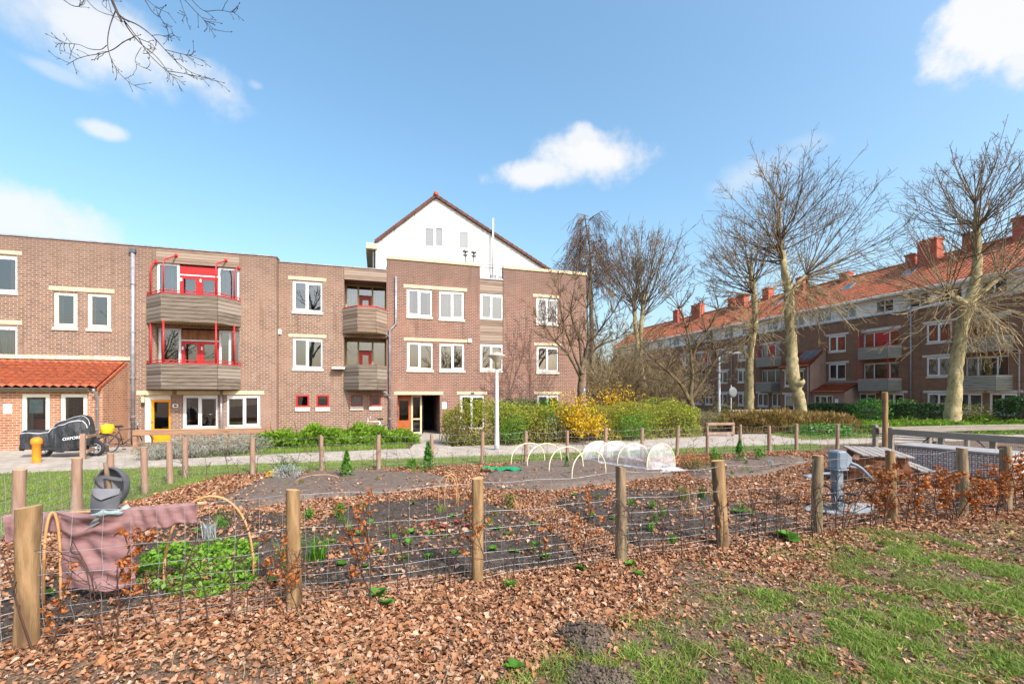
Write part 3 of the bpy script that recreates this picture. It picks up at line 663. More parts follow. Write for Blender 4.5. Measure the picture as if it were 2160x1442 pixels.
mb = MB(); mb.box(ax0-.02, ax1+.03, YA-.04, YA+11.05, azt, azt+.05, 1); mb.box(ax0+.3, ax1-.3, YA+.3, YA+10.7, azt+.05, azt+.07, 0); A.part('roof', mb, [M['bitumen'], M['zinc']])
for i, w in enumerate(wa):
    if i in (2, 3): window(A, *w, YA, (), 'ivory', inside=None, sash=True, fw=.085)
    else: window(A, *w, YA, (.5,), 'white', inside='curtain' if i == 1 else None, sash=2 if i == 5 else 1)
for r in ((-72, 46.5, 531, 538.3, 'r'), (-72, 46.5, 676.5, 684.7, 'r'), (103, 241.5, 603, 611.6, 'l'), (288, 364, 824, 833, 'l'), (373, 464, 824, 832, 'l'), (470, 557, 824, 832, 'l')):
    a, b, c, d = rect(FB, *r[:4], YA, r[4]); lintel(A, a, b, c, d, YA)
# timber fascia above the upper balcony
mb = MB(); nb = 5; hh = (pu[3]-pu[2])/nb
for k in range(nb): mb.box(pu[0], pu[1], YA-.035-.004*(k % 2), YA+.02, pu[2]+k*hh+.003, pu[2]+(k+1)*hh-.006)
A.part('fascia', mb, M['board_top'])
xs = [FB.px(p, 600, YA)[0] for p in (330, 378, 459, 505)]
french(A, xs[0], xs[1], xs[2], xs[3], fu[2], fu[3], YA+.05)
french(A, xs[0], xs[1], xs[2], xs[3], fl[2], fl[3], YA+.2, True)
PB = YA-1.0
bp = [(FB.px(310.5, 700, YA)[0], YA-.003), (FB.px(341, 700, PB)[0], PB), (FB.px(459, 700, PB)[0], PB), (FB.px(507, 700, YA)[0], YA-.003)]
zu0, zu1 = FB.px(341, 677, PB)[1], FB.px(341, 617.8, PB)[1]; zl0, zl1 = FB.px(341, 820.7, PB)[1], FB.px(341, 765.7, PB)[1]
bu = balcony(A, bp, zu0, zu1, 'board', 'bar'); bl = balcony(A, bp, zl0, zl1, 'board', 'bar')
def lerp2(p, q, t): return (p[0]+(q[0]-p[0])*t, p[1]+(q[1]-p[1])*t)
pp = [lerp2(bp[0], bp[1], .25), lerp2(bp[1], bp[2], .03), lerp2(bp[1], bp[2], .97), lerp2(bp[2], bp[3], .72)]
for p in pp:
    mb = MB(); mb.tube([(*p, zl1), (*p, zu0+.02)], .038, 10); A.part('post', mb, M['red'], bl, True)
ztop = fu[3]
for p, dz in zip(pp, (-.1, .25, .2, -.1)):
    mb = MB(); q = (p[0]+.12, YA-.04); mb.tube([(*p, zu1), (*p, ztop-.25), (p[0]+.02, p[1]*.85+YA*.15, ztop-.12+dz*.3), (*q, ztop+.1+dz)], .03, 8); mb.box(q[0]-.06, q[0]+.06, q[1]-.01, q[1]+.02, ztop+.02+dz, ztop+.18+dz); A.part('post', mb, M['red'], bu, True)
# front door
mb = MB(); a, b, c, d = dr; xm = FB.px(316, 880, YA)[0]; mb.box(a+.004, xm, YA+.1, YA+.2, c, d-.004); mb.box(xm, b-.004, YA+.1, YA+.2, d-.2, d-.004); A.part('door_frame', mb, M['ivory'])
mb = MB(); t = .11; e = d-.2; gz0 = FB.px(321, 905, YA)[1]; y0, y1 = YA+.11, YA+.17
mb.box(xm, xm+t, y0, y1, c, e); mb.box(b-t-.004, b-.004, y0, y1, c, e); mb.box(xm+t, b-t-.004, y0, y1, e-t, e-.003); mb.box(xm+t, b-t-.004, y0+.01, y1, c, gz0)
mb.box(xm+t+.05, b-t-.05, y0-.005, y0+.01, c+.1, gz0-.15)
do = A.part('front_door', mb, M['orange'])
mb = MB(); mb.quad((xm+t-.01, y0+.03, gz0-.01), (b-t, y0+.03, gz0-.01), (b-t, y0+.03, e-t+.01), (xm+t-.01, y0+.03, e-t+.01)); A.part('pane', mb, M['glass'], do)
mb = MB(); mb.box(xm+.3, xm+.62, y0-.015, y0+.008, gz0-.11, gz0-.05); A.part('letter_flap', mb, M['paper'], do)
mb = MB(); mb.box(xm+.02, xm+.09, y0-.05, y0+.004, gz0+.32, gz0+.36); A.part('handle', mb, M['chrome'], do)
mb = MB(); mb.quad((xm, YA+.24, c), (b, YA+.24, c), (b, YA+.24, e), (xm, YA+.24, e)); A.part('blind', mb, M['dark'], do)  # no blind: near-black sheet painting the unlit hall behind the glass
mb = MB(); q = FB.px(303.5, 842, YA); mb.bbox(q[0]-.06, q[0]+.06, YA-.14, YA-.004, q[1]-.15, q[1]+.12, .02); mb.box(q[0]-.05, q[0]+.05, YA-.12, YA-.02, q[1]-.24, q[1]-.152, 1); A.part('wall_lamp', mb, [M['cream'], M['rubber']])
r = rect(FB, 364.5, 376, 852, 859, YA); mb = MB(); mb.box(r[0], r[1], YA-.02, YA-.004, r[2], r[3]); hn = A.part('number_plate', mb, M['paper'])
mb = MB()
for k in range(3):
    x = r[0]+.05+k*(r[1]-r[0]-.1)/3; mb.box(x, x+.035, YA-.024, YA-.0205, r[2]+.035, r[3]-.035); mb.box(x, x+.06, YA-.0245, YA-.0206, r[2]+.06, r[2]+.075)
A.part('lettering', mb, M['steel_dark'], hn)
p0 = FB.px(282, 530, YA); pipe(A, [(p0[0], YA-.07, p0[1]), (p0[0], YA-.07, .05)], .075, 'zinc', (1.2, 2.9, 4.9, 7))
mb = MB(); mb.box(p0[0]-.11, p0[0]+.11, YA-.16, YA-.003, p0[1]-.08, p0[1]+.08); A.part('rain_head', mb, M['gutter'])
p1 = FB.px(467.5, 824, YA); pipe(A, [(p1[0], YA-.07, p1[1]+.1), (p1[0], YA-.07, .05)], .05, 'zinc', (1.0, 2.0))
# porch
YP = YA-1.85
px1 = FB.px(217, 830, YP)[0]; px0 = FB.px(-160, 830, YP)[0]; ez = FB.px(200, 818, YP-.25)[1]; tz = FB.px(250, 762, YA)[1]
ph = [rect(FB, 46.5, 104.5, 830.7, 925, YP), rect(FB, 128.5, 184, 830.7, 925, YP)]; pz = ez+.02
ph = [(h[0], h[1], .25, h[3]) for h in ph]
mb = MB(); wall_mb(mb, px0, px1, 0, pz, YP, ph)
mb.add([(px1, YP, 0), (px1, YA-.002, 0), (px1, YA-.002, tz-.12), (px1, YP, pz)], [(0, 1, 2, 3)]); mb.add([(px0, YP, 0), (px0, YP, pz), (px0, YA-.002, tz-.12), (px0, YA-.002, 0)], [(0, 1, 2, 3)])
A.part('porch_wall', mb, M['brick_porch'])
for i, h in enumerate(ph):
    w = window(A, *h, YP, (), 'ivory', inside=None, sash=False, fw=.12, sill=(i == 0), rec=.01)
    if i == 0:
        mb = MB(); x = h[0]+.16; mb.box(x, x+.42, YP+.1, YP+.105, 1.45, 1.98); A.part('poster', mb, M['cyan'], w)
        mb = MB(); mb.box(x+.05, x+.4, YP+.3, YP+.305, .4, 1.2); A.part('poster', mb, M['red_dark'], w)
tx1 = FB.px(266, 763, YA)[0]; mb = MB(); tile_roof(mb, px0-.1, tx1-.02, YA-.01, tz, YP-.22, ez+.06, 9, 19)
A.part('porch_roof', mb, M['tile'], smooth=True)
mb = MB(); mb.add([(tx1-.02, YA-.01, tz-.03), (tx1+.05, YA-.01, tz-.03), (tx1+.05, YP-.22, ez+.02), (tx1-.02, YP-.22, ez+.02), (tx1-.02, YA-.01, tz-.14), (tx1+.05, YA-.01, tz-.14), (tx1+.05, YP-.22, ez-.08), (tx1-.02, YP-.22, ez-.08)],
            [(0, 1, 2, 3), (1, 5, 6, 2), (3, 2, 6, 7), (4, 7, 6, 5), (0, 3, 7, 4)]); A.part('verge', mb, M['tile'])
a = FB.px(56, 747, YA); b_ = FB.px(279, 752, YA); mb = MB(); mb.box(px0-.1, b_[0]-.06, YA-.06, YA+.02, tz+.05, tz+.21); A.part('flashing_band', mb, M['cream_old'])
mb = MB(); yy = YP-.3
prof = [(.075*cos(t), .075*sin(t)) for t in np.linspace(pi, 2*pi, 8)]+[(.06*cos(t), .06*sin(t)) for t in np.linspace(2*pi, pi, 8)]
mb.grid([[(x, yy+p[0], ez-.0+p[1]) for p in prof] for x in (px0-.1, tx1-.3)], wrap=True); mb.box(tx1-.3, tx1-.285, yy-.075, yy+.075, ez-.08, ez+.01); A.part('gutter', mb, M['gutter'])
mb = MB(); mb.box(px0, tx1-.35, YP-.16, YP-.02, ez-.15, ez-.02); A.part('eaves_board', mb, M['ochre'])
p = FB.px(207, 850, YP); pipe(A, [(p[0], YP-.3, ez-.03), (p[0], YP-.3, ez-.12), (p[0], YP-.07, ez-.3), (p[0], YP-.07, .05)], .045, 'zinc', (.8, 1.6))
r = rect(FB, 7, 25.5, 852, 872, YP); mb = MB(); mb.box(r[0], r[1], YP-.015, YP-.003, r[2], r[3]); A.part('notice', mb, M['paper'])
# ------------------------------------------------------------------ lower middle section with timber balconies
mx0, mx1 = ax1+.006, FB.px(816, 600, 0)[0]; mzt = FB.px(590, 552.5, 0)[1]
Mi = Bld('apartment_building', FB, (mx0+mx1)/2, 4, 'low middle brick section with two grey timber balconies and small red windows', 'building')
wm = [rect(FB, 617, 680, 590.5, 655), rect(FB, 617.5, 680.5, 711.5, 775.5), rect(FB, 624, 652, 832.5, 858), rect(FB, 667, 694.5, 832.5, 858), rect(FB, 740, 765, 833, 856), rect(FB, 780, 804, 833, 856)]
lx0, lx1 = FB.px(726, 650)[0], mx1-.02
lgu = (lx0, lx1, FB.px(726, 672)[1], FB.px(726, 588.5)[1]); lgl = (lx0, lx1, FB.px(726, 795)[1], FB.px(726, 711)[1])
mb = MB(); wall_mb(mb, mx0, mx1, 0, mzt, 0, wm+[lgu+(1.1,), lgl+(1.1,)])
mb.quad((mx0, .0, 0), (mx0, .0, mzt), (mx0, 11, mzt), (mx0, 11, 0)); mb.quad((mx1, 11, 0), (mx0, 11, 0), (mx0, 11, mzt), (mx1, 11, mzt))
Mi.part('wall', mb, M['brick'])
mb = MB(); mb.box(mx0, mx1-.004, -.04, 11, mzt, mzt+.045, 1); mb.box(mx0+.3, mx1-.3, .3, 10.7, mzt+.045, mzt+.06, 0); Mi.part('roof', mb, [M['bitumen'], M['zinc']])
for i, w in enumerate(wm):
    if i < 2: window(Mi, *w, 0, (.5,), 'white', inside='grey_blind' if i else None)
    else: window(Mi, *w, 0, (), 'red' if i < 4 else 'red_dark', inside='cyan' if i == 4 else None, sash=False, fw=.07, rec=.01, sillh=.2)
for r in ((608, 688, 581.7, 588.8), (608.6, 688, 703.5, 710.2)): lintel(Mi, *rect(FB, *r))
fz0, fz1 = lgu[3]-.01, mzt-.03; mb = MB()
for k in range(5): mb.box(lx0, lx1+.01, -.03-.003*(k % 2), .03, fz0+k*(fz1-fz0)/5+.003, fz0+(k+1)*(fz1-fz0)/5-.005)
Mi.part('fascia', mb, M['board_top'])
for k, g in enumerate((lgu, lgl)):
    y = 1.0; x0, x1, z0, z1 = g; da, db = x0+(x1-x0)*.31, x0+(x1-x0)*.66
    mb = MB()
    for x in (x0+.03, da, db, x1-.03): mb.box(x-.045, x+.045, y, y+.08, z0, z1-.002)
    mb.box(x0, x1, y-.004, y+.08, z1-.1, z1-.003); fr_ = Mi.part('glazing_frame', mb, M['ochre'])
    mb = MB(); mb.quad((x0, y+.05, z0), (da, y+.05, z0), (da, y+.05, z1-.1), (x0, y+.05, z1-.1)); mb.quad((db, y+.05, z0), (x1, y+.05, z0), (x1, y+.05, z1-.1), (db, y+.05, z1-.1)); mb.quad((da, y+.05, z1-.55), (db, y+.05, z1-.55), (db, y+.05, z1-.1), (da, y+.05, z1-.1)); Mi.part('pane', mb, M['glass'], fr_)
    mb = MB(); mb.quad((x0, y+.4, z0), (da, y+.4, z0), (da, y+.4, z1-.4), (x0, y+.4, z1-.4)); mb.quad((db, y+.4, z0), (x1-.35, y+.4, z0), (x1-.35, y+.4, z1-.4), (db, y+.4, z1-.4)); Mi.part('curtain', mb, M['curtain' if k == 0 else 'grey_blind'], fr_)
    mb = MB(); l, r_ = da+.05, db-.05; f = .16; zt = z1-.6
    mb.box(l, r_, y+.02, y+.07, zt-.2, zt); mb.box(l, l+f, y+.02, y+.07, z0, zt-.2); mb.box(r_-f, r_, y+.02, y+.07, z0, zt-.2); mb.box(l+f, r_-f, y+.02, y+.07, z0, z0+.3)
    d_ = Mi.part('door', mb, M['red' if k else 'red_dark']); mb = MB(); mb.quad((l+f, y+.05, z0+.3), (r_-f, y+.05, z0+.3), (r_-f, y+.05, zt-.2), (l+f, y+.05, zt-.2)); Mi.part('pane', mb, M['glass'], d_)
    PM = -.95
    if k == 0: q = [(FB.px(724, 650, 0)[0], -.004), (FB.px(755, 650, PM)[0], PM), (FB.px(793, 650, PM)[0], PM), (FB.px(815.5, 650, -.1)[0], -.1)]; z0b, z1b = FB.px(755, 699.3, PM)[1], FB.px(755, 645.5, PM)[1]
    else: q = [(FB.px(726, 650, 0)[0], -.004), (FB.px(757.5, 650, PM)[0], PM), (FB.px(795, 650, PM)[0], PM), (FB.px(815.5, 650, -.1)[0], -.1)]; z0b, z1b = FB.px(757, 822, PM)[1], FB.px(757, 768, PM)[1]
    balcony(Mi, q, z0b, z1b, 'board_top' if k == 0 else 'board', 'cap' if k == 0 else None, 7, 'cream')
q = FB.px(589, 700); mb = MB(); mb.bbox(q[0]-.1, q[0]+.1, -.09, -.004, q[1]-.12, q[1]+.12, .02); Mi.part('alarm_box', mb, M['paper'])
q = FB.px(715, 776); mb = MB(); mb.box(q[0]-.3, q[0]+.3, -.35, -.004, q[1], q[1]+.03); mb.box(q[0]-.3, q[0]+.3, -.35, -.33, q[1]-.06, q[1]); Mi.part('drying_rack', mb, M['alu'])
# ------------------------------------------------------------------ centre block with cream coping and the entrance
bx0, bx1 = FB.px(816, 700)[0]+.004, FB.px(1236, 700)[0]; bzt = FB.px(815, 546, 0)[1]
Ce = Bld('apartment_building', FB, (bx0+bx1)/2, 4, 'three storey brick block with cream coping and covered entrance passage', 'building')
wc = [rect(FB, 858, 911.5, 607.5, 665), rect(FB, 926.3, 979, 612, 670.8), rect(FB, 858.5, 913.3, 720.5, 778.5), rect(FB, 927.5, 980, 722.5, 779.5), rect(FB, 970.5, 1021.5, 832, 905),
      rect(FB, 1131.5, 1177, 626.5, 680.5), rect(FB, 1132, 1178, 729, 783), rect(FB, 1133, 1179, 832, 905)]
sx0, sx1 = FB.px(1012.5, 650)[0], FB.px(1061.5, 650)[0]
strip = (sx0, sx1, FB.px(1014, 784)[1], bzt)
ent = rect(FB, 838.5, 928, 833, 922); ent = (ent[0], ent[1], .0, ent[3])
mb = MB(); wall_mb(mb, bx0, bx1, 0, bzt, 0, wc+[strip+(.1,), ent+(3.2,)])
rzt = FB.px(1014, 588)[1]
mb.quad((bx0, 0, 0), (bx0, 0, bzt), (bx0, 12, bzt), (bx0, 12, 0)); mb.quad((bx1, 0, 0), (bx1, 12, 0), (bx1, 12, bzt), (bx1, 0, bzt)); mb.quad((bx1, 12, 0), (bx0, 12, 0), (bx0, 12, bzt), (bx1, 12, bzt))
# parapet backs either side of the terrace gap
for a, b in ((bx0, sx0), (sx1, bx1)): mb.quad((b, .3, rzt-.3), (a, .3, rzt-.3), (a, .3, bzt), (b, .3, bzt))
for x in (sx0, sx1): mb.quad((x, .1, rzt-.3), (x, .3, rzt-.3), (x, .3, bzt), (x, .1, bzt))
Ce.part('wall', mb, M['brick_b'])
mb = MB(); mb.box(bx0+.01, bx1-.01, .31, 11.9, rzt-.35, rzt-.3); Ce.part('roof', mb, M['bitumen'])
cz = .17
for a, b in ((bx0-.03, sx0-.0), (sx1+.0, bx1+.05)):
    L = b-a; k = max(1, round(L/2.6))
    for i in range(k): mb = MB(); mb.bbox(a+L*i/k+.004, a+L*(i+1)/k-.004, -.05, .33, bzt+.002, bzt+cz, .012); Ce.part('coping', mb, M['cream'])
ins = [None, 'curtain', None, None, None, None, 'curtain', None]
for i, w in enumerate(wc): window(Ce, *w, 0, (.5,), 'white', inside=ins[i], sill=i not in (4, 7), sash=2 if i in (1, 3) else 1)
for r in ((851.3, 985, 599.2, 606.5), (851.7, 986, 711.7, 718), (831, 934.5, 825.3, 832.2), (963.5, 1027.5, 825.5, 831.7), (1124, 1179, 619.5, 625.7), (1126, 1184, 722.5, 728.2), (1127, 1185, 825.6, 831.5)):
    lintel(Ce, *rect(FB, *r))
w1 = rect(FB, 1014.2, 1060.5, 619, 673.5, .1); w2 = rect(FB, 1015, 1061, 725.5, 780.5, .1)
w1 = (sx0+.01, sx1-.01)+w1[2:]; w2 = (sx0+.01, sx1-.01)+w2[2:]
window(Ce, *w1, .06, (.5,), 'white', inside='green_curtain', sill=False, rec=.0); window(Ce, *w2, .06, (.5,), 'white', inside=None, rec=.0)
for a, b, n_ in ((w1[3]+.02, rzt, 5), (w2[3]+.02, w1[2]-.02, 8)):
    mb = MB(); mb.box(sx0+.004, sx1-.004, .06, .1, a, b); h = (b-a)/n_
    for k in range(n_): mb.box(sx0+.006, sx1-.006, .03, .058, a+k*h+.004, a+(k+1)*h-.006)
    Ce.part('timber_panel', mb, M['board_top'])
mb = MB(); mb.box(sx0, sx1, -.02, .3, rzt, rzt+.06); Ce.part('terrace_edge', mb, M['zinc'])
zr = FB.px(1014, 555.5)[1]; mb = MB(); mb.tube([(sx0, .05, zr), (sx1, .05, zr)], .02, 6); mb.tube([(sx0, .05, rzt+.1), (sx1, .05, rzt+.1)], .016, 6)
for k in range(15): x = sx0+(sx1-sx0)*k/14; mb.tube([(x, .05, rzt+.06), (x, .05, zr)], .011, 5)
Ce.part('railing', mb, M['galv'])
mb = MB(); q = FB.px(990.5, 719); mb.bbox(q[0]-.1, q[0]+.1, -.08, -.004, q[1]-.1, q[1]+.12, .015); Ce.part('vent_grille', mb, M['paper'])
r = rect(FB, 932.5, 942, 848, 862); mb = MB(); mb.box(r[0], r[1], -.015, -.003, r[2], r[3]); Ce.part('notice', mb, M['paper'])
r = rect(FB, 993, 1000, 828, 832); mb = MB(); mb.box(r[0], r[1], -.035, -.02, r[2]+.03, r[3]+.03); Ce.part('number_plate', mb, M['gutter'])
# entrance: door, glazed side light and passage
ye = .55; a, b, c, d = ent; x1 = FB.px(867, 870, ye)[0]; x2 = FB.px(888, 870, ye)[0]; x0 = a+.01; zm = FB.px(860, 886, ye)[1]
mb = MB(); f = .13
mb.box(x0, x1, ye, ye+.06, .04, zm); mb.box(x0, x1, ye, ye+.06, d-.3, d-.004); mb.box(x0, x0+.1, ye, ye+.06, zm, d-.3); mb.box(x1-f, x1, ye, ye+.06, zm, d-.3); do = Ce.part('entrance_door', mb, M['orange_dark'])
mb = MB(); mb.quad((x0+.09, ye+.03, zm-.01), (x1-f+.01, ye+.03, zm-.01), (x1-f+.01, ye+.03, d-.29), (x0+.09, ye+.03, d-.29)); Ce.part('pane', mb, M['glass_c'], do)
mb = MB(); mb.tube([(x0+.05, ye-.05, 1.0), (x0+.05, ye-.05, 1.35)], .02, 6); Ce.part('handle', mb, M['chrome'], do)
mb = MB()
for x in (x1+.05, x2): mb.box(x-.045, x+.045, ye-.01, ye+.08, .04, d-.005)
mb.box(x1+.095, x2-.045, ye, ye+.07, .04, .13); mb.box(x1+.095, x2-.045, ye, ye+.07, zm+.02, zm+.1); mb.box(x1+.095, x2-.045, ye, ye+.07, d-.1, d-.006); sl = Ce.part('side_light', mb, M['cream'])
mb = MB(); mb.quad((x1+.09, ye+.04, .1), (x2-.04, ye+.04, .1), (x2-.04, ye+.04, d-.05), (x1+.09, ye+.04, d-.05)); Ce.part('pane', mb, M['glass_c'], sl)
mb = MB(); mb.box(x2+.05, x2+.12, ye+.02, 3.2, .04, d-.01); mb.quad((a, 3.19, 0), (b, 3.19, 0), (b, 3.19, d), (a, 3.19, d)); Ce.part('shaded_lobby_wall', mb, M['dark'])  # passage walls near-black: their shade is put into the colour
mb = MB(); mb.box(a, b, .01, 3.2, .015, .03); Ce.part('doorstep', mb, M['stone'])
q = FB.px(835, 583, -.07); q2 = FB.px(835, 683, -.07); q3 = FB.px(822, 696, -.07)
pipe(Ce, [(q[0], -.07, q[1]), (q2[0], -.07, q2[1]), (bx0+.14, -.07, q3[1]), (bx0+.14, -.07, .05)], .06, 'zinc', (.9, 2.0, 3.4, 4.6))
for yb in (704, 828):
    z = FB.px(815, yb)[1]; mb = MB(); mb.tube([(bx0-.25, -.25, z+.06), (bx0-.1, -.2, z+.03), (bx0+.12, -.08, z-.2)], .045, 8); Ce.part('drain_pipe', mb, M['zinc'], smooth=True)
for pxs in (1222, 1233):
    r = rect(FB, pxs-3.5, pxs+2.5, 817.5, 825.5); mb = MB(); y0 = -.02
    mb.box(r[0], r[1], -.03, -.004, r[2], r[3]); o = Ce.part('street_sign', mb, M['blue'])
    mb = MB(); xm = (r[0]+r[1])/2; mb.add([(xm-.05, -.033, r[2]+.05), (xm+.05, -.033, r[2]+.05), (xm+.02, -.033, r[3]-.04), (xm-.02, -.033, r[3]-.04)], [(0, 1, 2, 3)]); Ce.part('lettering', mb, M['paper'], o)
# ------------------------------------------------------------------ white gable behind
YD = 1.7
ap = FB.px(919, 417, YD); el_ = FB.px(792, 513, YD); hw = ap[0]-el_[0]; er = FB.px(1168, 578.6, YD)
D = Bld('gabled_house', FB, ap[0], YD+6, 'white clad gable end with brown tiled verge rising behind the brick block', 'building')
gb = [rect(FB, 894, 938, 474, 520.5, YD), rect(FB, 966.5, 989.5, 482, 525, YD)]
gt = rect(FB, 1030, 1068, 575, 592, YD); gt = (gt[0], gt[1], gt[3]-1.4, gt[3])
mb = MB(); zb0 = 7.0
# gable: columns of cladding panels, each cut by the slope, with narrow joints
js = [FB.px(p, 500, YD)[0] for p in (806, 832, 875, 917, 959, 999, 1038, 1077, 1114, 1145)]
zs_ = lambda x: ap[1]-abs(x-ap[0])*((ap[1]-el_[1])/hw if x < ap[0] else (ap[1]-er[1])/(er[0]-ap[0]))
cols = [el_[0]]+js+[er[0]]; zj = FB.px(900, 476, YD)[1]; holes = gb+[gt]
for i in range(len(cols)-1):
    sub = sorted({cols[i]+.012, cols[i+1]-.012} | {v for v in (ap[0]-(ap[1]-zj)*hw/(ap[1]-el_[1]), ap[0]+(ap[1]-zj)*(er[0]-ap[0])/(ap[1]-er[1])) if cols[i]+.012 < v < cols[i+1]-.012} | {v for h in holes for v in h[:2] if cols[i]+.01 < v < cols[i+1]-.01} | ({ap[0]} if cols[i]+.01 < ap[0] < cols[i+1]-.01 else set()))
    for x0, x1 in zip(sub[:-1], sub[1:]):
        xm = (x0+x1)/2; hs = sorted([h for h in holes if h[0] < xm < h[1]], key=lambda h: h[2]); lo = zb0; spans = []
        for h in hs: spans.append((lo, h[2])); lo = h[3]
        spans.append((lo, None))
        for l, u in spans:
            ul, ur = (u, u) if u is not None else (zs_(x0), zs_(x1))
            if min(ul, ur) <= l:
                if max(ul, ur) <= l: continue
            for c0, c1 in ((l, zj-.01), (zj+.01, 99)):
                c0 = max(c0, l); a1, b1 = min(ul, c1), min(ur, c1)
                if max(a1, b1) <= c0+.01: continue
                mb.quad((x0, YD, c0), (x1, YD, c0), (x1, YD, max(b1, c0)), (x0, YD, max(a1, c0)))
D.part('cladding', mb, M['panel'])
mb = MB(); mb.add([(el_[0], YD+.15, zb0-1), (er[0], YD+.15, zb0-1), (er[0], YD+.15, er[1]), (ap[0], YD+.15, ap[1]), (el_[0], YD+.15, el_[1])], [(0, 1, 2, 3, 4)])
mb.quad((el_[0], YD+.15, zb0-1), (el_[0], YD+.15, el_[1]), (el_[0], YD+40, el_[1]), (el_[0], YD+40, zb0-1)); mb.quad((er[0], YD+.15, er[1]), (er[0], YD+.15, zb0-3), (er[0], YD+40, zb0-3), (er[0], YD+40, er[1]))
mb.box(el_[0]+.05, er[0]-.05, YD+4.5, YD+39, 0, zb0)
D.part('wall', mb, M['panel_c'])
for w in gb: window(D, *w, YD, (.5,) if w[1]-w[0] > .8 else (), 'white', inside='curtain', sill=False, rec=-.02, sash=2)
window(D, *gt, YD, (.5,), 'white', inside=None, sill=False, rec=-.02)
mb = MB()
for sgn, (ex, ez_) in ((-1, el_), (1, er)):
    n_ = 40; L = abs(ex-ap[0])
    P = []
    for k in range(15):
        for o in (0, .045):
            t = min(1.0, (k+(1 if o else 0))/15); x = ap[0]+(ex-ap[0])*t*1.03; z = ap[1]+.1+(ez_-ap[1])*t*1.03+o
            P.append([(x, YD+.05, z), (x, YD+39, z)])
    mb.grid(P)
D.part('roof', mb, M['tile_c'])
for ex, ez_ in (el_, er):
    mb = MB()
    for k in range(24):
        t0, t1 = k/24, (k+1.12)/24; p = lambda t, o: (ap[0]+(ex-ap[0])*t, YD-.1, ap[1]+.02+(ez_-ap[1])*t+o)
        mb.beam(p(t0, .04), p(min(t1, 1.02), .075), .13, .15)
    D.part('verge', mb, M['verge'])
mb = MB(); mb.tube([(ap[0], YD-.2, ap[1]+.16), (ap[0], YD+39, ap[1]+.16)], .14, 10); D.part('ridge_tile', mb, M['tile'], smooth=True)
mb = MB(); mb.bbox(el_[0]-.5, el_[0]+.1, YD-.1, YD+39, el_[1]-.36, el_[1]-.02, .03); D.part('box_gutter', mb, M['cream'])
mb = MB(); mb.box(el_[0]-.5, el_[0]-.02, YD+.3, YD+39, el_[1]-.44, el_[1]-.365); D.part('soffit', mb, M['ochre'])
mb = MB(); mb.tube([(el_[0]-.12, YD+.1, el_[1]-.36), (el_[0]-.12, YD+.1, 6)], .05, 8); D.part('downpipe', mb, M['gutter'])
q = FB.px(1040, 461, YD-.25); mb = MB(); mb.tube([(q[0], YD-.25, rzt), (q[0], YD-.25, q[1])], .05, 10); D.part('flue_pipe', mb, M['white'], smooth=True)
for pxx, yt in ((981.5, 529), (999.5, 531)):
    q = FB.px(pxx, yt, .6); mb = MB(); mb.lathe([(.035, rzt-.3), (.035, q[1]-.28), (.14, q[1]-.27), (.14, q[1]-.22), (.05, q[1]-.2), (.05, q[1]-.08), (.17, q[1]-.06), (.15, q[1]), (.02, q[1]+.02)], (q[0], .6, 0), 10); Ce.part('roof_vent', mb, M['gutter'])
# ------------------------------------------------------------------ long terrace on the right
C = Bld('apartment_building', FC, -20, 5, 'long dark brick terrace with orange tiled roof and white attic storey, in shade', 'building')
def S_(px, py=700, y=0.0):
    x, z = FC.px(px, py, y); return x, z
cz_e, cz_b = 10.75, 9.35          # eave and foot of the white attic band
xl, xr = -52.0, 8.5
holes = []; wins = []; bals = []
def cw(x, z0, w=1.7, h=1.55, ins=None): r = (x-w/2, x+w/2, z0, z0+h); holes.append(r); wins.append((r, ins))
# window bays (distance along the wall, metres)
for k, x in enumerate((0.0, -8.35, -20.2, -23.6, -31.0, -42.5, -45.5)):
    for j, z in enumerate((3.62, 6.38)): cw(x, z, ins=('grey_blind' if (k+j) % 3 == 1 else None))
    if k != 1: cw(x, .75, 1.6, 1.5)
for bx, w in ((-4.4, 3.4), (2.9, 2.9), (-16.2, 3.0), (-27.2, 3.2), (-38.5, 3.4)):
    for z in (2.55, 5.4): holes.append((bx-w/2+.2, bx+w/2-.2, z+.05, z+2.45, .25)); bals.append((bx, w, z))
    for s in (-1, 1): cw(bx+s*w*.33, .75, 1.5, 1.5, 'curtain' if s < 0 else None)
mb = MB(); wall_mb(mb, xl, xr, 0, cz_b, 0, holes)
mb.quad((xl, 10, 0), (xl, 0, 0), (xl, 0, cz_e), (xl, 10, cz_e)); mb.quad((xr, 0, 0), (xr, 10, 0), (xr, 10, cz_e), (xr, 0, cz_e)); mb.quad((xr, 10, 0), (xl, 10, 0), (xl, 10, cz_e), (xr, 10, cz_e))
C.part('wall', mb, M['brick_c'])
for r, ins in wins:
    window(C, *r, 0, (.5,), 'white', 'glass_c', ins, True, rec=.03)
    lintel(C, r[0]-.3, r[1]+.3, r[3]+.02, r[3]+.2, 0, 'sill')
at_x = [-9.6, -7.2, -4.0, -1.3, .8, 3.4, 6.2, -12.5, -15.8, -19.5, -22.5, -26, -29.5, -33, -37, -41, -45, -49]
ah = [(x-.75, x+.75, cz_b+.12, cz_e-.18) for x in at_x]
mb = MB(); wall_mb(mb, xl, xr, cz_b, cz_e, -.02, ah, .08); C.part('attic_cladding', mb, M['panel_c'])
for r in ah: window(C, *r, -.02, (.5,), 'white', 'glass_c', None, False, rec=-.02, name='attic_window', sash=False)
mb = MB(); mb.box(xl, xr, -.1, .0, cz_b-.1, cz_b-.002); C.part('flashing', mb, M['zinc'])
mb = MB(); mb.bbox(xl-.1, xr+.1, -.55, -.03, cz_e-.02, cz_e+.22, .03); C.part('box_gutter', mb, M['panel_c'])
ridge_z, ridge_y = 14.55, 4.9
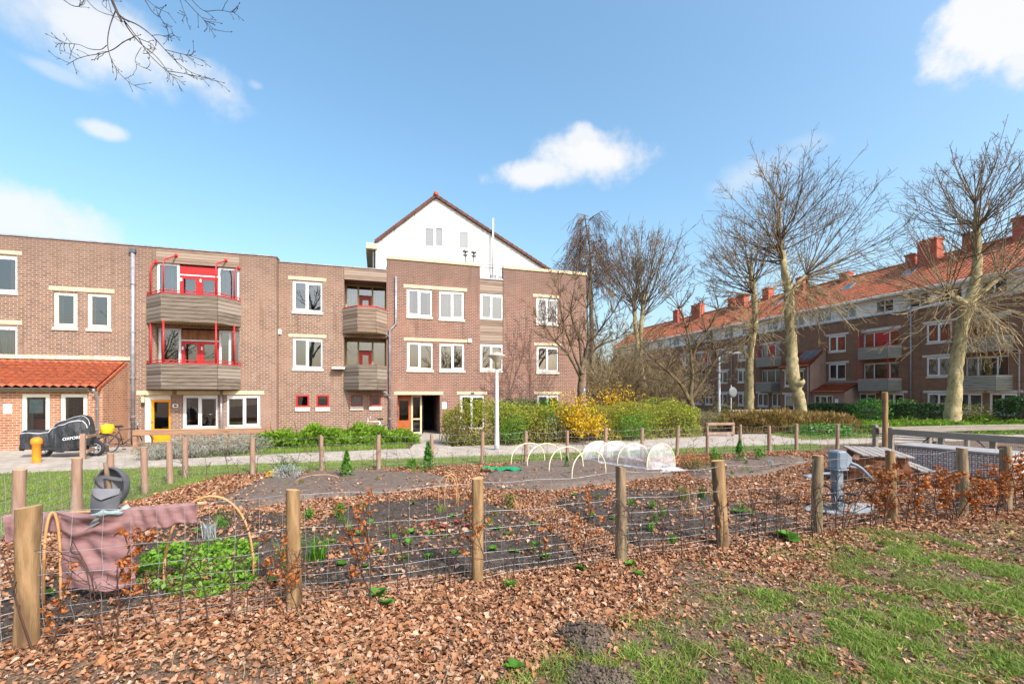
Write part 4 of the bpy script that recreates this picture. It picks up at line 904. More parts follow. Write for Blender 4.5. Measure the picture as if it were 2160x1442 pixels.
mb = MB(); tile_roof(mb, xl-.1, xr+.1, ridge_y, ridge_z, -.4, cz_e+.2, 16, 210, .04, .045, 3); mb.quad((xl-.1, ridge_y, ridge_z-.03), (xr+.1, ridge_y, ridge_z-.03), (xr+.1, 10.3, cz_e+.1), (xl-.1, 10.3, cz_e+.1))
C.part('roof', mb, M['tile_c'])
mb = MB(); mb.tube([(xl-.1, ridge_y, ridge_z+.05), (xr+.1, ridge_y, ridge_z+.05)], .13, 8); C.part('ridge_tile', mb, M['tile_c'])
mb = MB(); mb.add([(xr, 0, cz_e), (xr, 10, cz_e), (xr, ridge_y, ridge_z-.05)], [(0, 1, 2)]); mb.add([(xl, 10, cz_e), (xl, 0, cz_e), (xl, ridge_y, ridge_z-.05)], [(0, 1, 2)]); C.part('gable', mb, M['brick_c'])
for px, py, w, h, y in ((2048, 512, .75, 1.35, 4.6), (1962, 522, 1.5, 1.6, 4.2), (1925, 560, .7, .8, 4.6), (1785, 585, .9, .75, 4.8), (1692, 600, 1.0, 1.5, 4.6), (1620, 625, 1.0, 1.3, 4.6), (1566, 645, 1.5, 1.3, 4.5), (1545, 645, .9, 1.2, 4.6), (1472, 668, 2.0, 1.6, 4.2), (1429, 668, 1.2, 1.7, 4.6), (2157, 480, .8, 1.5, 4.6)):
    x, _ = FC.px(px, py, y); z0 = ridge_z-.9
    mb = MB(); mb.bbox(x-w/2, x+w/2, y-.45, y+.45, z0, ridge_z+h-.2, .02); mb.bbox(x-w/2-.06, x+w/2+.06, y-.51, y+.51, ridge_z+h-.3, ridge_z+h-.12, .02)
    ch = C.part('chimney', mb, M['chimney']); mb = MB()
    for k in range(max(1, int(w/.45))): mb.lathe([(.11, 0), (.09, .22), (.1, .3)], (x-w/2+.22+k*.45, y, ridge_z+h-.2), 8)
    C.part('chimney_pot', mb, M['tile_c'], ch)
sl = (ridge_z-cz_e-.2)/(ridge_y+.4)
for px, py, t in ((1917, 572, .62), (1790, 600, .6), (1640, 640, .6)):
    y = -.4+(ridge_y+.4)*t; x, _ = FC.px(px, py, y); z = cz_e+.2+sl*(y+.4); dy = .45
    mb = MB(); mb.add([(x-.45, y-dy, z-dy*sl+.1), (x+.45, y-dy, z-dy*sl+.1), (x+.45, y+dy, z+dy*sl+.1), (x-.45, y+dy, z+dy*sl+.1), (x-.45, y-dy, z-dy*sl-.05), (x+.45, y-dy, z-dy*sl-.05), (x+.45, y+dy, z+dy*sl-.05), (x-.45, y+dy, z+dy*sl-.05)], [(0, 1, 2, 3), (0, 4, 5, 1), (1, 5, 6, 2), (2, 6, 7, 3), (3, 7, 4, 0)])
    o = C.part('skylight', mb, M['zinc']); mb = MB(); g = .36; mb.quad((x-g, y-g, z-g*sl+.105), (x+g, y-g, z-g*sl+.105), (x+g, y+g, z+g*sl+.105), (x-g, y+g, z+g*sl+.105)); C.part('pane', mb, M['glass'], o)
for i, (bx, w, z) in enumerate(bals):
    p = .95; k = .45; q = [(bx-w/2, -.004), (bx-w/2+k, -p), (bx+w/2-k, -p), (bx+w/2, -.004)]
    b = balcony(C, q, z-.1, z+1.0, 'board_c', 'cap' if i < 2 or i > 3 else None, 6, 'sill')
    red = (i % 2 == 1) and i != 3
    xs = [bx-w/2+.2, bx-w*.18, bx+w*.2, bx+w/2-.2]
    mb = MB(); y = .16; z0, z1 = z+.05, z+2.45
    mb.box(xs[0], xs[3], y, y+.07, z1-.12, z1-.003)
    for x in (xs[0]+.05, xs[1], xs[2], xs[3]-.05): mb.box(x-.045, x+.045, y, y+.07, z0, z1-.12)
    fr_ = C.part('glazing_frame', mb, M['white'])
    mb = MB(); mb.quad((xs[0], y+.04, z0), (xs[3], y+.04, z0), (xs[3], y+.04, z1-.1), (xs[0], y+.04, z1-.1)); C.part('pane', mb, M['glass_c'], fr_)
    if red:
        mb = MB(); l, r_ = xs[1]+.046, xs[2]-.046; zt = z1-.75
        mb.box(l, r_, y-.01, y+.03, zt, z1-.13); md = (l+r_)/2
        for a_, b_ in ((l, md-.01), (md+.01, r_)):
            mb.box(a_, a_+.14, y-.01, y+.03, z0, zt-.05); mb.box(b_-.14, b_, y-.01, y+.03, z0, zt-.05); mb.box(a_+.14, b_-.14, y-.01, y+.03, zt-.25, zt-.05); mb.box(a_+.14, b_-.14, y-.01, y+.03, z0, z0+.35)
        C.part('door', mb, M['red'])
        mb = MB(); mb.box(bx-w/2-.1, bx-w/2+.15, -.02, -.004, z0, z1-.2); C.part('red_side_panel', mb, M['red_dark'])
    if red or i == 0:
        for px_ in (q[1], q[2]):
            mb = MB(); mb.tube([(px_[0], px_[1], z+1.0), (px_[0], px_[1], z+2.7 if i % 2 == 0 else z+2.3), (px_[0], -.05, z+2.75)], .035, 6); C.part('post', mb, M['red'], b)
    if z > 4: lintel(C, bx-w/2+.05, bx+w/2-.05, z+2.47, z+2.75, 0, 'sill')
for x in (-1.95, -22.0, -34.5, -11.0+24): pipe(C, [(x, -.08, cz_e), (x, -.08, .05)], .055, 'zinc', (2, 5, 8))
x = 4.75; pipe(C, [(x-.6, -.6, 5.3), (x, -.12, 5.3), (x, -.12, .05)], .05, 'zinc', (2, 4))
# projecting stair block with a lean-to tiled roof and its porch
sx0_, sx1_, sp, sez, stz = -12.9, -9.5, 2.1, 5.0, 6.75
mb = MB(); sh = [(-12.45, -10.2, 3.0, 4.6), (-12.45, -10.2, .4, 2.1)]; wall_mb(mb, sx0_, sx1_, 0, sez, -sp, sh)
C.part('stair_block', mb, M['brick_c'])
mb = MB(); mb.add([(sx1_, -sp, 0), (sx1_, -.003, 0), (sx1_, -.003, stz-.1), (sx1_, -sp, sez)], [(0, 1, 2, 3)]); mb.add([(sx0_, -sp, 0), (sx0_, -sp, sez), (sx0_, -.003, stz-.1), (sx0_, -.003, 0)], [(0, 1, 2, 3)]); C.part('stair_block_side', mb, M['brick_side'])
for h in sh: window(C, *h, -sp, (.5,), 'white', 'glass_c'); lintel(C, h[0]-.25, h[1]+.2, h[3]+.02, h[3]+.2, -sp, 'sill')
mb = MB(); tile_roof(mb, sx0_-.1, sx1_+.1, -.01, stz, -sp-.25, sez-.02, 8, 14); C.part('lean_to_roof', mb, M['tile'], smooth=True)
for k in range(2):
    x = -11.6+k*.95; mb = MB(); f = lambda t: (-.25-(sp-.45)*t, stz+.12-(stz-sez)*(.12+.78*t)); (ya_, za_), (yb_, zb_) = f(0), f(1)
    mb.add([(x, ya_, za_), (x+.85, ya_, za_), (x+.85, yb_, zb_), (x, yb_, zb_), (x, ya_, za_-.15), (x+.85, ya_, za_-.15), (x+.85, yb_, zb_-.15), (x, yb_, zb_-.15)], [(0, 3, 2, 1), (0, 1, 5, 4), (1, 2, 6, 5), (2, 3, 7, 6), (3, 0, 4, 7)]); o = C.part('roof_light', mb, M['zinc'])
    mb = MB(); g = lambda t: f(t)
    mb.quad((x+.06, ya_-.05, za_-.03), (x+.79, ya_-.05, za_-.03), (x+.79, yb_+.05, zb_+.045), (x+.06, yb_+.05, zb_+.045)); C.part('pane', mb, M['gutter'], o)
mb = MB(); mb.tube([(sx1_-.15, -sp-.1, sez-.1), (sx1_-.15, -sp-.1, .05)], .05, 8); C.part('downpipe', mb, M['zinc'])
qx0, qx1, qp, qe, qt = -9.48, -6.2, 1.9, 2.35, 3.25
mb = MB(); wall_mb(mb, qx0, qx1, 0, qe, -qp, [(-9.2, -7.3, .1, 2.05, .1)]); mb.add([(qx1, -qp, 0), (qx1, -.003, 0), (qx1, -.003, qt-.08), (qx1, -qp, qe)], [(0, 1, 2, 3)]); C.part('porch_wall', mb, M['brick_side'])
window(C, -9.2, -7.3, .1, 2.05, -qp, (.33, .66), 'sill', 'glass_c', None, False, rec=.02)
mb = MB(); tile_roof(mb, qx0, qx1+.1, -.01, qt, -qp-.25, qe+.02, 6, 13); C.part('porch_roof', mb, M['tile'], smooth=True)
mb = MB(); mb.box(qx0, qx1+.1, -.08, -.004, qt+.03, qt+.17); C.part('flashing_band', mb, M['zinc'])
mb = MB(); mb.box(-7.1, -6.8, -qp-.02, -qp-.004, 1.3, 1.7); C.part('notice', mb, M['paper'])
# second projecting block further down the terrace
mb = MB(); wall_mb(mb, -35.9, -31.9, 0, 5.0, -2.1, [(-35.4, -32.6, 3.0, 4.6), (-35.4, -32.6, .4, 2.1)]); mb.add([(-31.9, -2.1, 0), (-31.9, -.003, 0), (-31.9, -.003, 6.65), (-31.9, -2.1, 5.0)], [(0, 1, 2, 3)]); C.part('stair_block', mb, M['brick_c'])
for h in ((-35.4, -32.6, 3.0, 4.6), (-35.4, -32.6, .4, 2.1)): window(C, *h, -2.1, (.5,), 'white', 'glass_c')
mb = MB(); tile_roof(mb, -36, -31.8, -.01, 6.75, -2.35, 4.98, 8, 14); C.part('lean_to_roof', mb, M['tile'], smooth=True)
# ================================================================== TREES
def unit(v): v = np.array(v, float); return v/(np.linalg.norm(v)+1e-9)
def shoot(p, d, L, r0, r1, n, R, wob=.08, up=0.0):
    pts = [np.array(p, float)]; d = unit(d); st = L/(n-1)
    for i in range(n-1):
        d = unit(d+np.array([R.gauss(0, wob), R.gauss(0, wob), R.gauss(0, wob)+up/(n-1)])); pts.append(pts[-1]+d*st)
    return np.array(pts), np.linspace(r0, r1, n)
def along(pts, t):
    f = t*(len(pts)-1); i = min(int(f), len(pts)-2); a = f-i
    return pts[i]*(1-a)+pts[i+1]*a, unit(pts[i+1]-pts[i])
def side_dir(d, R, ang):
    a = np.cross(d, [R.gauss(0, 1), R.gauss(0, 1), R.gauss(0, 1)]); a = unit(a); return d*cos(ang)+a*sin(ang)
def fan(out, head, axis, n, L, r, R, spread=70, up=.35, k1=6, k2=3, rmin=.009, gap=.3, flat=1.0, wob=.07, droop=0.0, stem=0.0):
    """a pollard head: many long shoots with side twigs"""
    axis = unit(axis)
    for i in range(n):
        ang = radians(spread)*sqrt((i+.5)/n); ph = i*2.39996+R.random()*.5
        a = unit(np.cross(axis, [.3, .8, .1] if abs(axis[2]) > .5 else [0, 0, 1])); b = np.cross(axis, a)
        d = axis*cos(ang)+(a*cos(ph)+b*sin(ph)*flat)*sin(ang)
        l = L*R.uniform(.75, 1.08)*(1-.25*(ang/radians(100)))
        P, rd = shoot(np.array(head)-np.array([0, 0, stem])*R.random()**2, d, l, r*R.uniform(.7, 1.1), rmin*1.2, 7, R, wob, up-droop); out.append((P, rd))
        for j in range(k1):
            t = R.uniform(gap, .95); q, dd = along(P, t); l2 = l*R.uniform(.16, .36)*(1.15-t*.6)
            P2, r2 = shoot(q, side_dir(dd, R, radians(R.uniform(22, 50))), l2, max(rmin*1.3, r*.45*(1-t*.6)), rmin, 5, R, wob*1.3, up*.6-droop*1.2); out.append((P2, r2))
            for _ in range(k2):
                q3, d3 = along(P2, R.uniform(.25, .95)); P3, r3 = shoot(q3, side_dir(d3, R, radians(R.uniform(25, 60))), l2*R.uniform(.25, .5), rmin, rmin*.75, 3, R, wob*1.5, up*.3-droop); out.append((P3, r3))
def limb(out, pts, rads, R, n=None):
    """a trunk or limb through the given points, smoothed"""
    pts = np.array(pts, float); t = np.arange(len(pts)); n = n or 6*len(pts); u = np.linspace(0, len(pts)-1, n)
    P = []
    for x in u:
        i = min(int(x), len(pts)-2); f = x-i; p0 = pts[max(i-1, 0)]; p1 = pts[i]; p2 = pts[i+1]; p3 = pts[min(i+2, len(pts)-1)]
        P.append(.5*((2*p1)+(-p0+p2)*f+(2*p0-5*p1+4*p2-p3)*f*f+(-p0+3*p1-3*p2+p3)*f**3))
    r = np.interp(u, t, rads); r = r*(1+.07*np.array([R.gauss(0, 1) for _ in u])); out.append((np.array(P), r))
def tree(label, base, trunk, crown, mt='bark', mc='twig', light=None, group=None, name='tree', S=3):
    o = empty(name, base, 0, label, 'tree', group); b = np.array(base)
    if trunk:
        V, Fq = tubes([(p-b, r) for p, r in trunk], 16); q = np.stack([fbm(V[:, 0]*5+V[:, 2]*2, V[:, 1]*5+V[:, 2]*1.3, 3)-.5, fbm(V[:, 1]*5+31+V[:, 2]*1.7, V[:, 0]*5+V[:, 2]*2.2, 3)-.5], axis=1); V[:, :2] += q*.13*min(1, trunk[0][1].max()*3); npmesh('trunk', V, Fq, M[mt], o, True)
    if crown:
        V, Fq = tubes([(p-b, r) for p, r in crown], S); npmesh('crown', V, Fq, M[mc], o, True)
    if light:
        V, Fq = tubes([(p-b, r) for p, r in light], 3); npmesh('twig_burr', V, Fq, M['twig_light'], o, True)
    return o
# right-hand pollarded plane
R = random.Random(1); Z = 26.0; P_ = lambda x, y, dz=0: at(x, y, Z+dz)
tk = []; cr = []; lt = []
limb(tk, [at(2004, 912, Z), P_(2012, 850), P_(2018, 770), P_(2030, 690), P_(2040, 650)], [.46, .37, .30, .27, .36], R)
limb(tk, [P_(2040, 655), P_(2056, 600), P_(2061, 540), P_(2060, 470), P_(2058, 440)], [.36, .26, .2, .17, .05], R); limb(tk, [P_(2040, 650), P_(2020, 632), P_(1998, 622)], [.26, .22, .13], R)
limb(tk, [P_(2045, 640), P_(2080, 610, -.4), P_(2110, 585, -.6)], [.2, .12, .07], R)
limb(tk, [P_(2061, 540), P_(2062, 480), P_(2056, 430)], [.18, .11, .035], R)
fan(cr, P_(2060, 470), (0, 0, 1), 48, 6.2, .036, R, 84, .45, 8, 3, .0085, stem=2.4); fan(cr, P_(2056, 430), (0, 0, 1), 10, 3.7, .045, R, 40, .3, 7, 3, .011); fan(cr, P_(2058, 540), (0, 0, .5), 12, 4.2, .045, R, 100, .55, 6, 3, .011)
fan(cr, P_(1998, 622), (-.8, 0, .5), 20, 6.2, .036, R, 62, .5, 7, 3, .0085); fan(cr, P_(2110, 585, -.6), (.6, -.2, .7), 18, 5.4, .036, R, 62, .4, 7, 3, .0085)
fan(lt, P_(2042, 645), (.3, -.3, -.15), 60, 4.4, .026, R, 95, .1, 5, 2, .012, droop=.5, wob=.16); fan(lt, P_(2010, 628), (-.7, -.3, .0), 32, 5.4, .026, R, 80, .1, 5, 2, .012, droop=.25, wob=.14)
tree('big pollarded bare tree at the right edge with leaning pale trunk and tangled shoots', at(2004, 912, Z), tk, cr, light=lt)
# twin-headed sinuous plane
R = random.Random(2); Z = 28.0; tk = []; cr = []; lt = []
limb(tk, [at(1694, 905, Z), P_(1690, 868), P_(1683, 830), P_(1672, 790), P_(1671, 740), P_(1666, 680), P_(1664, 615)], [.42, .36, .33, .36, .30, .27, .31], R)
limb(tk, [P_(1664, 615), P_(1656, 575), P_(1650, 530), P_(1645, 505)], [.28, .22, .17, .14], R); limb(tk, [P_(1664, 620), P_(1682, 600), P_(1700, 580)], [.22, .15, .1], R)
limb(tk, [P_(1647, 515), P_(1644, 470), P_(1648, 425)], [.14, .08, .03], R)
limb(tk, [P_(1676, 810), P_(1688, 805, -.3), P_(1690, 800, -.42)], [.3, .26, .1], R, 6)
fan(cr, P_(1645, 498), (.05, 0, 1), 48, 6.3, .036, R, 84, .45, 8, 3, .0085, stem=1.8); fan(cr, P_(1700, 580), (.75, 0, .8), 28, 7.2, .036, R, 55, .35, 7, 3, .0085); fan(cr, P_(1648, 425), (.1, 0, 1), 9, 3.0, .04, R, 45, .2, 7, 3, .011)
fan(cr, P_(1652, 550), (-.6, 0, .6), 14, 4.6, .05, R, 55, .4, 6, 3, .012)
fan(lt, P_(1666, 612), (0, -.3, -.1), 60, 3.8, .024, R, 98, .1, 4, 2, .012, droop=.5, wob=.17); fan(lt, P_(1700, 590), (.8, -.3, -.2), 28, 4.8, .024, R, 70, .1, 4, 2, .012, droop=.45, wob=.14)
tree('pollarded bare tree with a sinuous knobbly pale trunk before the stair block', at(1694, 905, Z), tk, cr, light=lt)
# straight plane further back
R = random.Random(3); Z = 36.0; tk = []; cr = []; lt = []
limb(tk, [at(1579, 887, Z), P_(1580, 830), P_(1580, 780), P_(1587, 710), P_(1593, 680), P_(1590, 620), P_(1587, 590)], [.42, .33, .3, .27, .25, .22, .25], R); limb(tk, [P_(1584, 765), P_(1572, 745), P_(1566, 730)], [.2, .15, .09], R)
limb(tk, [P_(1587, 600), P_(1584, 550), P_(1587, 515)], [.16, .09, .03], R)
fan(cr, P_(1587, 585), (-.1, 0, 1), 46, 6.9, .042, R, 82, .5, 8, 3, .0105, stem=1.8); fan(cr, P_(1590, 620), (-.7, 0, .4), 16, 5.6, .05, R, 60, .3, 6, 3, .015)
fan(lt, P_(1588, 690), (-.3, -.3, .1), 54, 4.8, .03, R, 90, .1, 4, 2, .014, droop=.4, wob=.15); fan(lt, P_(1566, 735), (-.8, -.2, 0), 16, 3.2, .03, R, 70, .1, 4, 2, .014, droop=.4, wob=.15)
tree('pollarded bare tree with a straight slim trunk behind the white rail', at(1579, 887, Z), tk, cr, light=lt)
# twin trunks behind the hedge
R = random.Random(4); Z = 44.0; tk = []; cr = []; lt = []
for xs in ([(1337, 880), (1335, 820), (1345, 740), (1340, 680), (1338, 640), (1336, 600)], [(1362, 880), (1360, 830), (1350, 760), (1352, 690), (1357, 645), (1360, 605)]): limb(tk, [at(x, y, Z) for x, y in xs], [.34, .27, .24, .21, .2, .07], R)
fan(cr, P_(1338, 635), (-.2, 0, 1), 40, 8.4, .055, R, 55, .6, 7, 3, .016, stem=1.5); fan(cr, P_(1357, 640), (.25, 0, 1), 40, 8.2, .055, R, 55, .6, 7, 3, .016, stem=1.5)
fan(lt, P_(1348, 740), (0, -.2, .1), 40, 5.0, .035, R, 100, .1, 5, 2, .018, droop=.3, wob=.15)
tree('twin-stemmed bare tree with two fan-shaped heads behind the hedge', at(1350, 880, Z), tk, cr, light=lt)
# spreading orchard-like tree by the lamp
R = random.Random(6); Z = 29.0; tk = []; cr = []
b0 = at(1462, 890, Z); P_ = lambda x, y, dz=0: at(x, y, Z+dz)
limb(tk, [b0, P_(1460, 860), P_(1455, 842)], [.24, .2, .2], R)
L1 = [P_(1455, 845), P_(1436, 810), P_(1405, 780), P_(1382, 762)]; L2 = [P_(1455, 845), P_(1460, 790), P_(1456, 740), P_(1448, 690), P_(1432, 650)]; L3 = [P_(1457, 842), P_(1480, 808), P_(1500, 775), P_(1512, 752), P_(1505, 735)]; L4 = [P_(1457, 780), P_(1468, 735), P_(1490, 700), P_(1515, 655)]
for l, r0 in ((L1, .13), (L2, .14), (L3, .13), (L4, .09)):
    limb(tk, l, np.linspace(r0, .045, len(l)), R)
    for q in l[1:]:
        fan(cr, q, unit(q-l[0])*.6+np.array([0, 0, .5]), 8, 2.6, .04, R, 85, .3, 5, 3, .012, wob=.14)
tree('spreading bare orchard tree with low forked limbs beside the tall lamp', b0, tk, cr, 'bark_top', 'twig')
# upright tree in front of the block corner
R = random.Random(7); Z = 22.3; tk = []; cr = []
b0 = at(1226, 922, Z); limb(tk, [b0, P_(1226, 860), P_(1224, 810), P_(1228, 785)], [.2, .16, .15, .17], R)
for l in ([(1228, 788), (1205, 730), (1188, 680), (1180, 620)], [(1228, 788), (1222, 720), (1205, 660), (1215, 590)], [(1228, 788), (1235, 740), (1262, 700), (1292, 660)], [(1228, 788), (1240, 720), (1238, 650), (1246, 590)], [(1226, 800), (1200, 750), (1172, 720), (1150, 690)], [(1232, 775), (1256, 735), (1300, 715)]):
    l = [P_(x, y, R.uniform(-.5, .5)) for x, y in l]; limb(tk, l, np.linspace(.085, .022, len(l)), R)
    for q in l[1:]: fan(cr, q, unit(q-l[0])*.8+np.array([0, 0, .5]), 7, 1.9, .025, R, 62, .25, 6, 3, .0085, wob=.1)
tree('dark multi-limbed bare tree in front of the brick block corner', b0, tk, cr, 'bark_dark', 'twig')
# weeping birch
R = random.Random(8); Z = 40.0; tk = []; cr = []
b0 = at(1252, 880, Z); limb(tk, [b0, P_(1248, 700), P_(1246, 600), P_(1243, 520), P_(1232, 455)], [.28, .22, .15, .09, .03], R)
for i in range(46):
    t = R.uniform(.35, .99); y = 700-(700-450)*t; x = 1247-6*t; w = (1-t)*2.9+1.0
    d = np.array([R.gauss(-.15, 1), R.gauss(0, 1), .35]); P, r = shoot(P_(x, y), d, w*R.uniform(.7, 1.5), .05, .02, 6, R, .1, -.35); cr.append((P, r))
    for j in range(16):
        q, dd = along(P, R.uniform(.2, 1)); P2, r2 = shoot(q, dd*.4+np.array([R.gauss(0, .25), R.gauss(0, .25), -.5]), R.uniform(1.0, 2.6), .014, .013, 5, R, .06, -.7); cr.append((P2, r2))
        for _ in range(2):
            q3, d3 = along(P2, R.uniform(.1, .8)); cr.append(shoot(q3, side_dir(d3, R, .5), R.uniform(.4, 1.0), .012, .012, 3, R, .08, -.5))
tree('tall weeping birch with hanging twigs rising behind the brick block', b0, tk, cr, 'bark_dark', 'twig_birch')
# thicket of bare shrubs and slim trees behind the hedge
R = random.Random(9)
for i, (px, Zs, yt, n) in enumerate([(1275, 34, 735, 26), (1300, 40, 715, 26), (1325, 37, 740, 24), (1390, 38, 735, 24), (1415, 46, 690, 24), (1255, 46, 660, 24), (1292, 50, 640, 26), (1318, 52, 660, 24), (1378, 50, 690, 24), (1440, 42, 750, 20)]):
    b0 = at(px, 830+H*F/Zs, Zs); hgt = (HY-yt)/F*Zs+H; tk = []; cr = []
    limb(tk, [b0, b0+np.array([R.gauss(0, .2), 0, hgt*.18]), b0+np.array([R.gauss(0, .3), 0, hgt*.36])], [.13, .1, .09], R)
    hd = tk[0][0][-1]; fan(cr, hd, (R.gauss(0, .1), 0, 1), n+16, hgt*.62, .035, R, 90, .25, 8, 4, .0145, wob=.14, stem=hgt*.2); fan(cr, b0+np.array([0, 0, .3]), (0, 0, 1), 22, hgt*.62, .03, R, 60, .2, 5, 2, .015, wob=.1)
    tree('ochre bare shrubby tree in the thicket behind the hedge', b0, tk, cr, 'bark_dark', 'twig_bg', group='bare trees in the thicket behind the hedge')
# slim young tree stems with stakes in the gap
# the tree beside the photographer whose bough hangs into the top left
R = random.Random(10); tk = []; cr = []
b0 = np.array([-6.4, -3.2, 0]); limb(tk, [b0, b0+[.1, .1, 2.5], b0+[.3, .5, 5.2], b0+[.6, 1.2, 8.2], b0+[.5, 1.6, 11]], [.34, .28, .22, .15, .06], R)
Zb = 5.0; B_ = lambda x, y, dz=0: at(x, y, Zb+dz)
limb(tk, [b0+[.32, .55, 5.4], b0+[.9, 3.2, 6.9], b0+[1.5, 6.3, 7.35], B_(222, -130, .1), B_(237, -10), B_(262, 45)], [.11, .07, .045, .026, .0125, .009], R, 40)
def twig(pp, r0, r1, side=5, L=.17):
    l = [B_(x, y, R.uniform(-.06, .06)) for x, y in pp]; limb(cr, l, np.linspace(r0, r1, len(l)), R, 4*len(l)); P = cr[-1][0]
    for _ in range(side):
        t = R.uniform(.35, .98); q, d = along(P, t); P2, r2 = shoot(q, side_dir(d, R, radians(R.uniform(25, 65))), L*R.uniform(.3, 1), .0032, .0018, 5, R, .2, .05); cr.append((P2, r2))
        if R.random() < .6: q3, d3 = along(P2, R.uniform(.4, .9)); cr.append(shoot(q3, side_dir(d3, R, .8), L*.3, .0024, .0016, 3, R, .2))
        cr.append((np.array([P2[-1], P2[-1]+unit(P2[-1]-P2[-2])*.012, P2[-1]+unit(P2[-1]-P2[-2])*.026]), np.array([.002, .0055, .001])))
twig([(258, 38), (275, 60), (292, 80), (318, 92), (330, 105)], .006, .003, 4); twig([(262, 45), (270, 60), (284, 78), (300, 95), (330, 120), (352, 148)], .008, .0035, 7)
twig([(284, 78), (262, 88), (240, 104), (215, 113), (185, 118), (162, 125), (140, 138)], .006, .0022, 9); twig([(225, 96), (212, 105), (188, 103), (165, 94), (135, 92), (117, 91)], .0045, .002, 8)
twig([(244, 22), (232, 55), (227, 88), (232, 118), (250, 152), (276, 176), (306, 190)], .006, .002, 7); twig([(247, 26), (262, 40), (292, 54), (320, 75), (348, 105), (372, 130), (402, 152), (440, 165)], .0075, .0022, 10)
twig([(348, 105), (375, 112), (400, 118), (436, 130)], .0042, .002, 7); twig([(292, 80), (310, 110), (340, 140), (352, 150), (372, 170), (380, 188)], .005, .002, 8); twig([(352, 150), (380, 154), (420, 162), (462, 172)], .0045, .002, 7)
twig([(320, 75), (335, 74), (348, 76), (366, 70)], .0035, .002, 4); twig([(298, 100), (286, 122), (288, 135), (310, 146)], .003, .0016, 4)
twig([(120, -12), (150, 11), (170, 12), (180, -5)], .005, .003, 5); twig([(176, -8), (205, 22), (240, 32), (215, 8), (232, -4)], .004, .002, 6); twig([(300, -10), (322, 26), (338, 38), (352, 60), (356, 74)], .005, .002, 7)
twig([(306, -4), (330, 16), (358, 29)], .0035, .002, 4); twig([(380, -10), (412, 24), (432, 44), (455, 66)], .005, .002, 9); twig([(398, -8), (428, 22), (462, 22), (495, 27)], .0045, .002, 8); twig([(378, -6), (388, 24), (397, 43)], .003, .0018, 4)
fan(cr, b0+np.array([.5, 1.6, 10.5]), (.2, .2, 1), 16, 4, .04, R, 80, .2, 5, 3, .008); fan(cr, b0+np.array([.6, 1.2, 8.2]), (.6, .2, .6), 12, 4, .04, R, 70, .2, 5, 3, .008)
for a, c in (((300, -10), (250, -75)), ((380, -10), (250, -75)), ((120, -12), (240, -80)), ((176, -8), (238, -60)), ((398, -8), (380, -10))): limb(cr, [B_(*a), B_((a[0]+c[0])/2, (a[1]+c[1])/2-12), B_(*c)], [.005, .007, .009], R, 8)
tree('bare tree whose drooping budded bough hangs into the top left sky', b0, tk, cr, 'branch', 'branch', S=5)
# ================================================================== HEDGES AND SHRUBS
def shrub(name, label, cat, loc, V, Fq, m, stems=None, group=None, sm='sapling', rz=0):
    o = empty(name, loc, rz, label, cat, group)
    npmesh('foliage', V, [Fq] if not isinstance(Fq, list) else Fq, M[m], o)
    if stems: v, f = tubes(stems, 4); npmesh('stem', v, f, M[sm], o, True)
    return o
def ell_points(n, c, r, shell=.55, rs=rng, lump=.25):
    d = rs.normal(size=(n, 3)); d /= np.linalg.norm(d, axis=1, keepdims=True)
    k = 1+lump*(fbm(d[:, 0]*2.5+c[0]*3+40, d[:, 1]*2.5+d[:, 2]*3+60, 3)-.5)*2
    rr = (shell+(1-shell)*rs.random(n)**.6)*k
    return np.array(c)+d*np.array(r)*rr[:, None]
def stems_for(R, n, h, spread, r=.012):
    out = []
    for _ in range(n): out.append(shoot((R.gauss(0, spread*.25), R.gauss(0, spread*.25), 0), (R.gauss(0, .35), R.gauss(0, .35), 1), h*R.uniform(.6, .95), r, r*.4, 5, R, .12))
    return out
def hedge_points(n, path, half, hgt, rs=rng, rough=.12):
    """points in the outer skin of a hedge that follows a polyline; hgt(t) height"""
    path = np.array(path, float); seg = np.linalg.norm(np.diff(path, axis=0), axis=1); cum = np.concatenate([[0], np.cumsum(seg)]); Lh = cum[-1]
    s = rs.random(n)*Lh; x = np.interp(s, cum, path[:, 0]); y = np.interp(s, cum, path[:, 1])
    i = np.clip(np.searchsorted(cum, s)-1, 0, len(seg)-1); d = (path[1:]-path[:-1])[i]/seg[i][:, None]
    w = rs.uniform(-1, 1, n); v = rs.random(n); side = rs.random(n); hh = np.array([hgt(a) for a in s/Lh])
    kk = 1-rs.random(n)**2*.5
    w = np.where(side < .62, np.sign(w)*kk, w); v = np.where(side < .62, v, kk)
    end = np.minimum(s, Lh-s); capr = np.clip(end/half, 0, 1)**.5
    lump = 1+rough*2*(fbm(s*1.1+7, v*3+w*2+3, 3)-.5)
    z = hh*v*lump*(1-.12*(1-capr)); wn = half*w*lump*(.55+.45*capr)*(1-.18*v**3)
    return np.stack([x-d[:, 1]*wn, y+d[:, 0]*wn, z], axis=1), s/Lh
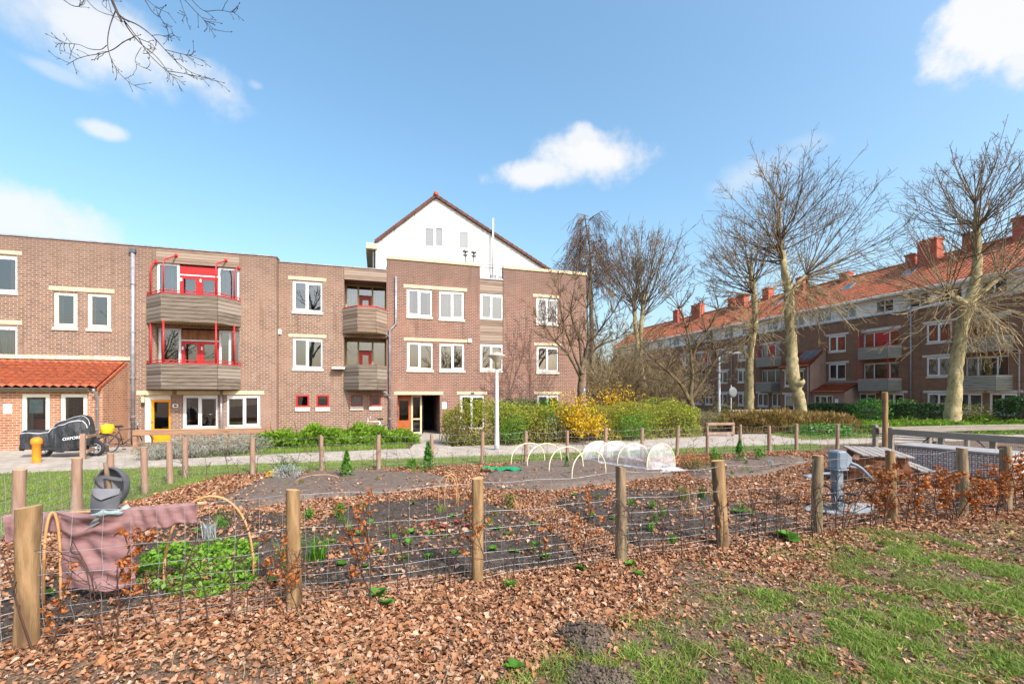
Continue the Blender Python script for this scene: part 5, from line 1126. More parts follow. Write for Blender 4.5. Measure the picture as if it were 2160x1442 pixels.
# long privet hedge along the path
def gp(px, py): g = G(px, py); return (g[0], g[1])
hp = [(-2.95, 19.0), (0.2, 19.75), (3.0, 20.6), (6.5, 21.9), (9.4, 23.0)]
hedge_h = lambda t: 1.6+.1*sin(t*9)-.22*(t > .93)
def long_hedge(label, path, half, hgt, n, leaf, m, base, rough=.12, nst=60, name='hedge', group=None, asp=.55):
    P, s = hedge_points(n, path, half, hgt, rng, rough); P -= np.array(base); V, Fq = cards(P, leaf, asp, .25)
    R = random.Random(len(label)); st = []; pa = np.array(path, float)
    for _ in range(nst):
        t = R.random()*(len(pa)-1); i = min(int(t), len(pa)-2); q = pa[i]*(1-t+i)+pa[i+1]*(t-i)
        st.append(shoot((q[0]-base[0]+R.gauss(0, half*.4), q[1]-base[1]+R.gauss(0, half*.4), 0), (R.gauss(0, .3), R.gauss(0, .3), 1), hgt(.5)*R.uniform(.6, .95), .014, .006, 5, R, .12))
    return shrub(name, label, 'hedge', base, V, Fq, m, st, group)
long_hedge('long loose yellow-green hedge beside the path in front of the brick block', hp, .9, hedge_h, 36000, .078, 'hedge', (0, 19.7, 0), .3, 260)
def bush(label, px, py, Z, w, h, m, n, leaf, name='shrub', group=None, d=None, up=.3, asp=.5, shell=.5, zc=.5, lump=.3, nst=14, cat='shrub'):
    b = at(px, py, Z); b[2] = 0; c = (0, 0, h*zc); P = ell_points(n, c, (w/2, (d or w)/2, h*(1-zc) if zc > .5 else h*.5), shell, rng, lump); P[:, 2] = np.maximum(P[:, 2], .02)
    V, Fq = cards(P, leaf, asp, up); R = random.Random(int(px)); return shrub(name, label, cat, tuple(b), V, Fq, m, stems_for(R, nst, h*.9, w*.5), group)
bush('rounded dark evergreen shrub rising behind the hedge near the street lamp', 1093, 900, 21.6, 3.0, 2.0, 'evergreen', 5200, .1)
bush('bright green bush under the right ground floor window', 1158, 900, 21.4, 1.5, 2.0, 'green', 2600, .1)
bush('white flowering bush beside the bright green one in the hedge', 1166, 915, 18.9+1.2, 1.1, 1.35, 'silver', 900, .07)
def forsythia(label, px, py, Z, h, n, spread, arch_=.6):
    b = at(px, py, Z); b[2] = 0; R = random.Random(px); sh = []; pts = []
    for _ in range(n):
        sh.append(shoot((R.gauss(0, .12), R.gauss(0, .12), .2), (R.gauss(0, spread), R.gauss(0, spread*.7), 1), h*R.uniform(.7, 1.12), .012, .004, 7, R, .1, -arch_*R.random())); p = sh[-1][0]
        for _ in range(42): t = R.uniform(.3, 1); q, d = along(p, t); pts.append(q+np.array([R.gauss(0, .05), R.gauss(0, .05), R.gauss(0, .05)]))
    P = np.array(pts); P[:, 2] = np.maximum(P[:, 2], .05); V, Fq = cards(P, .075, .6, .1); return shrub('forsythia', label, 'shrub', tuple(b), V, Fq, 'yellow', sh)
forsythia('yellow forsythia at the corner of the brick block', 1210, 920, 19.7, 2.1, 46, .22); forsythia('yellow forsythia spilling over the front of the long hedge', 1246, 930, 19.0, 1.35, 40, .5, 1.6)
forsythia('orange-yellow forsythia with upright flower sprays standing behind the long hedge', 1300, 925, 23.6, 2.5, 60, .35, .3); forsythia('smaller yellow forsythia sprays low in the hedge', 1228, 930, 18.9, 1.6, 22, .4, 1.0)
bush('fresh green bush near the right end of the long hedge', 1425, 930, 23.2, 2.0, 1.6, 'green', 2800, .09); bush('greyish olive shrub behind the right end of the long hedge', 1375, 930, 25, 3.2, 1.75, 'olive', 2600, .08)
bush('low olive shrub by the timber barrier at the hedge end', 1483, 915, 25, 2.6, 1.3, 'olive', 2200, .08, shell=.3); bush('tall sparse shrub under the round mirror', 1528, 910, 27, 2.0, 1.9, 'olive', 1100, .09, shell=.1)
bush('fresh light green shrub bulging from the hedge front beside the lamp post', 1080, 930, 18.7, 1.5, 1.35, 'green', 1500, .075, shell=.3, lump=.6); bush('bright green shrub in the hedge right of the forsythia', 1330, 930, 20.6, 2.0, 1.45, 'green', 2200, .08, shell=.3, lump=.6); bush('brownish green shrub at the left end of the long hedge', 960, 930, 18.6, 1.3, 1.5, 'olive', 1300, .07, shell=.3, lump=.6)
for i, (x, y, h) in enumerate(((19, -25, 13), (27, -31, 15), (-20, -24, 14))):
    R = random.Random(50+i); b0 = np.array([x, y, 0.]); tk = []; cr = []; limb(tk, [b0, b0+[.1, 0, h*.2], b0+[.2, .1, h*.42]], [.35, .28, .22], R); fan(cr, tk[0][0][-1], (0, 0, 1), 26, h*.55, .1, R, 75, .35, 6, 3, .02, stem=h*.15); tree('bare tree across the street mirrored in the windows', b0, tk, cr, 'bark_dark', 'twig', group='trees mirrored in the windows')
# sprawling junipers
def juniper(label, path, half, hgt, n, base, name='juniper_bush'):
    P, s = hedge_points(n, path, half, hgt, rng, .38); P -= np.array(base); up = np.array([0, 0, 1.0])
    dirs = rng.normal(size=(n, 3))*.75+np.array([.25, -.2, .55]); dirs /= np.linalg.norm(dirs, axis=1, keepdims=True); V = []; 
    k = 5; Q = np.repeat(P, k, axis=0); D = np.repeat(dirs, k, axis=0)+rng.normal(size=(n*k, 3))*.35; D /= np.linalg.norm(D, axis=1, keepdims=True)
    L = (.2*(.5+.9*rng.random(n*k)))[:, None]; sd = np.cross(D, rng.normal(size=(n*k, 3))); sd /= np.linalg.norm(sd, axis=1, keepdims=True); W_ = L*.085
    V = np.stack([Q, Q+D*L*.5+sd*W_, Q+D*L-up*L*.12, Q+D*L*.5-sd*W_], axis=1).reshape(-1, 3); Fq = np.arange(4*n*k).reshape(-1, 4)
    R = random.Random(n); st = [shoot((R.uniform(-3, 3), R.gauss(0, .4), .02), (R.gauss(0, 1), R.gauss(0, .4), .5), 1.1, .02, .008, 5, R, .2) for _ in range(20)]
    return shrub(name, label, 'shrub', base, V, Fq, 'juniper', st)
jh = lambda t: .62*(.62+.4*sin(t*pi)**.5+.22*sin(t*21)+.12*sin(t*43))*(1 if t < .85 else 1-(t-.85)*3)
juniper('bright green sprawling juniper along the foot of the low brick section', [(-10.2, 17.7), (-8, 18.6), (-6, 19.4), (-4.3, 20.0)], 1.35, jh, 6500, (-7.2, 18.9, 0))
jr = lambda t: .42+.16*sin(t*17)+.1*sin(t*39)
juniper('low juniper carpet around the foot of the big pollarded tree', [(17.6, 24.6), (21, 25.4), (25, 25.6), (30.5, 25.5)], 1.9, jr, 9000, (24, 25.4, 0))
bush('green ground-cover clump at the end of the brown dwarf shrubs', 1735, 918, 22.6, 3.0, .7, 'laurel', 1700, .12)
# brown dwarf shrubs
def heath(label, path, half, hgt, n, base):
    P, s = hedge_points(n, path, half, hgt, rng, .3); P -= np.array(base); k = 2; Q = np.repeat(P, k, axis=0); m_ = len(Q)
    D = rng.normal(size=(m_, 3))*.5+np.array([0, 0, .9]); D /= np.linalg.norm(D, axis=1, keepdims=True); L = (.3*(.5+.8*rng.random(m_)))[:, None]; sd = np.cross(D, rng.normal(size=(m_, 3))); sd /= np.linalg.norm(sd, axis=1, keepdims=True); W_ = L*.06+.004
    V = np.stack([Q, Q+D*L*.5+sd*W_, Q+D*L, Q+D*L*.5-sd*W_], axis=1).reshape(-1, 3); return shrub('shrub_bed', label, 'shrub', base, V, np.arange(4*m_).reshape(-1, 4), 'heath', [shoot((rng.uniform(-3, 3), rng.normal()*.5, 0), (0, .1, 1), .7, .012, .005, 4, random.Random(3), .1) for _ in range(8)])
heath('mound of brown-green dwarf shrubs across the path from the garden', [(12.2, 25.6), (14.5, 25.4), (17, 25.0), (18.6, 24.6)], 2.0, lambda t: 1.05-.35*abs(t-.45), 8500, (15.3, 25.2, 0))
# clipped hedges before the dark terrace
cl = lambda px, Z: (at(px, 830, Z)[0], Z)
long_hedge('clipped dark hedge with brown twiggy face left of the wooden pole', [cl(1700, 33), cl(1806, 31.2)], .6, lambda t: 1.5, 6500, .1, 'hedge_dark', (*cl(1755, 32), 0), .05, 30)
long_hedge('clipped dark green hedge between the wooden pole and the big pollarded tree', [cl(1872, 30), cl(1994, 28.6)], .6, lambda t: 1.55, 7500, .1, 'hedge_dark', (*cl(1935, 29.2), 0), .05, 30)
long_hedge('tall clipped dark hedge at the right edge of the picture', [cl(2098, 26.6), cl(2230, 25.2)], .8, lambda t: 2.0, 8500, .09, 'hedge_dark', (*cl(2165, 26), 0), .06, 30)
bush('glossy light green laurel between the two clipped hedges', 1838, 900, 30.2, 2.4, 1.9, 'laurel', 2800, .14, asp=.4); bush('pale green shrub standing behind the laurel', 1895, 900, 33, 2.4, 1.9, 'green', 1700, .1)
bush('straggly yellow-olive shrub right of the big pollarded tree', 2050, 900, 28.2, 2.6, 1.6, 'olive', 2200, .1, shell=.2)
# grey lavender row in front of the left wing
lv = lambda t: .5+.1*sin(t*25)
P, s = hedge_points(5200, [(-11.0, 14.6), (-8.5, 15.4), (-8.3, 15.5)], .5, lv, rng, .3)
for i, (px, Z, w, h) in enumerate([(328, 14.7, 1.3, .6), (366, 14.9, 1.3, .65), (405, 15.2, 1.5, .85), (448, 15.5, 1.5, .75), (492, 15.8, 1.5, .85), (532, 16.2, 1.3, .72)]):
    bush('grey-green lavender mound in the bed before the left wing', px, 950, Z, w, h, 'lavender', 1500, .1, name='lavender', group='lavender mounds before the left wing', asp=.14, up=.0, cat='lavender')
# ================================================================== GARDEN: BEDS, FENCES, OBJECTS
W2 = lambda *ps: [tuple(G(x, y)[:2]) for x, y in ps]
beds = [
 ('soil_bed', W2((-60, 1380), (-30, 1250), (130, 1222), (330, 1115), (470, 1080), (600, 1085), (640, 1150), (560, 1225), (330, 1270), (120, 1330)), 'soil', .05),
 ('soil_bed', W2((640, 1245), (560, 1180), (640, 1120), (740, 1070), (900, 1052), (1010, 1056), (1120, 1095), (1190, 1140), (1225, 1185), (1010, 1212), (800, 1232)), 'soil', .07),
 ('soil_bed', W2((1160, 1058), (1250, 1035), (1400, 1033), (1500, 1048), (1600, 1088), (1690, 1098), (1650, 1122), (1480, 1135), (1340, 1155), (1270, 1118)), 'soil', .07),
 ('soil_bed', W2((440, 1062), (540, 1015), (650, 1000), (780, 992), (940, 1004), (955, 1024), (800, 1045), (640, 1056), (520, 1075)), 'soil_pale', .09),
 ('soil_bed', W2((1000, 1012), (1060, 985), (1180, 972), (1290, 970), (1420, 990), (1425, 1004), (1320, 1018), (1150, 1038), (1030, 1034)), 'soil_pale', .1),
 ('soil_bed', W2((1440, 992), (1560, 966), (1690, 962), (1705, 976), (1600, 1004), (1470, 1012)), 'soil_pale', .06)]
BED = [b[1] for b in beds]
for nm, poly, m, hgt in beds:
    pa = np.array(poly); c = pa.mean(axis=0); k = 30; mb = MB(); P = []
    # densify the outline, then rings towards the centre
    ring = []
    for i in range(len(pa)):
        p, q = pa[i], pa[(i+1) % len(pa)]
        for t in np.arange(0, 1, .125): ring.append(p*(1-t)+q*t)
    ring = np.array(ring); ring = (np.roll(ring, 1, 0)+ring+np.roll(ring, -1, 0))/3
    for j in range(k):
        f = 1-j/(k-1); pts = c+(ring-c)*f; pts = pts+np.stack([fbm(pts[:, 0]*4+1, pts[:, 1]*4, 2)-.5, fbm(pts[:, 0]*4+50, pts[:, 1]*4, 2)-.5], axis=1)*(.22 if j == 0 else .1)
        z = gz(pts[:, 0], pts[:, 1])-.015+(hgt+.03)*min(1, (j/4))**.7+(fbm(pts[:, 0]*5, pts[:, 1]*5, 4)-.5)*.07*min(1, j/2)
        P.append(np.stack([pts[:, 0], pts[:, 1], z], axis=1))
    mb.grid(P, wrap=True); tag(mb.build(nm, M[m], smooth=True), kind='structure')
def in_beds(x, y):
    r = np.zeros(np.shape(x), bool)
    for b in BED: r |= inside(b, x, y)
    return r
# ---- fences
def post_mb(h, r, R, lean=(0, 0), n=14, top_tilt=0.0):
    rows = []; zs = np.linspace(-.02, h, 15); ph0 = R.random()*6
    for z in zs:
        row = []
        for k in range(n):
            a = 2*pi*k/n; rr = r*(1+.05*sin(2*a+z*3+ph0)+.22*(float(fbm(cos(a)*1.6+ph0*9, sin(a)*1.6+z*2.2+ph0*5, 3))-.5)+.015*R.gauss(0, 1))*(1.06-.1*z/h)-(.016 if abs((a-ph0) % (2*pi)) < .3 and z > h*.3 else 0)
            row.append((lean[0]*z+rr*cos(a), lean[1]*z+rr*sin(a), z+(top_tilt*cos(a)*r if z == zs[-1] else 0)))
        rows.append(row)
    mb = MB(); mb.grid(rows, 0, True); b = len(mb.v); last = rows[-1]
    mb.add(last+[(lean[0]*h, lean[1]*h, h+.004)], [(k, (k+1) % n, n) for k in range(n)], 1); return mb
def wire_panel(p, q, hs, step, r, R, sag=.015, z0=.03, wav=.008):
    """stock netting between two posts: graded line wires and upright stay wires"""
    p = np.array(p, float); q = np.array(q, float); L = np.linalg.norm(q-p); pl = []; n = max(6, int(L/.12)); nrm = unit(np.array([-(q-p)[1], (q-p)[0], 0]))
    ph = R.random()*6
    pos = lambda t, h: p[:2].tolist()+[0] if False else np.array([*(p[:2]+(q[:2]-p[:2])*t), h*(1-sag*2*sin(pi*t))+wav*sin(t*L*7+h*9+ph)])+nrm*(.02*sin(t*9+h*5+ph))
    for h in hs: pl.append((np.array([pos(t, h) for t in np.linspace(0, 1, n)]), np.full(n, r)))
    for s in np.arange(step*.5, L, step):
        t = s/L; top = hs[-1]; k = len(hs); pl.append((np.array([pos(min(1, max(0, t+R.gauss(0, .004))), h) for h in hs]), np.full(k, r*.85)))
    return pl
front = [(-330, 1490, 1.2), (55, 1365, 1.22), (620, 1282, 1.217), (1007, 1228, 1.215), (1310, 1180, 1.226), (1525, 1155, 1.24), (1722, 1125, 1.23), (1883, 1099, 1.22), (2030, 1085, 1.21), (2122, 1074, 1.2), (2260, 1062, 1.2)]
FP = [G(x, y) for x, y, _ in front]
ff = empty('wire_fence', (FP[4][0], FP[4][1], 0), 0, 'front wire stock fence on chunky debarked round pine posts', 'fence'); o0 = np.array([FP[4][0], FP[4][1], 0])
R = random.Random(21)
leans = {1: (.02, .0), 2: (-.01, 0), 5: (-.055, .02), 6: (.0, .02), 7: (-.05, 0), 9: (-.02, 0)}
rad = {1: .082, 2: .072, 3: .068, 4: .07, 5: .085, 6: .075, 7: .075, 8: .085, 9: .085}
for i, (g, f) in enumerate(zip(FP, front)):
    mb = post_mb(f[2], rad.get(i, .075), R, leans.get(i, (R.gauss(0, .008), 0)), 16, R.gauss(0, .12)); o = mb.build('post', [M['post2' if i in (4, 6, 8, 9) else 'post'], M['post_end']], ff, True); o.location = tuple(g-o0); o.rotation_euler = (0, 0, R.random()*6)
    if i in (5,): o['label'] = 'leaning post with dark stripe'
hs = [.06, .14, .23, .33, .46, .62, .82, 1.17]
for i in range(len(FP)-1):
    pl = wire_panel(FP[i]-o0, FP[i+1]-o0, hs, .21, .0024, R); V, Fq = tubes(pl, 4); npmesh('wire_mesh', V, Fq, M['wire'], ff, True)
def back_at(px, row=fence_y):
    u = (px-CX)/F; x = u*14.0/(1-.29*u); return np.array([x, fence_y(x), 0])
bx = [391, 533, 678, 799, 912, 1017, 1109, 1197, 1277, 1354, 1428, 1493, 1561, 1623, 1680, 1766, 1872]
BP = [back_at(x) for x in bx]
bf = empty('wire_fence', (BP[8][0], BP[8][1], 0), 0, 'back wire fence on slim grey-brown posts between the garden and the lawn strip', 'fence'); o1 = np.array([BP[8][0], BP[8][1], 0])
for i, g in enumerate(BP):
    mb = post_mb(1.03*R.uniform(.95, 1.05), R.uniform(.05, .066), R, (R.gauss(0, .02), 0), 10, R.gauss(0, .2)); o = mb.build('post', [M['post_old'], M['post_old']], bf, True); o.location = tuple(g-o1)
for i in range(len(BP)-1):
    V, Fq = tubes(wire_panel(BP[i]-o1, BP[i+1]-o1, [.06, .16, .28, .42, .6, .8, 1.0], .3, .003, R, .03), 3); npmesh('wire_mesh', V, Fq, M['wire'], bf, True)
LP = [np.array([*p, 0]) for p in ((-7.35, 5.2), (-7.5, 6.76), (-7.8, 7.97), (-7.72, 8.6), (-7.9, 9.6), (-8.2, 10.7))]+[BP[0]]
lf = empty('wire_fence', tuple(LP[2]), 0, 'left side wire fence along the lawn behind the scarecrow', 'fence')
for i, g in enumerate(LP[:-1]):
    mb = post_mb(1.05 if i else 1.1, .08 if i < 3 else .062, R, (R.gauss(0, .02), 0), 12, R.gauss(0, .15)); o = mb.build('post', [M['post_old'], M['post_end']], lf, True); o.location = tuple(g-LP[2])
for i in range(len(LP)-1):
    V, Fq = tubes(wire_panel(LP[i]-LP[2], LP[i+1]-LP[2], hs[:-1]+[1.02], .25, .0024, R, .03), 4); npmesh('wire_mesh', V, Fq, M['wire'], lf, True)
# tall pole
g = np.array([12.82, 15.3, 0]); mb = post_mb(2.25, .085, R, (-.01, 0), 14, .1); o = mb.build('wooden_pole', [M['post'], M['post_end']], None, True); o.location = tuple(g); tag(o, 'tall bare wooden pole standing at the corner of the rail pen', 'pole')
# rail pen at the right
def rail_fence(label, pts, posts, rails, m='rail_grey', pw=.12, ph=1.05, mesh=None, loc=None, rw=.045):
    loc = np.array([*pts[0][:2], 0], float); o = empty('rail_fence', tuple(loc), 0, label, 'fence')
    for p in posts:
        mb = MB(); d = unit(np.array([*(np.array(pts[1])-np.array(pts[0]))[:2], 0])); a = np.array([d[0], d[1], 0])*pw/2; b_ = np.array([-d[1], d[0], 0])*pw/2; q = np.array([p[0], p[1], 0])-loc; h = p[2] if len(p) > 2 else ph
        mb.add([q-a-b_, q+a-b_, q+a+b_, q-a+b_]+[q-a-b_+[0, 0, h], q+a-b_+[0, 0, h], q+a+b_+[0, 0, h+.01], q-a+b_+[0, 0, h+.01]], [(4, 5, 6, 7), (0, 1, 5, 4), (1, 2, 6, 5), (2, 3, 7, 6), (3, 0, 4, 7)]); mb.build('post', M[m], o)
    for i in range(len(pts)-1):
        for (z, hh, kind) in rails:
            p = np.array([*pts[i][:2], z])-loc; q = np.array([*pts[i+1][:2], z])-loc; d = unit(q-p); nn = np.array([d[1], -d[0], 0])
            mb = MB(); off = nn*(pw/2+rw/2+.003)
            if kind == 'cap': mb.beam(p, q, .16, .045)
            else: mb.beam(p+off, q+off, rw, hh)
            mb.build('rail', M[m], o)
    if mesh:
        pl = []
        for i in range(len(pts)-1):
            p = np.array([*pts[i][:2], 0])-loc; q = np.array([*pts[i+1][:2], 0])-loc; L = np.linalg.norm(q-p)
            for z in np.arange(.08, mesh[0], mesh[1]): pl.append((np.array([p+[0, 0, z], q+[0, 0, z]]), np.full(2, .0022)))
            for s in np.arange(.05, L, mesh[1]): pl.append((np.array([p+(q-p)*s/L+[0, 0, .05], p+(q-p)*s/L+[0, 0, mesh[0]]]), np.full(2, .0022)))
        V, Fq = tubes(pl, 3); npmesh('wire_mesh', V, Fq, M['wire'], o)
    return o
rail_fence('silvered rail fence of the pen running toward the right edge', [(12.55, 14.7), (13.05, 13.5), (13.6, 12.2), (14.3, 10.6)], [(12.55, 14.75, 1.08), (13.05, 13.55, .95), (13.5, 12.5, .95), (14.25, 10.8, .95)], [(.93, .15, 'r'), (1.02, .05, 'cap')], mesh=(.9, .1))
rail_fence('far silvered rail fence of the pen beyond the second picnic table', [(12.75, 15.6), (17.2, 16.7), (22, 17.6)], [(12.8, 15.7, 1.1), (15.2, 16.25, .95), (17.1, 16.75, .95), (21.8, 17.6, .95)], [(.9, .14, 'r'), (1.0, .05, 'cap')], mesh=(.85, .1))
rail_fence('brown timber rail fence in front of the orange front door', [tuple(at(283, 900, 16.3)[:2]), tuple(at(560, 900, 17.3)[:2])], [tuple(at(286, 900, 16.3)[:2])+(.78,), tuple(at(385, 900, 16.6)[:2])+(.78,), tuple(at(478, 900, 16.95)[:2])+(.78,), tuple(at(556, 900, 17.25)[:2])+(.78,), tuple(at(567, 900, 17.3)[:2])+(1.0,)], [(.78, .2, 'r')], 'rail', .13)
rail_fence('short brown rail fence beside the covered motorcycle', [tuple(at(175, 900, 14.6)[:2]), tuple(at(221, 900, 16.5)[:2])], [tuple(at(175, 900, 14.6)[:2])+(.88,), tuple(at(224, 900, 16.6)[:2])+(1.12,)], [(.78, .09, 'r'), (.3, .1, 'r')], 'post_old', .13)
rail_fence('pale timber barrier at the right end of the long hedge', [tuple(at(1490, 900, 22.5)[:2]), tuple(at(1547, 900, 22.7)[:2])], [tuple(at(1491, 900, 22.5)[:2])+(.72,), tuple(at(1546, 900, 22.7)[:2])+(.72,)], [(.68, .13, 'r'), (.2, .13, 'r')], 'post_old', .12)
rail_fence('white metal rail in front of the straight slim tree', [tuple(at(1535, 880, 33)[:2]), tuple(at(1590, 880, 33.5)[:2]), tuple(at(1652, 880, 34)[:2])], [tuple(at(1558, 880, 33.2)[:2])+(1.0,), tuple(at(1606, 880, 33.6)[:2])+(1.0,)], [(.95, .09, 'r'), (.5, .07, 'r')], 'alu', .12)
# ---- picnic tables
def picnic(label, loc, rz):
    o = empty('picnic_table', loc, rz, label, 'picnic table')
    mb = MB()
    for k in range(6): x = -.48+k*.165; mb.bbox(x, x+.15, -1.05, 1.05, .715, .755, .008)
    mb.build('table_top', M['table_top'], o)
    for s in (-1, 1):
        mb = MB()
        for k in range(2): x = s*.72-.14+k*.15; mb.bbox(x, x+.135, -1.05, 1.05, .42, .46, .008)
        mb.build('seat', M['table_top'], o)
        y = s*.68
        for q in (-1, 1): mb = MB(); mb.beam((q*.3, y, .715), (q*.68, y, .0), .14, .07, up=(0, 1, 0)); mb.build('leg', M['table_leg'], o)
        mb = MB(); mb.box(-.82, .82, y-.085, y-.04, .31, .42); mb.box(-.46, .46, y-.085, y-.04, .6, .714); mb.build('cross_beam', M['table_leg'], o)
    mb = MB(); mb.box(-.05, .05, -.64, .64, .62, .71); mb.build('brace', M['table_leg'], o)
    return o
pt = picnic('weathered picnic table with brown legs standing on the leaves near the pedal machine', (9.2, 11.3, 0), atan2(-.93, 1.9))
p2 = copy_tree(pt); p2.location = (15.6, 17.6, 0); p2.rotation_euler = (0, 0, .9); p2['label'] = 'second picnic table half hidden beyond the rail pen'
# ---- lattice-sided raised bed with sheet lid
o = empty('raised_bed', (11.4, 13.2, 0), atan2(-2.0, .9), 'long raised bed with grey lattice sides and pale sheet lid', 'raised bed'); L = 2.3; Wd = 1.0; Hh = .66
mb = MB(); mb.box(0, L, .02, Wd, .02, Hh-.02); mb.build('bed_wall', M['lattice_back'], o)
mb = MB(); st = .115
for i in range(int(L/st)):
    for j in range(5):
        x, z = (i+.5)*st, .07+j*.118; s = .045; mb.add([(x-s, .018, z), (x, .018, z-s), (x+s, .018, z), (x, .018, z+s), (x, -.012, z)], [(0, 1, 4), (1, 2, 4), (2, 3, 4), (3, 0, 4)])
for i in range(int(L/st)+1): mb.box(i*st-.008, i*st+.008, .0, .018, .02, Hh-.03)
for j in range(6): mb.box(0, L, .002, .017, .01+j*.118, .026+j*.118)
for i in range(8):
    for j in range(5):
        y, z = .08+i*.118, .07+j*.118; s = .045; mb.add([(L+.002, y-s, z), (L+.002, y, z-s), (L+.002, y+s, z), (L+.002, y, z+s), (L+.03, y, z)], [(0, 1, 4), (1, 2, 4), (2, 3, 4), (3, 0, 4)])
mb.build('lattice', M['lattice'], o)
mb = MB(); mb.bbox(-.05, L+.06, -.05, Wd+.05, Hh-.015, Hh+.05, .012); mb.build('lid', M['lid'], o)
def hoop_obj(label, c0, c1, h, r, m, cat='hoop', name='plant_hoop', group=None, lean=(0, 0), pw=1.0, shape=1.0):
    c0 = np.array(c0, float); c1 = np.array(c1, float); mid = (c0+c1)/2; pts = []
    for k in range(25):
        a = pi*k/24; s = -cos(a); p = (c0-mid)*(-s if False else 1)*0+mid+(c1-c0)/2*(np.sign(s)*abs(s)**shape); z = h*sin(a)**pw
        pts.append(np.array([p[0]+lean[0]*z, p[1]+lean[1]*z, z])-np.array([mid[0], mid[1], 0]))
    pts[0][2] = -.06; pts[-1][2] = -.06; mb = MB(); mb.tube(pts, r, 7); o = mb.build(name, M[m], None, True); o.location = (mid[0], mid[1], 0); return tag(o, label, cat, group)
hoop_obj('dark blue arched pipe over the raised bed by the pen fence', (13.0, 14.2), (13.5, 12.6), .98, .018, 'steel_dark', pw=.5)
# ---- PVC hoops and net tunnel
gh = [((1078, 986), (1149, 978), 934), ((1112, 990), (1184, 978), 935), ((1158, 1002), (1230, 993), 942), ((1206, 1018), (1278, 1006), 950)]
nm = ['first', 'second', 'third', 'nearest']
for i, (a, b, yt) in enumerate(gh):
    c0, c1 = G(*a), G(*b); m_ = (c0+c1)/2; h = H-(yt-HY)*m_[1]/F
    hoop_obj(('uncovered cream hoop furthest from the net tunnel over the bare bed', 'uncovered cream hoop crossing in front of the furthest one', 'uncovered cream hoop arching over a small green seedling', 'uncovered cream hoop nearest to the front fence')[i], c0, c1, h, .014, 'pvc', group='cream hoops over the bare bed', pw=.62, shape=1.0)
tn = [((1228, 975), (1292, 966), 930), ((1262, 982), (1327, 972), 930), ((1302, 988), (1368, 980), 935), ((1364, 998), (1424, 993), 936)]
hoops = []
for a, b, yt in tn:
    c0, c1 = G(*a), G(*b); m_ = (c0+c1)/2; hoops.append((c0, c1, H-(yt-HY)*m_[1]/F))
oc = (hoops[1][0]+hoops[2][1])/2; oc[2] = 0
tun = empty('net_tunnel', tuple(oc), 0, 'white insect-net tunnel stretched over four cream hoops', 'net tunnel')
arc = lambda c0, c1, h, k, n=24: np.array([*((c0+c1)/2+(c1-c0)/2*(-cos(pi*k/n)))[:2], h*sin(pi*k/n)**.62])
for c0, c1, h in hoops: mb = MB(); mb.tube([arc(c0, c1, h, k)-oc for k in range(25)], .014, 7); mb.build('hoop', M['pvc'], tun, True)
rows = []
for i in range(len(hoops)-1):
    for t in np.linspace(0, 1, 9)[:-1 if i < len(hoops)-2 else None]:
        sag = 1-.16*sin(pi*t); row = []
        for k in range(25):
            p = arc(*hoops[i], k)*(1-t)+arc(*hoops[i+1], k)*t; p[2] = p[2]*sag+.008; row.append(p-oc)
        rows.append(row)
mb = MB(); mb.grid(rows); n0 = [arc(*hoops[-1], k)-oc for k in range(25)]; mb.add(n0, [tuple(range(25))]); n1 = [arc(*hoops[0], k)-oc for k in range(25)]; mb.add(n1, [tuple(range(25))]); mb.build('net', M['net'], tun, True)
mb = MB()
for side in (0, 1):
    rr = []
    for i in range(len(rows)):
        p = np.array(rows[i][0 if side == 0 else -1]); c = np.array(rows[i][12]); d = unit(np.array([p[0]-c[0], p[1]-c[1], 0])); w = .16+.1*R.random()
        rr.append([p+[0, 0, .14]-d*.03, p+d*.03+[0, 0, .09], p+d*w*.6+[0, 0, .03+.03*R.random()], p+d*w+[0, 0, .1-.02*R.random()*3]])
    mb.grid(rr)
fr_ = []
for k in range(25):
    p = np.array(n0[k])*[1, 1, 0]; dd = unit(np.array([1.4, -1.9, 0])); fr_.append([p+[0, 0, .12], p+dd*.08+[0, 0, .1], p+dd*(.25+.1*R.random())+[0, 0, .04+.06*R.random()], p+dd*(.38+.14*R.random())+[0, 0, .1]])
mb.grid(fr_); mb.build('net_skirt', M['net_skirt'], tun, True)
# ---- willow hoops
def arch(label, a, b, yt, r=.011, group=None, pw=.55):
    c0, c1 = G(*a), G(*b); m_ = (c0+c1)/2; return hoop_obj(label, c0, c1, H-(yt-HY)*m_[1]/F, r, 'cane', 'cane arch', 'cane_arch', group, pw=pw)
arch('tall bent willow cane arch over the green-leaved bed right of the scarecrow', (345, 1245), (535, 1222), 1046, .013, pw=.75)
arch('bent willow cane arch seen edge-on behind the near left post', (92, 1290), (128, 1278), 1080, .013); 
arch('narrow cane hoop standing left in the group on the centre bed', (925, 1074), (963, 1072), 1002, .009, 'cane hoops on the centre bed', .4); arch('narrow cane hoop standing right in the group on the centre bed', (938, 1082), (966, 1078), 999, .009, 'cane hoops on the centre bed', .4)
arch('low white plastic hoop collapsed over the back soil bed', (622, 1026), (716, 1018), 1001, .007)
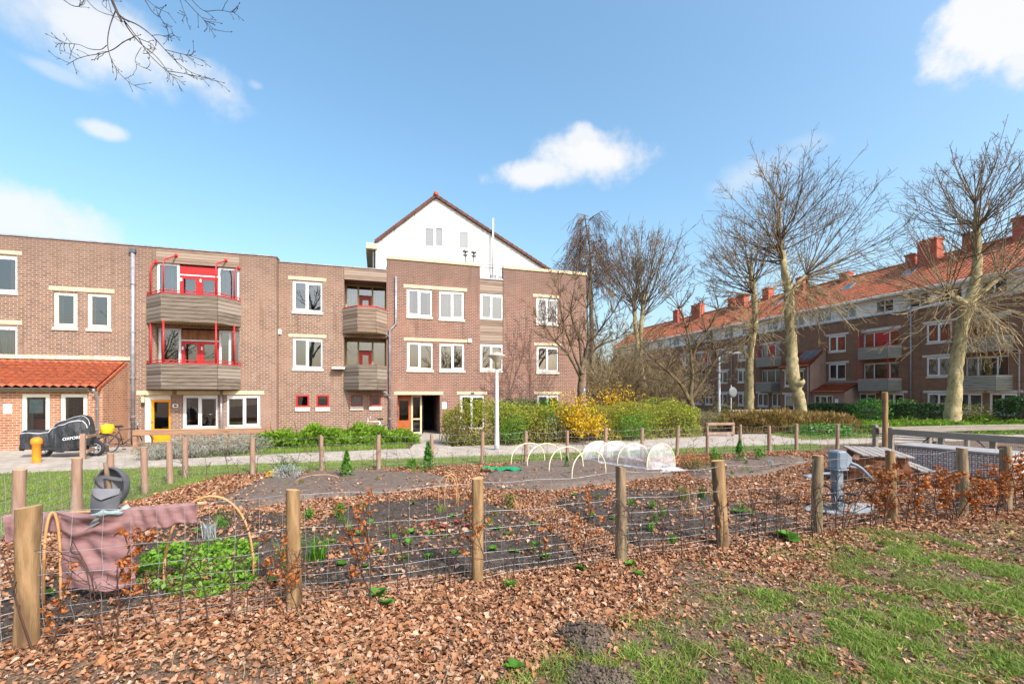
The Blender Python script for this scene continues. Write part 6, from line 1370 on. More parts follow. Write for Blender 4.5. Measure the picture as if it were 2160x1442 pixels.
# ---- scarecrow
Zs = 4.62; A3 = lambda x, y, dz=0: at(x, y, Zs+dz)
sb = A3(226, 1000); sb[2] = 0
sc = empty('scarecrow', tuple(sb), 0, 'scarecrow of a mauve long-sleeved shirt, grey cap and teal scarf on a stick', 'scarecrow'); sv = lambda p: np.array(p)-sb
mb = MB(); mb.tube([sv((sb[0]+.03, Zs+.06, -.03)), sv(A3(243, 1150, .06)), sv(A3(240, 1090, .03)), sv(A3(226, 1000, -.02)), sv(A3(222, 975, -.03))], [.024, .024, .025, .022, .018], 8); mb.build('stake', M['stick'], sc, True)
mb = MB(); mb.tube([sv(A3(-2, 1090, .05)), sv(A3(228, 1076, .05)), sv(A3(436, 1060, .05))], .017, 8); mb.build('crossbar', M['post_end'], sc, True)
# shirt: closed surface, front + back, wrinkled
cx = lambda y: (132-8*(1-abs(y-1190)/60 if abs(y-1190) < 60 else 0), 286)
nu, nv = 60, 44; rows_f = []; rows_b = []
for j in range(nv):
    v = j/(nv-1); rf = []; rb = []
    yl, yr = 1078+v*164, 1066+v*168
    for i in range(nu):
        u = i/(nu-1); xl_ = 118+14*min(1, v*3)-6*v+4*sin(v*9); xr_ = 289-4*v+3*sin(v*7); x = xl_+(xr_-xl_)*u; y = yl+(yr-yl)*u+10*sin(pi*u)*(1-v)**3*1.2-3*sin(u*7)*v
        fn = float(vnoise(u*2.6+v*2.6+3, v*2.2-u*1.6+40))-.5; fold = .026*sin(v*16+9*(u-.5)**2+fn*5)*max(0, 1-v*1.5)+.085*fn+.016*sin((u*.7-v*.75)*19+fn*9)*min(1, v*2)+.01*float(vnoise(u*11+60, v*7+9)-.5)
        dep = -.055*sin(pi*u)**.6+fold*sin(pi*u)**.4; b0_ = A3(x, y); b0_[1] += dep; rf.append(sv(b0_)); b1_ = A3(x, y); b1_[1] += .1*sin(pi*u)**.6+.002; rb.append(sv(b1_))
    rows_f.append(rf); rows_b.append(rb)
mb = MB(); mb.grid(rows_f); mb.grid([r_[::-1] for r_ in rows_b])
mb.grid([[rows_f[0][i], rows_b[0][i]] for i in range(nu)])
def sleeve(mb, top, bot, n=26):
    rr = []
    for k in range(n):
        t = k/(n-1); xt, yt = top[0][0]+(top[1][0]-top[0][0])*t, top[0][1]+(top[1][1]-top[0][1])*t; yb = bot[0]+(bot[1]-bot[0])*t+3.5*sin(t*15); row = []
        for q in range(16):
            a = 2*pi*q/16; yy = (yt+yb)/2-(yb-yt)/2*cos(a); p = A3(xt, yy); p[1] += .024*sin(a)*(.5+.5*cos(a)+.25)+.02*(float(vnoise(t*7+yb*.01, a*.8+9))-.5)*(1-cos(a))+.008*sin(t*31+a*2); row.append(sv(p))
        rr.append(row)
    mb.grid(rr, wrap=True)
sleeve(mb, ((280, 1069), (414, 1058)), (1124, 1099)); sleeve(mb, ((134, 1080), (12, 1084)), (1118, 1142))
mb.build('shirt', M['shirt'], sc, True)
# cap: dome with the open side to the viewer, visor hanging below
c = A3(231, 1028); rx, rz_, ry = .158, .215, .17; rr = []
for i in range(15):
    a = pi/2*i/14; rr.append([sv(c+np.array([rx*cos(a)*cos(2*pi*k/28)*(1+.03*sin(6*pi*k/28)), ry*sin(a)-.0, rz_*cos(a)*sin(2*pi*k/28)])) for k in range(28)])
mb = MB(); mb.grid(rr, 0, True); rr2 = [[p*np.array([.93, .9, .93])+sv(c)*np.array([.07, .1, .07]) for p in r_] for r_ in rr]; mb.grid([r_[::-1] for r_ in rr2], 1, True); mb.grid([rr[0], rr2[0]], 0, True); mb.build('cap', [M['cap'], M['cap_in']], sc, True)
vz = []
for i in range(9):
    t = i/8; vz.append([sv(c+np.array([.152*s*(1-.12*t*t), -.03-.075*sin(pi*t*.5)*(1-.55*s*s), -.03-.20*t-(.0+.015*(1-s*s))*t])) for s in np.linspace(-1, 1, 21)])
mb = MB(); mb.grid(vz); mb.grid([[p+np.array([0, .012, .0]) for p in r_][::-1] for r_ in vz]); mb.build('visor', M['cap'], sc, True)
vz = [[sv(c+np.array([.15*s, -.02-.03*(1-s*s), .07+.035*(1-abs(s))+.035*t])) for s in np.linspace(-1, 1, 13)] for t in (0, 1)]; mb = MB(); mb.grid(vz); mb.build('cap_strap', M['cap'], sc, True)
mb = MB(); vz = [[sv(c+np.array([.15*s*(1-.06*t), -.045-.05*t*(1-s*s), -.0-.055*t-.05*(1-abs(s))*t])) for s in np.linspace(-1, 1, 15)] for t in np.linspace(0, 1, 4)]; mb.grid(vz); mb.build('sweatband', M['cap_in'], sc, True)
n_ = A3(238, 1078, .02); mb = MB(); rr = []
for k in range(28):
    a = 2*pi*k/28; cc = n_+np.array([.135*cos(a)-.005, .085*sin(a)-.02, .022*cos(a)+.012*sin(3*a)]); row = []
    for q in range(10):
        b = 2*pi*q/10; d = np.array([cos(a), sin(a), 0]); row.append(sv(cc+d*.042*cos(b)*(1+.35*sin(5*a+q))+np.array([0, 0, .03*sin(b)*(1+.3*sin(7*a))])))
    rr.append(row)
rr.append(rr[0]); mb.grid(rr, wrap=True)
for dx, dz, ex in ((-.09, -.1, -.17), (-.03, -.07, -.2)):
    row = []
    for k in range(9):
        t = k/8; row.append([sv(n_+np.array([dx*t*1.4-.02+w*(.03+.04*t)*.9, -.11-.015*sin(t*5), dz*t*1.2-.01+w*.5*(.02+.05*t)])) for w in np.linspace(-1, 1, 7)])
    mb.grid(row)
mb.build('scarf', M['scarf'], sc, True)
# ---- outdoor pedal machine
fb = G(1766, 1076); fb[2] = 0
ft = empty('pedal_machine', tuple(fb), .25, 'grey-blue outdoor pedal exercise machine on a worn flat plate', 'exercise machine')
mb = MB(); mb.add([], []); mb.extrude([(-.7, -.12), (-.3, -.34), (.25, -.36), (.78, -.2), (.98, .0), (.86, .22), (.1, .36), (-.35, .26), (-.68, .12)], .0, .045); mb.build('base_plate', M['fit_plate'], ft)
mb = MB(); mb.bbox(-.072, .072, -.072, .072, .04, .78, .015); mb.bbox(-.12, .12, -.12, .12, .045, .075, .01); mb.build('column', M['fit'], ft)
mb = MB(); mb.bbox(-.105, .115, -.12, .12, .78, 1.13, .03); mb.bbox(-.13, .13, -.13, .13, .765, .795, .008)
mb.add([(.114, -.1, .82), (.114, .1, .82), (.114, .1, 1.1), (.114, -.1, 1.1), (.25, -.085, .93), (.25, .085, .93), (.25, .085, 1.0), (.25, -.085, 1.0)], [(4, 5, 6, 7), (0, 1, 5, 4), (1, 2, 6, 5), (2, 3, 7, 6), (3, 0, 4, 7)]); mb.build('head_box', M['fit'], ft)
mb = MB(); mb.tube([(.2, 0, .95), (.32, -.02, .88), (.42, -.04, .84), (.47, -.1, .78), (.62, -.16, .6)], [.03, .028, .03, .032, .034], 8); mb.build('crank_arm', M['fit'], ft, True)
mb = MB(); mb.tube([(-.1, .02, .7), (-.4, .04, .7)], .028, 8); mb.bbox(-.72, -.4, -.03, .1, .64, .69, .015); mb.build('seat_handle', M['fit'], ft, True)
mb = MB(); ring = [(-.3+.0*cos(a), .24*cos(a), .3+.2*sin(a)) for a in np.linspace(0, 2*pi, 24, endpoint=False)]; ring = [(-.28+.2*cos(a), .1*sin(a*1), .3+.2*sin(a)) for a in np.linspace(0, 2*pi, 24, endpoint=False)]; mb.tube(ring, .022, 7, closed=True)
mb.tube([(-.28, 0, .3), (-.05, 0, .3), (.0, -.1, .3)], .02, 6); mb.build('pedal_wheel', M['steel_dark'], ft, True)
for s in (-1, 1):
    mb = MB(); mb.bbox(-.02+s*.1, .08+s*.1, -.3, -.1, .26+s*.06, .3+s*.06, .01); mb.tube([(s*.1+.03, -.1, .28+s*.06), (0, -.06, .3)], .014, 6); mb.build('pedal', M['steel_dark'], ft)
# ---- green tarp, molehills, sundries
c = G(1058, 998); mb = MB(); rr = []
for i in range(22):
    u = i/21; rr.append([(-.52+1.04*u+.06*sin(u*9), .16*(v-.5)*2*(1-.45*abs(sin(u*5.5)))*1.25-.35*u+.15, .10+.05*abs(sin(u*8+v*4))*sin(pi*v)+.03*sin(u*21+v*9)) for v in np.linspace(0, 1, 10)])
mb.grid(rr); o = mb.build('tarp', M['tarp'], None, True); o.location = (c[0], c[1], .03); tag(o, 'crumpled green tarp lying on the bare bed', 'tarp')
for i, (px, py, w, h) in enumerate(((1232, 1350, .24, .13), (1255, 1440, .27, .08))):
    c = G(px, py); rr = []
    for j in range(16):
        t = j/15; row = []
        for k in range(36):
            a = 2*pi*k/36; r_ = w*(1-t)*(1+.2*sin(3*a+i)+.1*sin(7*a+2*i)); row.append((r_*cos(a), r_*sin(a), -.02+h*(1-(1-t)**2)**.8*(1+.15*sin(4*a))+rnd.gauss(0, .004)))
        rr.append(row)
    mb = MB(); mb.grid(rr, 0, True)
    for _ in range(420):
        a = rnd.random()*6.28; t = rnd.random()**.7; r_ = w*t*1.1*(1+.2*sin(3*a+i)); z = -.01+h*max(0, 1-t*t)**.8*(1+.15*sin(4*a)); s = rnd.uniform(.006, .022); p = np.array([r_*cos(a), r_*sin(a), z]); f = lambda: rnd.uniform(.6, 1.2)*s
        mb.add([p+[f(), 0, 0], p+[0, f(), 0], p-[f(), 0, 0], p-[0, f(), 0], p+[0, 0, f()], p-[0, 0, f()]], [(0, 1, 4), (1, 2, 4), (2, 3, 4), (3, 0, 4), (1, 0, 5), (2, 1, 5), (3, 2, 5), (0, 3, 5)])
    o = mb.build('molehill', M['mole']); o.location = (c[0], c[1], 0); tag(o, ('dark crumbly molehill on the leaves before the middle fence post', 'low dark molehill at the bottom edge of the picture')[i], 'molehill')
# ---- street furniture
lb = at(1048, 951, 17.1); lb[2] = 0
lamp = empty('street_lamp', tuple(lb), 0, 'grey street lamp with cream saucer shade beside the path', 'street lamp')
zt = H+(HY-742)/F*17.1; mb = MB(); mb.tube([(0, 0, 0), (0, 0, .3), (0, 0, .9), (0, 0, zt-.55)], [.105, .1, .082, .055], 14); mb.build('pole', M['post_grey'], lamp, True)
mb = MB(); mb.lathe([(.07, zt-.66), (.075, zt-.42), (.09, zt-.4), (.1, zt-.36), (.33, zt-.17), (.335, zt-.155)], n=28); mb.build('lamp_shade', M['lamp_shade'], lamp, True)
mb = MB(); mb.lathe([(.338, zt-.155), (.33, zt-.13), (.2, zt-.06), (.08, zt-.01), (.02, zt)], n=28); mb.build('lamp_cap', M['lamp_shade'], lamp, True)
lb = at(1517, 895, 30); lb[2] = 0; l2 = empty('street_lamp', tuple(lb), 0, 'taller grey street lamp with a side arm before the dark terrace', 'street lamp'); h2 = H+(HY-745)/F*30
mb = MB(); mb.tube([(0, 0, 0), (0, 0, 1), (0, 0, h2-.25), (.12, 0, h2-.08), (.45, 0, h2)], [.11, .095, .07, .05, .045], 10); mb.build('pole', M['post_grey'], l2, True)
mb = MB(); mb.bbox(.35, 1.5, -.14, .14, h2-.04, h2+.09, .03); mb.build('lamp_head', M['post_grey'], l2)
lb = at(1542, 890, 28); lb[2] = 0; mr = empty('traffic_mirror', tuple(lb), .35, 'round grey traffic mirror seen from behind on a thin pole', 'mirror'); hz = H+(HY-827)/F*28
mb = MB(); mb.tube([(0, 0, 0), (0, 0, hz+.45)], .035, 8); mb.build('pole', M['post_grey'], mr)
pr = [(0.02, .06), (.2, .055), (.3, .035), (.335, .0), (.335, -.02), (.3, -.03)]; mb = MB(); rr = [[(r_*cos(a)+.1, -.05-z, hz+r_*sin(a)) for a in np.linspace(0, 2*pi, 28, endpoint=False)] for r_, z in pr]; mb.grid(rr, 0, True); mb.build('disc', M['mirror_back_shaded'], mr, True)
bb = G(77, 979); bo = empty('bollard', (bb[0], bb[1], .05), 0, 'orange round-topped bollard in front of the covered motorcycle', 'bollard')
mb = MB(); mb.lathe([(.11, 0), (.105, .02), (.1, .56), (.115, .57)], n=18); mb.build('shaft', M['bollard'], bo, True); mb = MB(); mb.lathe([(.115, .57), (.135, .6), (.14, .68), (.12, .75), (.07, .79), (.01, .8)], n=18); mb.build('cap', M['bollard'], bo, True)
# covered motorcycle
Zm = 15.2; mbz = at(122, 960, Zm); mbz[2] = .05
mo = empty('covered_motorcycle', tuple(mbz), .14, 'motorcycle under a black cover with silver seams and white lettering', 'motorcycle'); sx = lambda px: (px-126)/F*Zm*.9; sz = lambda py: H+(HY-py)/F*Zm-.05
top = [(52, 912, .10), (57, 906, .2), (75, 905, .26), (98, 907, .26), (116, 904, .26), (123, 893, .28), (135, 888, .34), (150, 884, .4), (166, 878, .42), (180, 874, .4), (188, 876, .36), (193, 886, .3), (198, 905, .24), (203, 925, .16)]
bot = [948, 947, 943, 940, 946, 950, 952, 951, 948, 946, 944, 940, 938, 936]; ss = np.linspace(0, 13, 70); rr = []
for s in ss:
    px = np.interp(s, range(14), [t[0] for t in top]); yt = np.interp(s, range(14), [t[1] for t in top]); w = np.interp(s, range(14), [t[2] for t in top]); yb = np.interp(s, range(14), bot); zt_, zb_ = sz(yt), sz(yb); row = []
    for k in range(33):
        t = k/32; a = pi*t; prof = abs(sin(a))**.55; zz = zb_+(zt_-zb_)*sin(a)**.7 if 0 < t < 1 else zb_
        y = -w*cos(a)*(.75+.25*prof)+.018*sin(s*3.1+t*13)+.02*sin((px*.06+zz*7)); dr_ = max(0, 1-(zz-zb_)/(zt_-zb_+.01)); y *= 1+.16*(float(vnoise(s*1.9+3, zz*1.2+t*2))-.5)*2*dr_; row.append((sx(px)+.012*sin(zz*14+s), y, zz+.03*(float(vnoise(s*1.4, t*3+20))-.5)+.05*(float(vnoise(s*2.2+9, t*2))-.5)*dr_))
    rr.append(row)
mb = MB(); mb.grid(rr); mb.add(rr[0], [tuple(range(33))]); mb.add(rr[-1], [tuple(range(33))]); cov = mb.build('cover', M['cover'], mo, True)
mb = MB()
for dy in (0,):
    mb.tube([np.array(rr[i][9])+[0, -.012, .004] for i in range(4, 62)], .016, 5)
    mb.tube([np.array(rr[i][13])+[0, -.012, .01] for i in range(24, 62)], .009, 5)
mb.build('silver_seam', M['silver_strip'], cov)
tcv = bpy.data.curves.new('lettering', 'FONT'); tcv.body = 'OXFORD'; tcv.size = .26; tcv.extrude = .004; to = bpy.data.objects.new('lettering_tmp', tcv); COL.objects.link(to); dg = bpy.context.evaluated_depsgraph_get(); me = bpy.data.meshes.new_from_object(to.evaluated_get(dg)); bpy.data.objects.remove(to)
lo = link_mesh('lettering', me, M['paper'], cov); lo.rotation_euler = (radians(80), radians(-8), radians(-1)); lo.location = (sx(140)+.25, -.415, sz(927))
lo.scale = (.55, .52, 1)
for wx, r_ in ((96, .29), (205, .27)):
    mb = MB(); cxx = sx(wx); ring = [(cxx+r_*.86*cos(a), 0, r_+r_*.86*sin(a)) for a in np.linspace(0, 2*pi, 28, endpoint=False)]; mb.tube(ring, r_*.2, 8, closed=True); wh = mb.build('wheel', M['rubber'], mo, True)
    mb = MB(); mb.tube([(cxx+r_*.62*cos(a), 0, r_+r_*.62*sin(a)) for a in np.linspace(0, 2*pi, 24, endpoint=False)], .03, 6, closed=True); mb.tube([(cxx, -.06, r_), (cxx, .06, r_)], .06, 10)
    for k in range(6): a = 2*pi*k/6; mb.tube([(cxx, 0, r_), (cxx+r_*.6*cos(a), 0, r_+r_*.6*sin(a))], .014, 5)
    mb.build('rim', M['galv'], wh, True)
mb = MB(); mb.bbox(sx(125), sx(172), -.14, .14, .2, .42, .03); mb.tube([(sx(128), -.2, .3), (sx(90), -.2, .28)], .045, 8); mb.build('engine', M['steel_dark'], mo)
mb = MB(); mb.tube([(sx(196), 0, .7), (sx(204), 0, .27)], .04, 8); mb.build('fork', M['steel_dark'], mo)
# bicycles
def bicycle(label, loc, rz, frame='steel_dark', group=None, lean=.08):
    o = empty('bicycle', loc, rz, label, 'bicycle', group); o.rotation_euler = (lean, 0, rz)
    for x in (-.53, .53):
        mb = MB(); mb.tube([(x+.33*cos(a), 0, .35+.33*sin(a)) for a in np.linspace(0, 2*pi, 32, endpoint=False)], .02, 6, closed=True); w = mb.build('wheel', M['rubber'], o, True)
        mb = MB(); mb.tube([(x+.3*cos(a), 0, .35+.3*sin(a)) for a in np.linspace(0, 2*pi, 32, endpoint=False)], .01, 5, closed=True); mb.tube([(x, -.04, .35), (x, .04, .35)], .025, 8)
        for k in range(14): a = 2*pi*k/14; mb.tube([(x, 0, .35), (x+.3*cos(a), 0, .35+.3*sin(a))], .0025, 3)
        mb.build('spokes', M['chrome'], w)
        mb = MB(); mb.grid([[(x+.375*cos(a), y, .35+.375*sin(a)) for y in (-.03, 0, .03)] for a in np.linspace(.1, pi*.9, 12)]); mb.build('mudguard', M[frame], o)
    mb = MB(); b, s, hd, f = (-.08, 0, .3), (-.22, 0, .85), (.36, 0, .85), (.53, 0, .35)
    for p, q in ((b, s), (b, (.38, 0, .72)), (s, hd), ((-.53, 0, .35), b), ((-.53, 0, .35), (-.2, 0, .78))): mb.tube([p, q], .018, 7)
    mb.tube([(.34, 0, .95), hd, (.42, 0, .62), f], .018, 7); mb.build('frame', M[frame], o, True)
    mb = MB(); mb.bbox(-.37, -.1, -.08, .08, .93, 1.0, .025); mb.tube([s, (-.24, 0, .94)], .014, 6); mb.build('saddle', M['rubber'], o)
    mb = MB(); mb.tube([(.2, -.3, 1.05), (.34, -.2, 1.1), (.36, 0, 1.06), (.34, .2, 1.1), (.2, .3, 1.05)], .013, 6); mb.tube([(.36, 0, 1.06), (.34, 0, .9)], .014, 6); mb.build('handlebar', M['chrome'], o, True)
    mb = MB(); mb.tube([(-.08+.09*cos(a), -.05, .3+.09*sin(a)) for a in np.linspace(0, 2*pi, 16, endpoint=False)], .008, 4, closed=True); mb.box(-.14, -.05, -.16, -.06, .12, .15); mb.box(-.11, -.02, .06, .16, .45, .48); mb.build('crank', M['steel_dark'], o)
    mb = MB(); mb.box(-.75, -.33, -.07, .07, .74, .76); mb.tube([(-.7, -.06, .75), (-.55, -.06, .36)], .007, 5); mb.tube([(-.7, .06, .75), (-.55, .06, .36)], .007, 5); mb.build('luggage_rack', M['steel_dark'], o)
    return o
g = at(264, 945, 16.4); bk = bicycle('black bicycle with a yellow crate cover leaning by the porch side wall', (g[0], g[1], .05), 1.15)
mb = MB(); rr = [[(-.56+.19*cos(a)*s_, .16*sin(a)*s_, .76+z) for a in np.linspace(0, 2*pi, 16, endpoint=False)] for s_, z in ((.85, 0), (1.0, .1), (1.05, .2), (.9, .27), (.5, .31), (.05, .32))]; mb.grid(rr, 0, True); o = mb.build('crate_cover', M['bike_bag'], None, True); o.matrix_world = bk.matrix_world
o.location = bk.location; o.rotation_euler = bk.rotation_euler; tag(o, 'yellow rain cover over the crate on the black bicycle', 'crate cover')
g = at(792, 905, 21.6); b2 = copy_tree(bk); b2.location = (g[0], g[1], 0); b2.rotation_euler = (.08, 0, .3+pi); b2['label'] = 'pale bicycle standing behind the juniper by the drainpipe'
for ch in b2.children:
    if ch.name.startswith('frame') or ch.name.startswith('mudguard'): ch.data = ch.data.copy(); ch.data.materials[0] = M['alu']
for i, px in enumerate((1373, 1386, 1398, 1412, 1424)):
    g = at(px, 880, 48); c = copy_tree(bk); c.location = (g[0], g[1], 0); c.rotation_euler = (0, 0, 2.2); c['label'] = 'bicycle parked in the row in front of the far end of the terrace'; c['group'] = 'bicycles parked by the far end of the terrace'
# ================================================================== PLANTS IN THE BEDS
def rosette(n, L, w, R, lift=.6, m=6):
    """broad leaves around a centre; each leaf a curved strip"""
    mb = MB()
    for k in range(n):
        a = k*2.4+R.random()*.4; l = L*R.uniform(.6, 1.1); el = lift*R.uniform(.5, 1.3); d = np.array([cos(a), sin(a)]); sd = np.array([-sin(a), cos(a)]); rows = []
        for j in range(m):
            t = j/(m-1); x = l*t*cos(el)*(1-.1*t); z = l*(sin(el)*t-.55*t*t*.6); ww = w*l*sin(pi*(.08+.86*t))**.8
            rows.append([(*(d*x-sd*ww), z+.02+ww*.25), (*(d*x), z+.02-.0), (*(d*x+sd*ww), z+.02+ww*.25)])
        mb.grid(rows)
    return mb
def plant(label, px, py, kind, size, m, group, name='garden_plant', cat='plant', seed=None):
    R = random.Random(seed if seed is not None else px*7+py); g = G(px, py); b = gz(g[0], g[1]); bed = in_beds(np.array([g[0]]), np.array([g[1]]))[0]; loc = (g[0], g[1], float(b)+(.06 if bed else .0))
    if kind == 'rosette': o = rosette(R.randint(9, 14), size, .28, R, .8).build(name, M[m], None, True)
    elif kind == 'broad': o = rosette(R.randint(7, 10), size, .5, R, .75).build(name, M[m], None, True)
    elif kind == 'strap':
        n = 60; rs = np.random.default_rng(R.randint(0, 9999)); P = rs.normal(size=(n, 3))*[size*.14, size*.14, 0]; V, Fq = blades(P, size*(.6+.5*rs.random(n)), size*.035+0*rs.random(n), rs, .8); o = npmesh(name, V, Fq, M[m])
    elif kind == 'bushy':
        rs = np.random.default_rng(R.randint(0, 9999)); n = 260; P = ell_points(n, (0, 0, size*.5), (size*.42, size*.42, size*.5), .2, rs); P[:, 2] = np.maximum(P[:, 2], .01); V, Fq = cards(P, size*.16, .5, .3, rs); o = npmesh(name, V, [Fq], M[m])
    elif kind == 'cone':
        rs = np.random.default_rng(R.randint(0, 9999)); n = 420; t = rs.random(n)**.7; a = rs.random(n)*2*pi; r_ = size*.27*(1.05-t)*(.6+.4*rs.random(n)); P = np.stack([r_*np.cos(a), r_*np.sin(a), .03+t*size], axis=1); V, Fq = cards(P, size*.13, .5, .3, rs); o = npmesh(name, V, [Fq], M[m])
    elif kind == 'stalks':
        P = [shoot((R.gauss(0, size*.1), R.gauss(0, size*.1), 0), (R.gauss(0, .4), R.gauss(0, .4), 1), size*R.uniform(.5, 1.1), .005, .003, 5, R, .12, -.1) for _ in range(9)]; V, Fq = tubes(P, 4); o = npmesh(name, V, Fq, M[m])
    o.location = loc; o.rotation_euler = (0, 0, R.random()*6); return tag(o, label, cat, group)
for px, py in ((868, 1138), (905, 1140), (830, 1150), (862, 1160), (940, 1146), (985, 1106), (782, 1116), (955, 1100), (760, 1142), (1050, 1128), (1075, 1138), (1040, 1172), (1082, 1176), (800, 1185), (850, 1195), (905, 1190), (960, 1185), (720, 1210), (770, 1215), (1130, 1160), (1010, 1085), (870, 1072), (700, 1160), (1150, 1185)):
    plant('small green salad seedling in the dark centre bed', px, py, 'rosette', .12, 'green', 'salad seedlings in the centre bed', 'seedling', 'seedling')
for px, py in ((912, 1120), (965, 1118), (985, 1125), (935, 1128)): plant('small red-leaved seedling in the dark centre bed', px, py, 'rosette', .13, 'redleaf', 'red seedlings in the centre bed', 'seedling', 'seedling')
plant('leafy green plant just right of the second fence post', 652, 1096, 'bushy', .22, 'green', None); plant('taller leafy plant on the edge of the centre bed beyond the second post', 716, 1096, 'bushy', .26, 'green', None, seed=4); plant('low leafy plant just below the taller one on the centre bed edge', 722, 1112, 'bushy', .16, 'green', None)
plant('tall clump of chives behind the second fence post', 668, 1200, 'strap', .42, 'green', None); plant('second chive clump leaning left of the second fence post', 612, 1205, 'strap', .38, 'green', None)
plant('stalky brassica with bare stems between the centre and right beds', 1077, 1072, 'bushy', .3, 'olive', None); plant('bare bent stalks beside the stalky brassica', 1095, 1076, 'stalks', .3, 'cane', None)
for px, py in ((1377, 1082), (1382, 1112), (1372, 1130), (1400, 1098), (1420, 1150), (1330, 1075)): plant('small bushy herb in the dark right bed', px, py, 'bushy', .17, 'green', 'herbs in the right bed')
plant('dark tufted grass clump at the back of the right bed', 1478, 1058, 'strap', .32, 'evergreen', None); plant('olive tufted clump left of the dark tuft in the right bed', 1440, 1064, 'strap', .34, 'olive', None); plant('dry stalks standing in the right bed', 1462, 1100, 'stalks', .5, 'cane', None)
plant('large rhubarb-like leafy plant by the leaning fence posts', 1662, 1140, 'broad', .26, 'green', None); plant('round green leafy plant right of the leaning post', 1556, 1092, 'broad', .2, 'green', None)
plant('dark glossy low plant in the leaves before the second fence bay', 800, 1262, 'rosette', .18, 'laurel', None); plant('broad leaf sprout below the dark glossy plant', 815, 1280, 'broad', .11, 'laurel', None)
plant('leek-like blue-green clump behind the willow arch', 440, 1142, 'strap', .3, 'silver', None); plant('grey-green feathery plant at the top of the left bed', 398, 1122, 'bushy', .22, 'lavender', None); plant('tuft of green leaves at the back of the left bed', 470, 1120, 'strap', .24, 'green', None)
for px, py in ((1075, 1240), (1225, 1205), (1085, 1415), (1345, 1215), (1330, 1195), (520, 1250), (575, 1235)): plant('small weed among the dead leaves by the front fence', px, py, 'rosette', .12, 'green', 'weeds along the front fence', 'weed', 'weed')
# dense green leaves behind the scarecrow
n = 2600; pg = W2((285, 1255), (300, 1185), (360, 1160), (500, 1150), (545, 1175), (540, 1235), (430, 1270)); lo_ = np.min(pg, axis=0); hi_ = np.max(pg, axis=0)
P = np.stack([rng.uniform(lo_[0], hi_[0], n*2), rng.uniform(lo_[1], hi_[1], n*2)], axis=1); P = P[inside(pg, P[:, 0], P[:, 1])]; P = np.column_stack([P, .03+.13*rng.random(len(P))*np.clip(fbm(P[:, 0]*5, P[:, 1]*5, 2)*2.2-.35, .2, 1.3)])
V, Fq = cards(P, .062, .7, .5, bend=.12); tag(npmesh('leafy_ground_cover', V, [Fq], M['salad']), 'bright green leafy salad patch right of the scarecrow', kind='stuff')
plant('bushy upright evergreen seedling at the end of the back soil bed', 731, 1012, 'cone', .66, 'green', None, 'young_shrub', 'shrub'); plant('dark upright laurel seedling by the back fence post', 903, 992, 'cone', .78, 'laurel', None, 'young_shrub', 'shrub'); plant('small yellowish seedling left of the dark upright laurel', 869, 990, 'bushy', .36, 'green', None, 'young_shrub', 'shrub')
plant('small dark green conifer seedling under the cream hoops', 1196, 992, 'cone', .32, 'laurel', None, 'young_shrub', 'shrub'); plant('clipped green cone in the far right bed', 1560, 976, 'cone', .66, 'laurel', None, 'young_shrub', 'shrub'); plant('loose green shrub right of the clipped cone', 1602, 972, 'bushy', .42, 'green', None, 'young_shrub', 'shrub')
plant('pale leafy stalk left of the clipped cone', 1508, 985, 'bushy', .5, 'green', None, 'young_shrub', 'shrub'); plant('small white-flowered clump in the far right bed', 1625, 985, 'bushy', .2, 'silver', None)
bush('silver lavender bush at the left end of the back soil bed', 604, 1010, 11.2, .75, .42, 'silver', 1300, .05, name='lavender', asp=.16, up=.0, cat='lavender'); bush('dark wispy rosemary behind the silver lavender', 602, 1000, 12.0, .6, .62, 'evergreen', 380, .12, name='rosemary', asp=.08, up=-.2, shell=.1, cat='shrub')
bush('yellow-flowered low plant left of the silver lavender', 575, 1008, 11.4, .3, .25, 'yellow', 140, .05); bush('grey dried herb tangle by the far right bed', 1470, 985, 12.6, .9, .4, 'olive', 500, .09, asp=.12, shell=.1)
bush('heap of dry brown stalks between the back fence and the far right bed', 1465, 975, 13.2, 1.3, .55, 'beech', 500, .1, asp=.15, shell=.1)
# ---- bare saplings along the front and back fences
vars_ = []
R = random.Random(33)
def sapling(R, h, leafy):
    P = [shoot((0, 0, -.02), (R.gauss(0, .1), R.gauss(0, .1), 1), h, .0085, .004, 8, R, .09)]; m0 = P[0][0]
    for _ in range(R.randint(4, 8)):
        q, d = along(m0, R.uniform(.3, .95)); b = shoot(q, side_dir(d, R, radians(R.uniform(30, 60))), h*R.uniform(.12, .4), .0045, .003, 5, R, .16, .2); P.append(b)
        for _ in range(2): q2, d2 = along(b[0], R.uniform(.4, .95)); P.append(shoot(q2, side_dir(d2, R, .7), h*R.uniform(.05, .14), .003, .0025, 3, R, .2))
    V, Fq = tubes(P, 4); stem = npmesh('hedge_sapling', V, Fq, M['sapling'])
    if leafy:
        rs = np.random.default_rng(R.randint(0, 9999)); pts = []
        for p, r in P[1:]:
            for t in rs.random(int(leafy)): pts.append(along(p, t)[0])
        pts = np.array(pts)+rs.normal(size=(len(pts), 3))*.015; V, F_ = litter(pts, .045*(.7+.6*rs.random(len(pts))), rs, .5, .2); npmesh('foliage', V, F_, M['beech'], stem)
    return stem
for k in range(12): vars_.append(sapling(R, R.uniform(.75, 1.1), (0, 0, 0, 0, 0, 2, 2, 5, 5, 8, 9, 10)[k]))
used = set()
def put(k, x, y, s, lab, grp):
    src = vars_[k]
    if k in used: o = copy_tree(src)
    else: o = src; used.add(k)
    o.location = (x, y, float(gz(x, y))); o.rotation_euler = (R.gauss(0, .09), R.gauss(0, .09), R.random()*6.28); o.scale = (s, s, s*R.uniform(.85, 1.1)); tag(o, lab, 'sapling', grp)
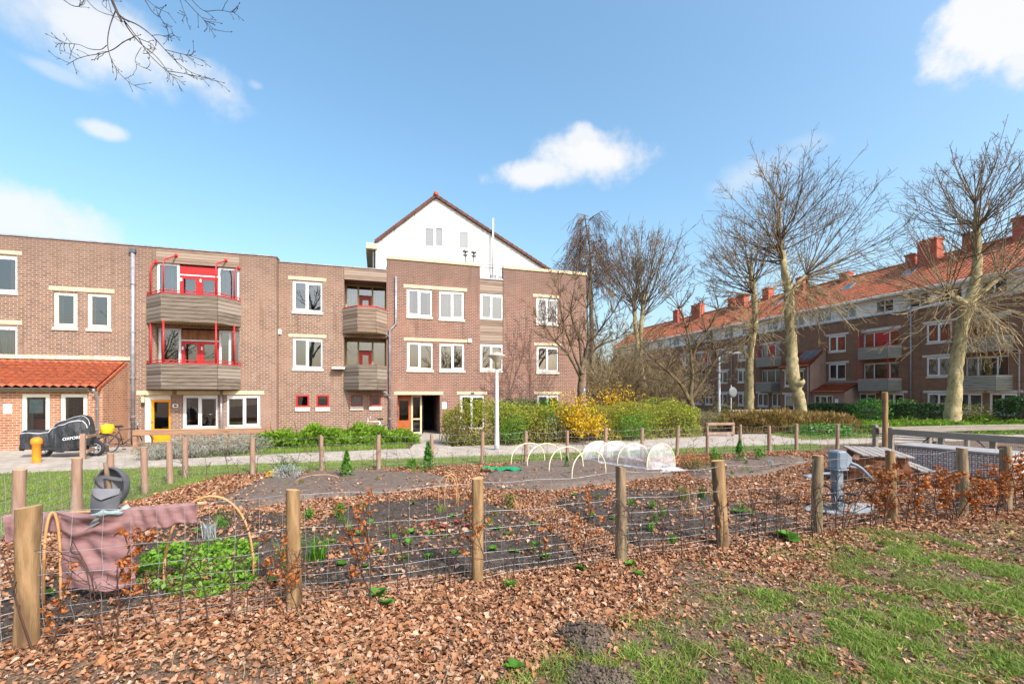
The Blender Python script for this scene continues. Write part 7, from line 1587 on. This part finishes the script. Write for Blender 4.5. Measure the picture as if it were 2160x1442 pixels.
for i in range(1, len(FP)-1):
    p, q = FP[i], FP[i+1]; L = np.linalg.norm(q-p); nn = unit(np.array([(q-p)[1], -(q-p)[0], 0]))
    for s in np.arange(.12, L, .17 if i < 6 else .13):
        t = (s+R.gauss(0, .05))/L; pos = p+(q-p)*t+nn*R.uniform(.02, .3); right = pos[0] > 6.0
        k = R.randint(7, 11) if right and R.random() < .6 else (R.randint(5, 8) if R.random() < .16 else R.randint(0, 4))
        put(k, pos[0], pos[1], R.uniform(.75, 1.15)*(1.0 if right else .95), ('copper-leaved beech sapling along the right stretch of the front fence' if k > 6 else 'thin bare hedge sapling along the front wire fence') if k != 5 and k != 6 else 'hedge sapling with a few dead leaves along the front fence', 'copper-leaved saplings along the front fence' if k > 6 else ('bare saplings along the front fence' if k < 5 else 'saplings with a few dead leaves along the front fence'))
g = G(236, 1330); put(9, g[0], g[1], .98, 'beech sapling with orange dead leaves in front of the scarecrow shirt', None)
for i in range(len(BP)-1):
    p, q = BP[i], BP[i+1]; L = np.linalg.norm(q-p)
    for s in np.arange(.2, L, .42): t = s/L; pos = p+(q-p)*t; put(R.randint(0, 4), pos[0]+R.gauss(0, .05), pos[1]-.12+R.gauss(0, .06), R.uniform(.55, .85), 'thin bare sapling along the back wire fence', 'bare saplings along the back fence')
# ================================================================== LEAF LITTER AND GRASS
fx = np.array([p[0] for p in FP]); fy = np.array([p[1] for p in FP])
def green_line(x): return np.interp(x, [-.3, 1.2, 3.0, 5.5, 9.5, 14], [3.05, 4.45, 5.5, 6.5, 7.6, 8.6])
n = 1000000; X = rng.uniform(-8, 15.5, n); Y = 2.6+rng.random(n)**1.25*14.5
garden = (X > -7.7+.0*Y) & (Y < fence_y(X)+.25) & (X < 13.2)
nz = fbm(X*1.3, Y*1.3, 4); gl = Y-green_line(X)+(fbm(X*.9+5, Y*.9, 4)-.5)*2.2
dens = np.where(garden, 1.0, 0.0); dens *= np.where(in_beds(X, Y), .025+.08*(nz > .56), 1.0); dens *= np.clip(.34+gl*.7, .25, 1.0); dens *= np.where(gl > .3, .85+.25*(nz > .42), .5+.8*(nz > .5))
vis = np.abs(X) < (Y*1.2+.6)
keep = (rng.random(n) < dens*.85*np.clip(6.5/Y, .42, 1.0)) & vis; X, Y = X[keep], Y[keep]; n = len(X)
Zl = gz(X, Y)+.006+.035*rng.random(n)**2*np.clip(.4+(Y-green_line(X)), .2, 1)+np.where(in_beds(X, Y), .08, 0); sz_ = (.016+.056*rng.random(n)**1.7)*np.where(Y < 6, 1.0, 1.1)*np.where(Y < green_line(X)-.2, .85, 1)
V, F_ = litter(np.stack([X, Y, Zl], axis=1), sz_, rng, .5, 1.45)
tag(npmesh('leaf_litter', V, F_, M['litter'], None, True), 'brown dead leaves covering the garden ground', kind='stuff')
# crumbs of soil and leaf fragments
n = 190000; X = rng.uniform(-5, 11, n); Y = 2.7+rng.random(n)**1.4*6.5; ok = (np.abs(X) < Y*1.2+.3) & (rng.random(n) < np.where(in_beds(X, Y), .9, np.where(Y < green_line(X)+.6, .8, .12))); X, Y = X[ok], Y[ok]; n = len(X)
V, F_ = litter(np.stack([X, Y, gz(X, Y)+.004+np.where(in_beds(X, Y), .06, 0)], axis=1), .006+.016*rng.random(n)**2, rng, .9, .6); tag(npmesh('soil_crumbs', V, F_, M['crumb']), 'crumbs of soil and leaf fragments on the bare ground', kind='stuff')
print('LITTER', len(sz_))
# sprouts and straw in the beds
for k in range(46):
    b_ = BED[(0, 1, 1, 2, 2, 3, 5)[k % 7]]; lo_, hi_ = np.min(b_, axis=0), np.max(b_, axis=0)
    for _ in range(20):
        x, y = rng.uniform(lo_[0], hi_[0]), rng.uniform(lo_[1], hi_[1])
        if inside(b_, np.array([x]), np.array([y]))[0]: break
    px, py = CX+F*x/y, HY+H*F/y
    plant(('green weed sprouting in the dark soil beds', 'thin grassy sprout in the dark soil beds', 'olive bushy sprout in the dark soil beds')[k % 3], px, py, ('rosette', 'strap', 'bushy')[k % 3], (.1, .17, .14)[k % 3], ('green', 'grass', 'olive')[k % 3], ('weeds in the soil beds', 'grassy sprouts in the soil beds', 'olive sprouts in the soil beds')[k % 3], 'weed', 'weed', seed=k)
# loose twigs
pl = []
for _ in range(900):
    x = rng.uniform(-5, 9); y = rng.uniform(3.1, 9)
    if abs(x) < y*1.15 and not in_beds(np.array([x]), np.array([y]))[0]: a = rng.random()*6.28; pl.append(shoot((x, y, .03+float(gz(x, y))), (cos(a), sin(a), .1), rng.uniform(.08, .4), .003, .002, 5, rnd, .15, -.1))
V, Fq = tubes(pl, 4); tag(npmesh('fallen_twigs', V, Fq, M['twig_light']), 'dry fallen twigs scattered over the leaves', kind='stuff')
# grass of the foreground lawn in tufts
n = 900000; X = rng.uniform(-1.5, 13, n); Y = 2.7+rng.random(n)**1.5*7; gl = Y-green_line(X)+(fbm(X*.9+5, Y*.9, 4)-.5)*2.2; nz = fbm(X*2.2+60, Y*2.2, 4); n2 = fbm(X*.55+9, Y*.55+70, 3)
d = np.clip((-gl+.75)*.9, 0, 1)*np.clip((fbm(X*5+80, Y*5+20, 3)-.38)*4.5, .05, 1)*np.clip((nz-.34)*4.5, .15, 1)*np.clip((n2-.30)*4, .3, 1)*np.clip(.5+X*.25, .4, 1.8)
keep = (rng.random(n) < d*1.5*np.clip(4.5/Y, .4, 1)) & (np.abs(X) < Y*1.2+.4); X, Y = X[keep], Y[keep]; n = len(X)
V, F_ = blades(np.stack([X, Y, gz(X, Y)-.005], axis=1), .02+.055*rng.random(n)**1.6*(.6+.8*np.clip((fbm(X*2.2+60, Y*2.2, 4)-.45)*5, 0, 1)), .0055+.005*rng.random(n), rng, 2.0)
tag(npmesh('grass', V, F_, M['grass']), 'short patchy grass in the foreground', kind='stuff')
# grass of the lawn strip and the left lawn
n = 150000; X = rng.uniform(-16, 13, n); Y = rng.uniform(4.5, 20, n); ok = ((Y > fence_y(X)+.1) & (Y < near(X)-.02) & (X > -11.8)) | ((X < -7.6) & (Y < near(X)) & (Y < 7.3+(X+30)*.29-.0+.6*0))
ok &= (np.abs(X) < Y*1.2+.5); X, Y = X[ok], Y[ok]; n = len(X)
V, F_ = blades(np.stack([X, Y, np.full(n, .04)], axis=1), .035+.055*rng.random(n), .008+.006*rng.random(n), rng, .9); tag(npmesh('lawn_grass', V, F_, M['grass']), 'green grass of the lawn behind the garden', kind='stuff')
# tufts against the path and beds
n = 9000; X = np.concatenate([rng.uniform(-10.8, -4.2, n//2), rng.uniform(13.5, 18, n//2)]); Y = np.concatenate([15.25+(X[:n//2]+10.8)*.34+rng.random(n//2)*1.0, rng.uniform(20.5, 23.5, n-n//2)])
ok = ~((X > 0) & (Y < near(X)+1)); X, Y = X[ok], Y[ok]; V, F_ = blades(np.stack([X, Y, np.full(len(X), .045)], axis=1), .08+.12*rng.random(len(X)), .014+0*X, rng, .9); tag(npmesh('verge_grass', V, F_, M['grass']), 'rough grass at the edge of the path', kind='stuff')
# dark strip down the left side of the leaning post
lp = [c for c in ff.children if c.get('label')][0]; mb = MB(); rr = []
for j in range(12):
    z = .03+j*.1; rr.append([(leans[5][0]*z+.089*cos(a)*(1.02-.1*z/1.24), leans[5][1]*z+.089*sin(a)*(1.02-.1*z/1.24), z) for a in np.linspace(2.9+.25*sin(j*1.3), 4.0+.3*sin(j*2.1+1), 8)])
mb.grid(rr); o = mb.build('dark_strip', M['bark_dark'], lp, True); o.rotation_euler = (0, 0, -lp.rotation_euler[2])
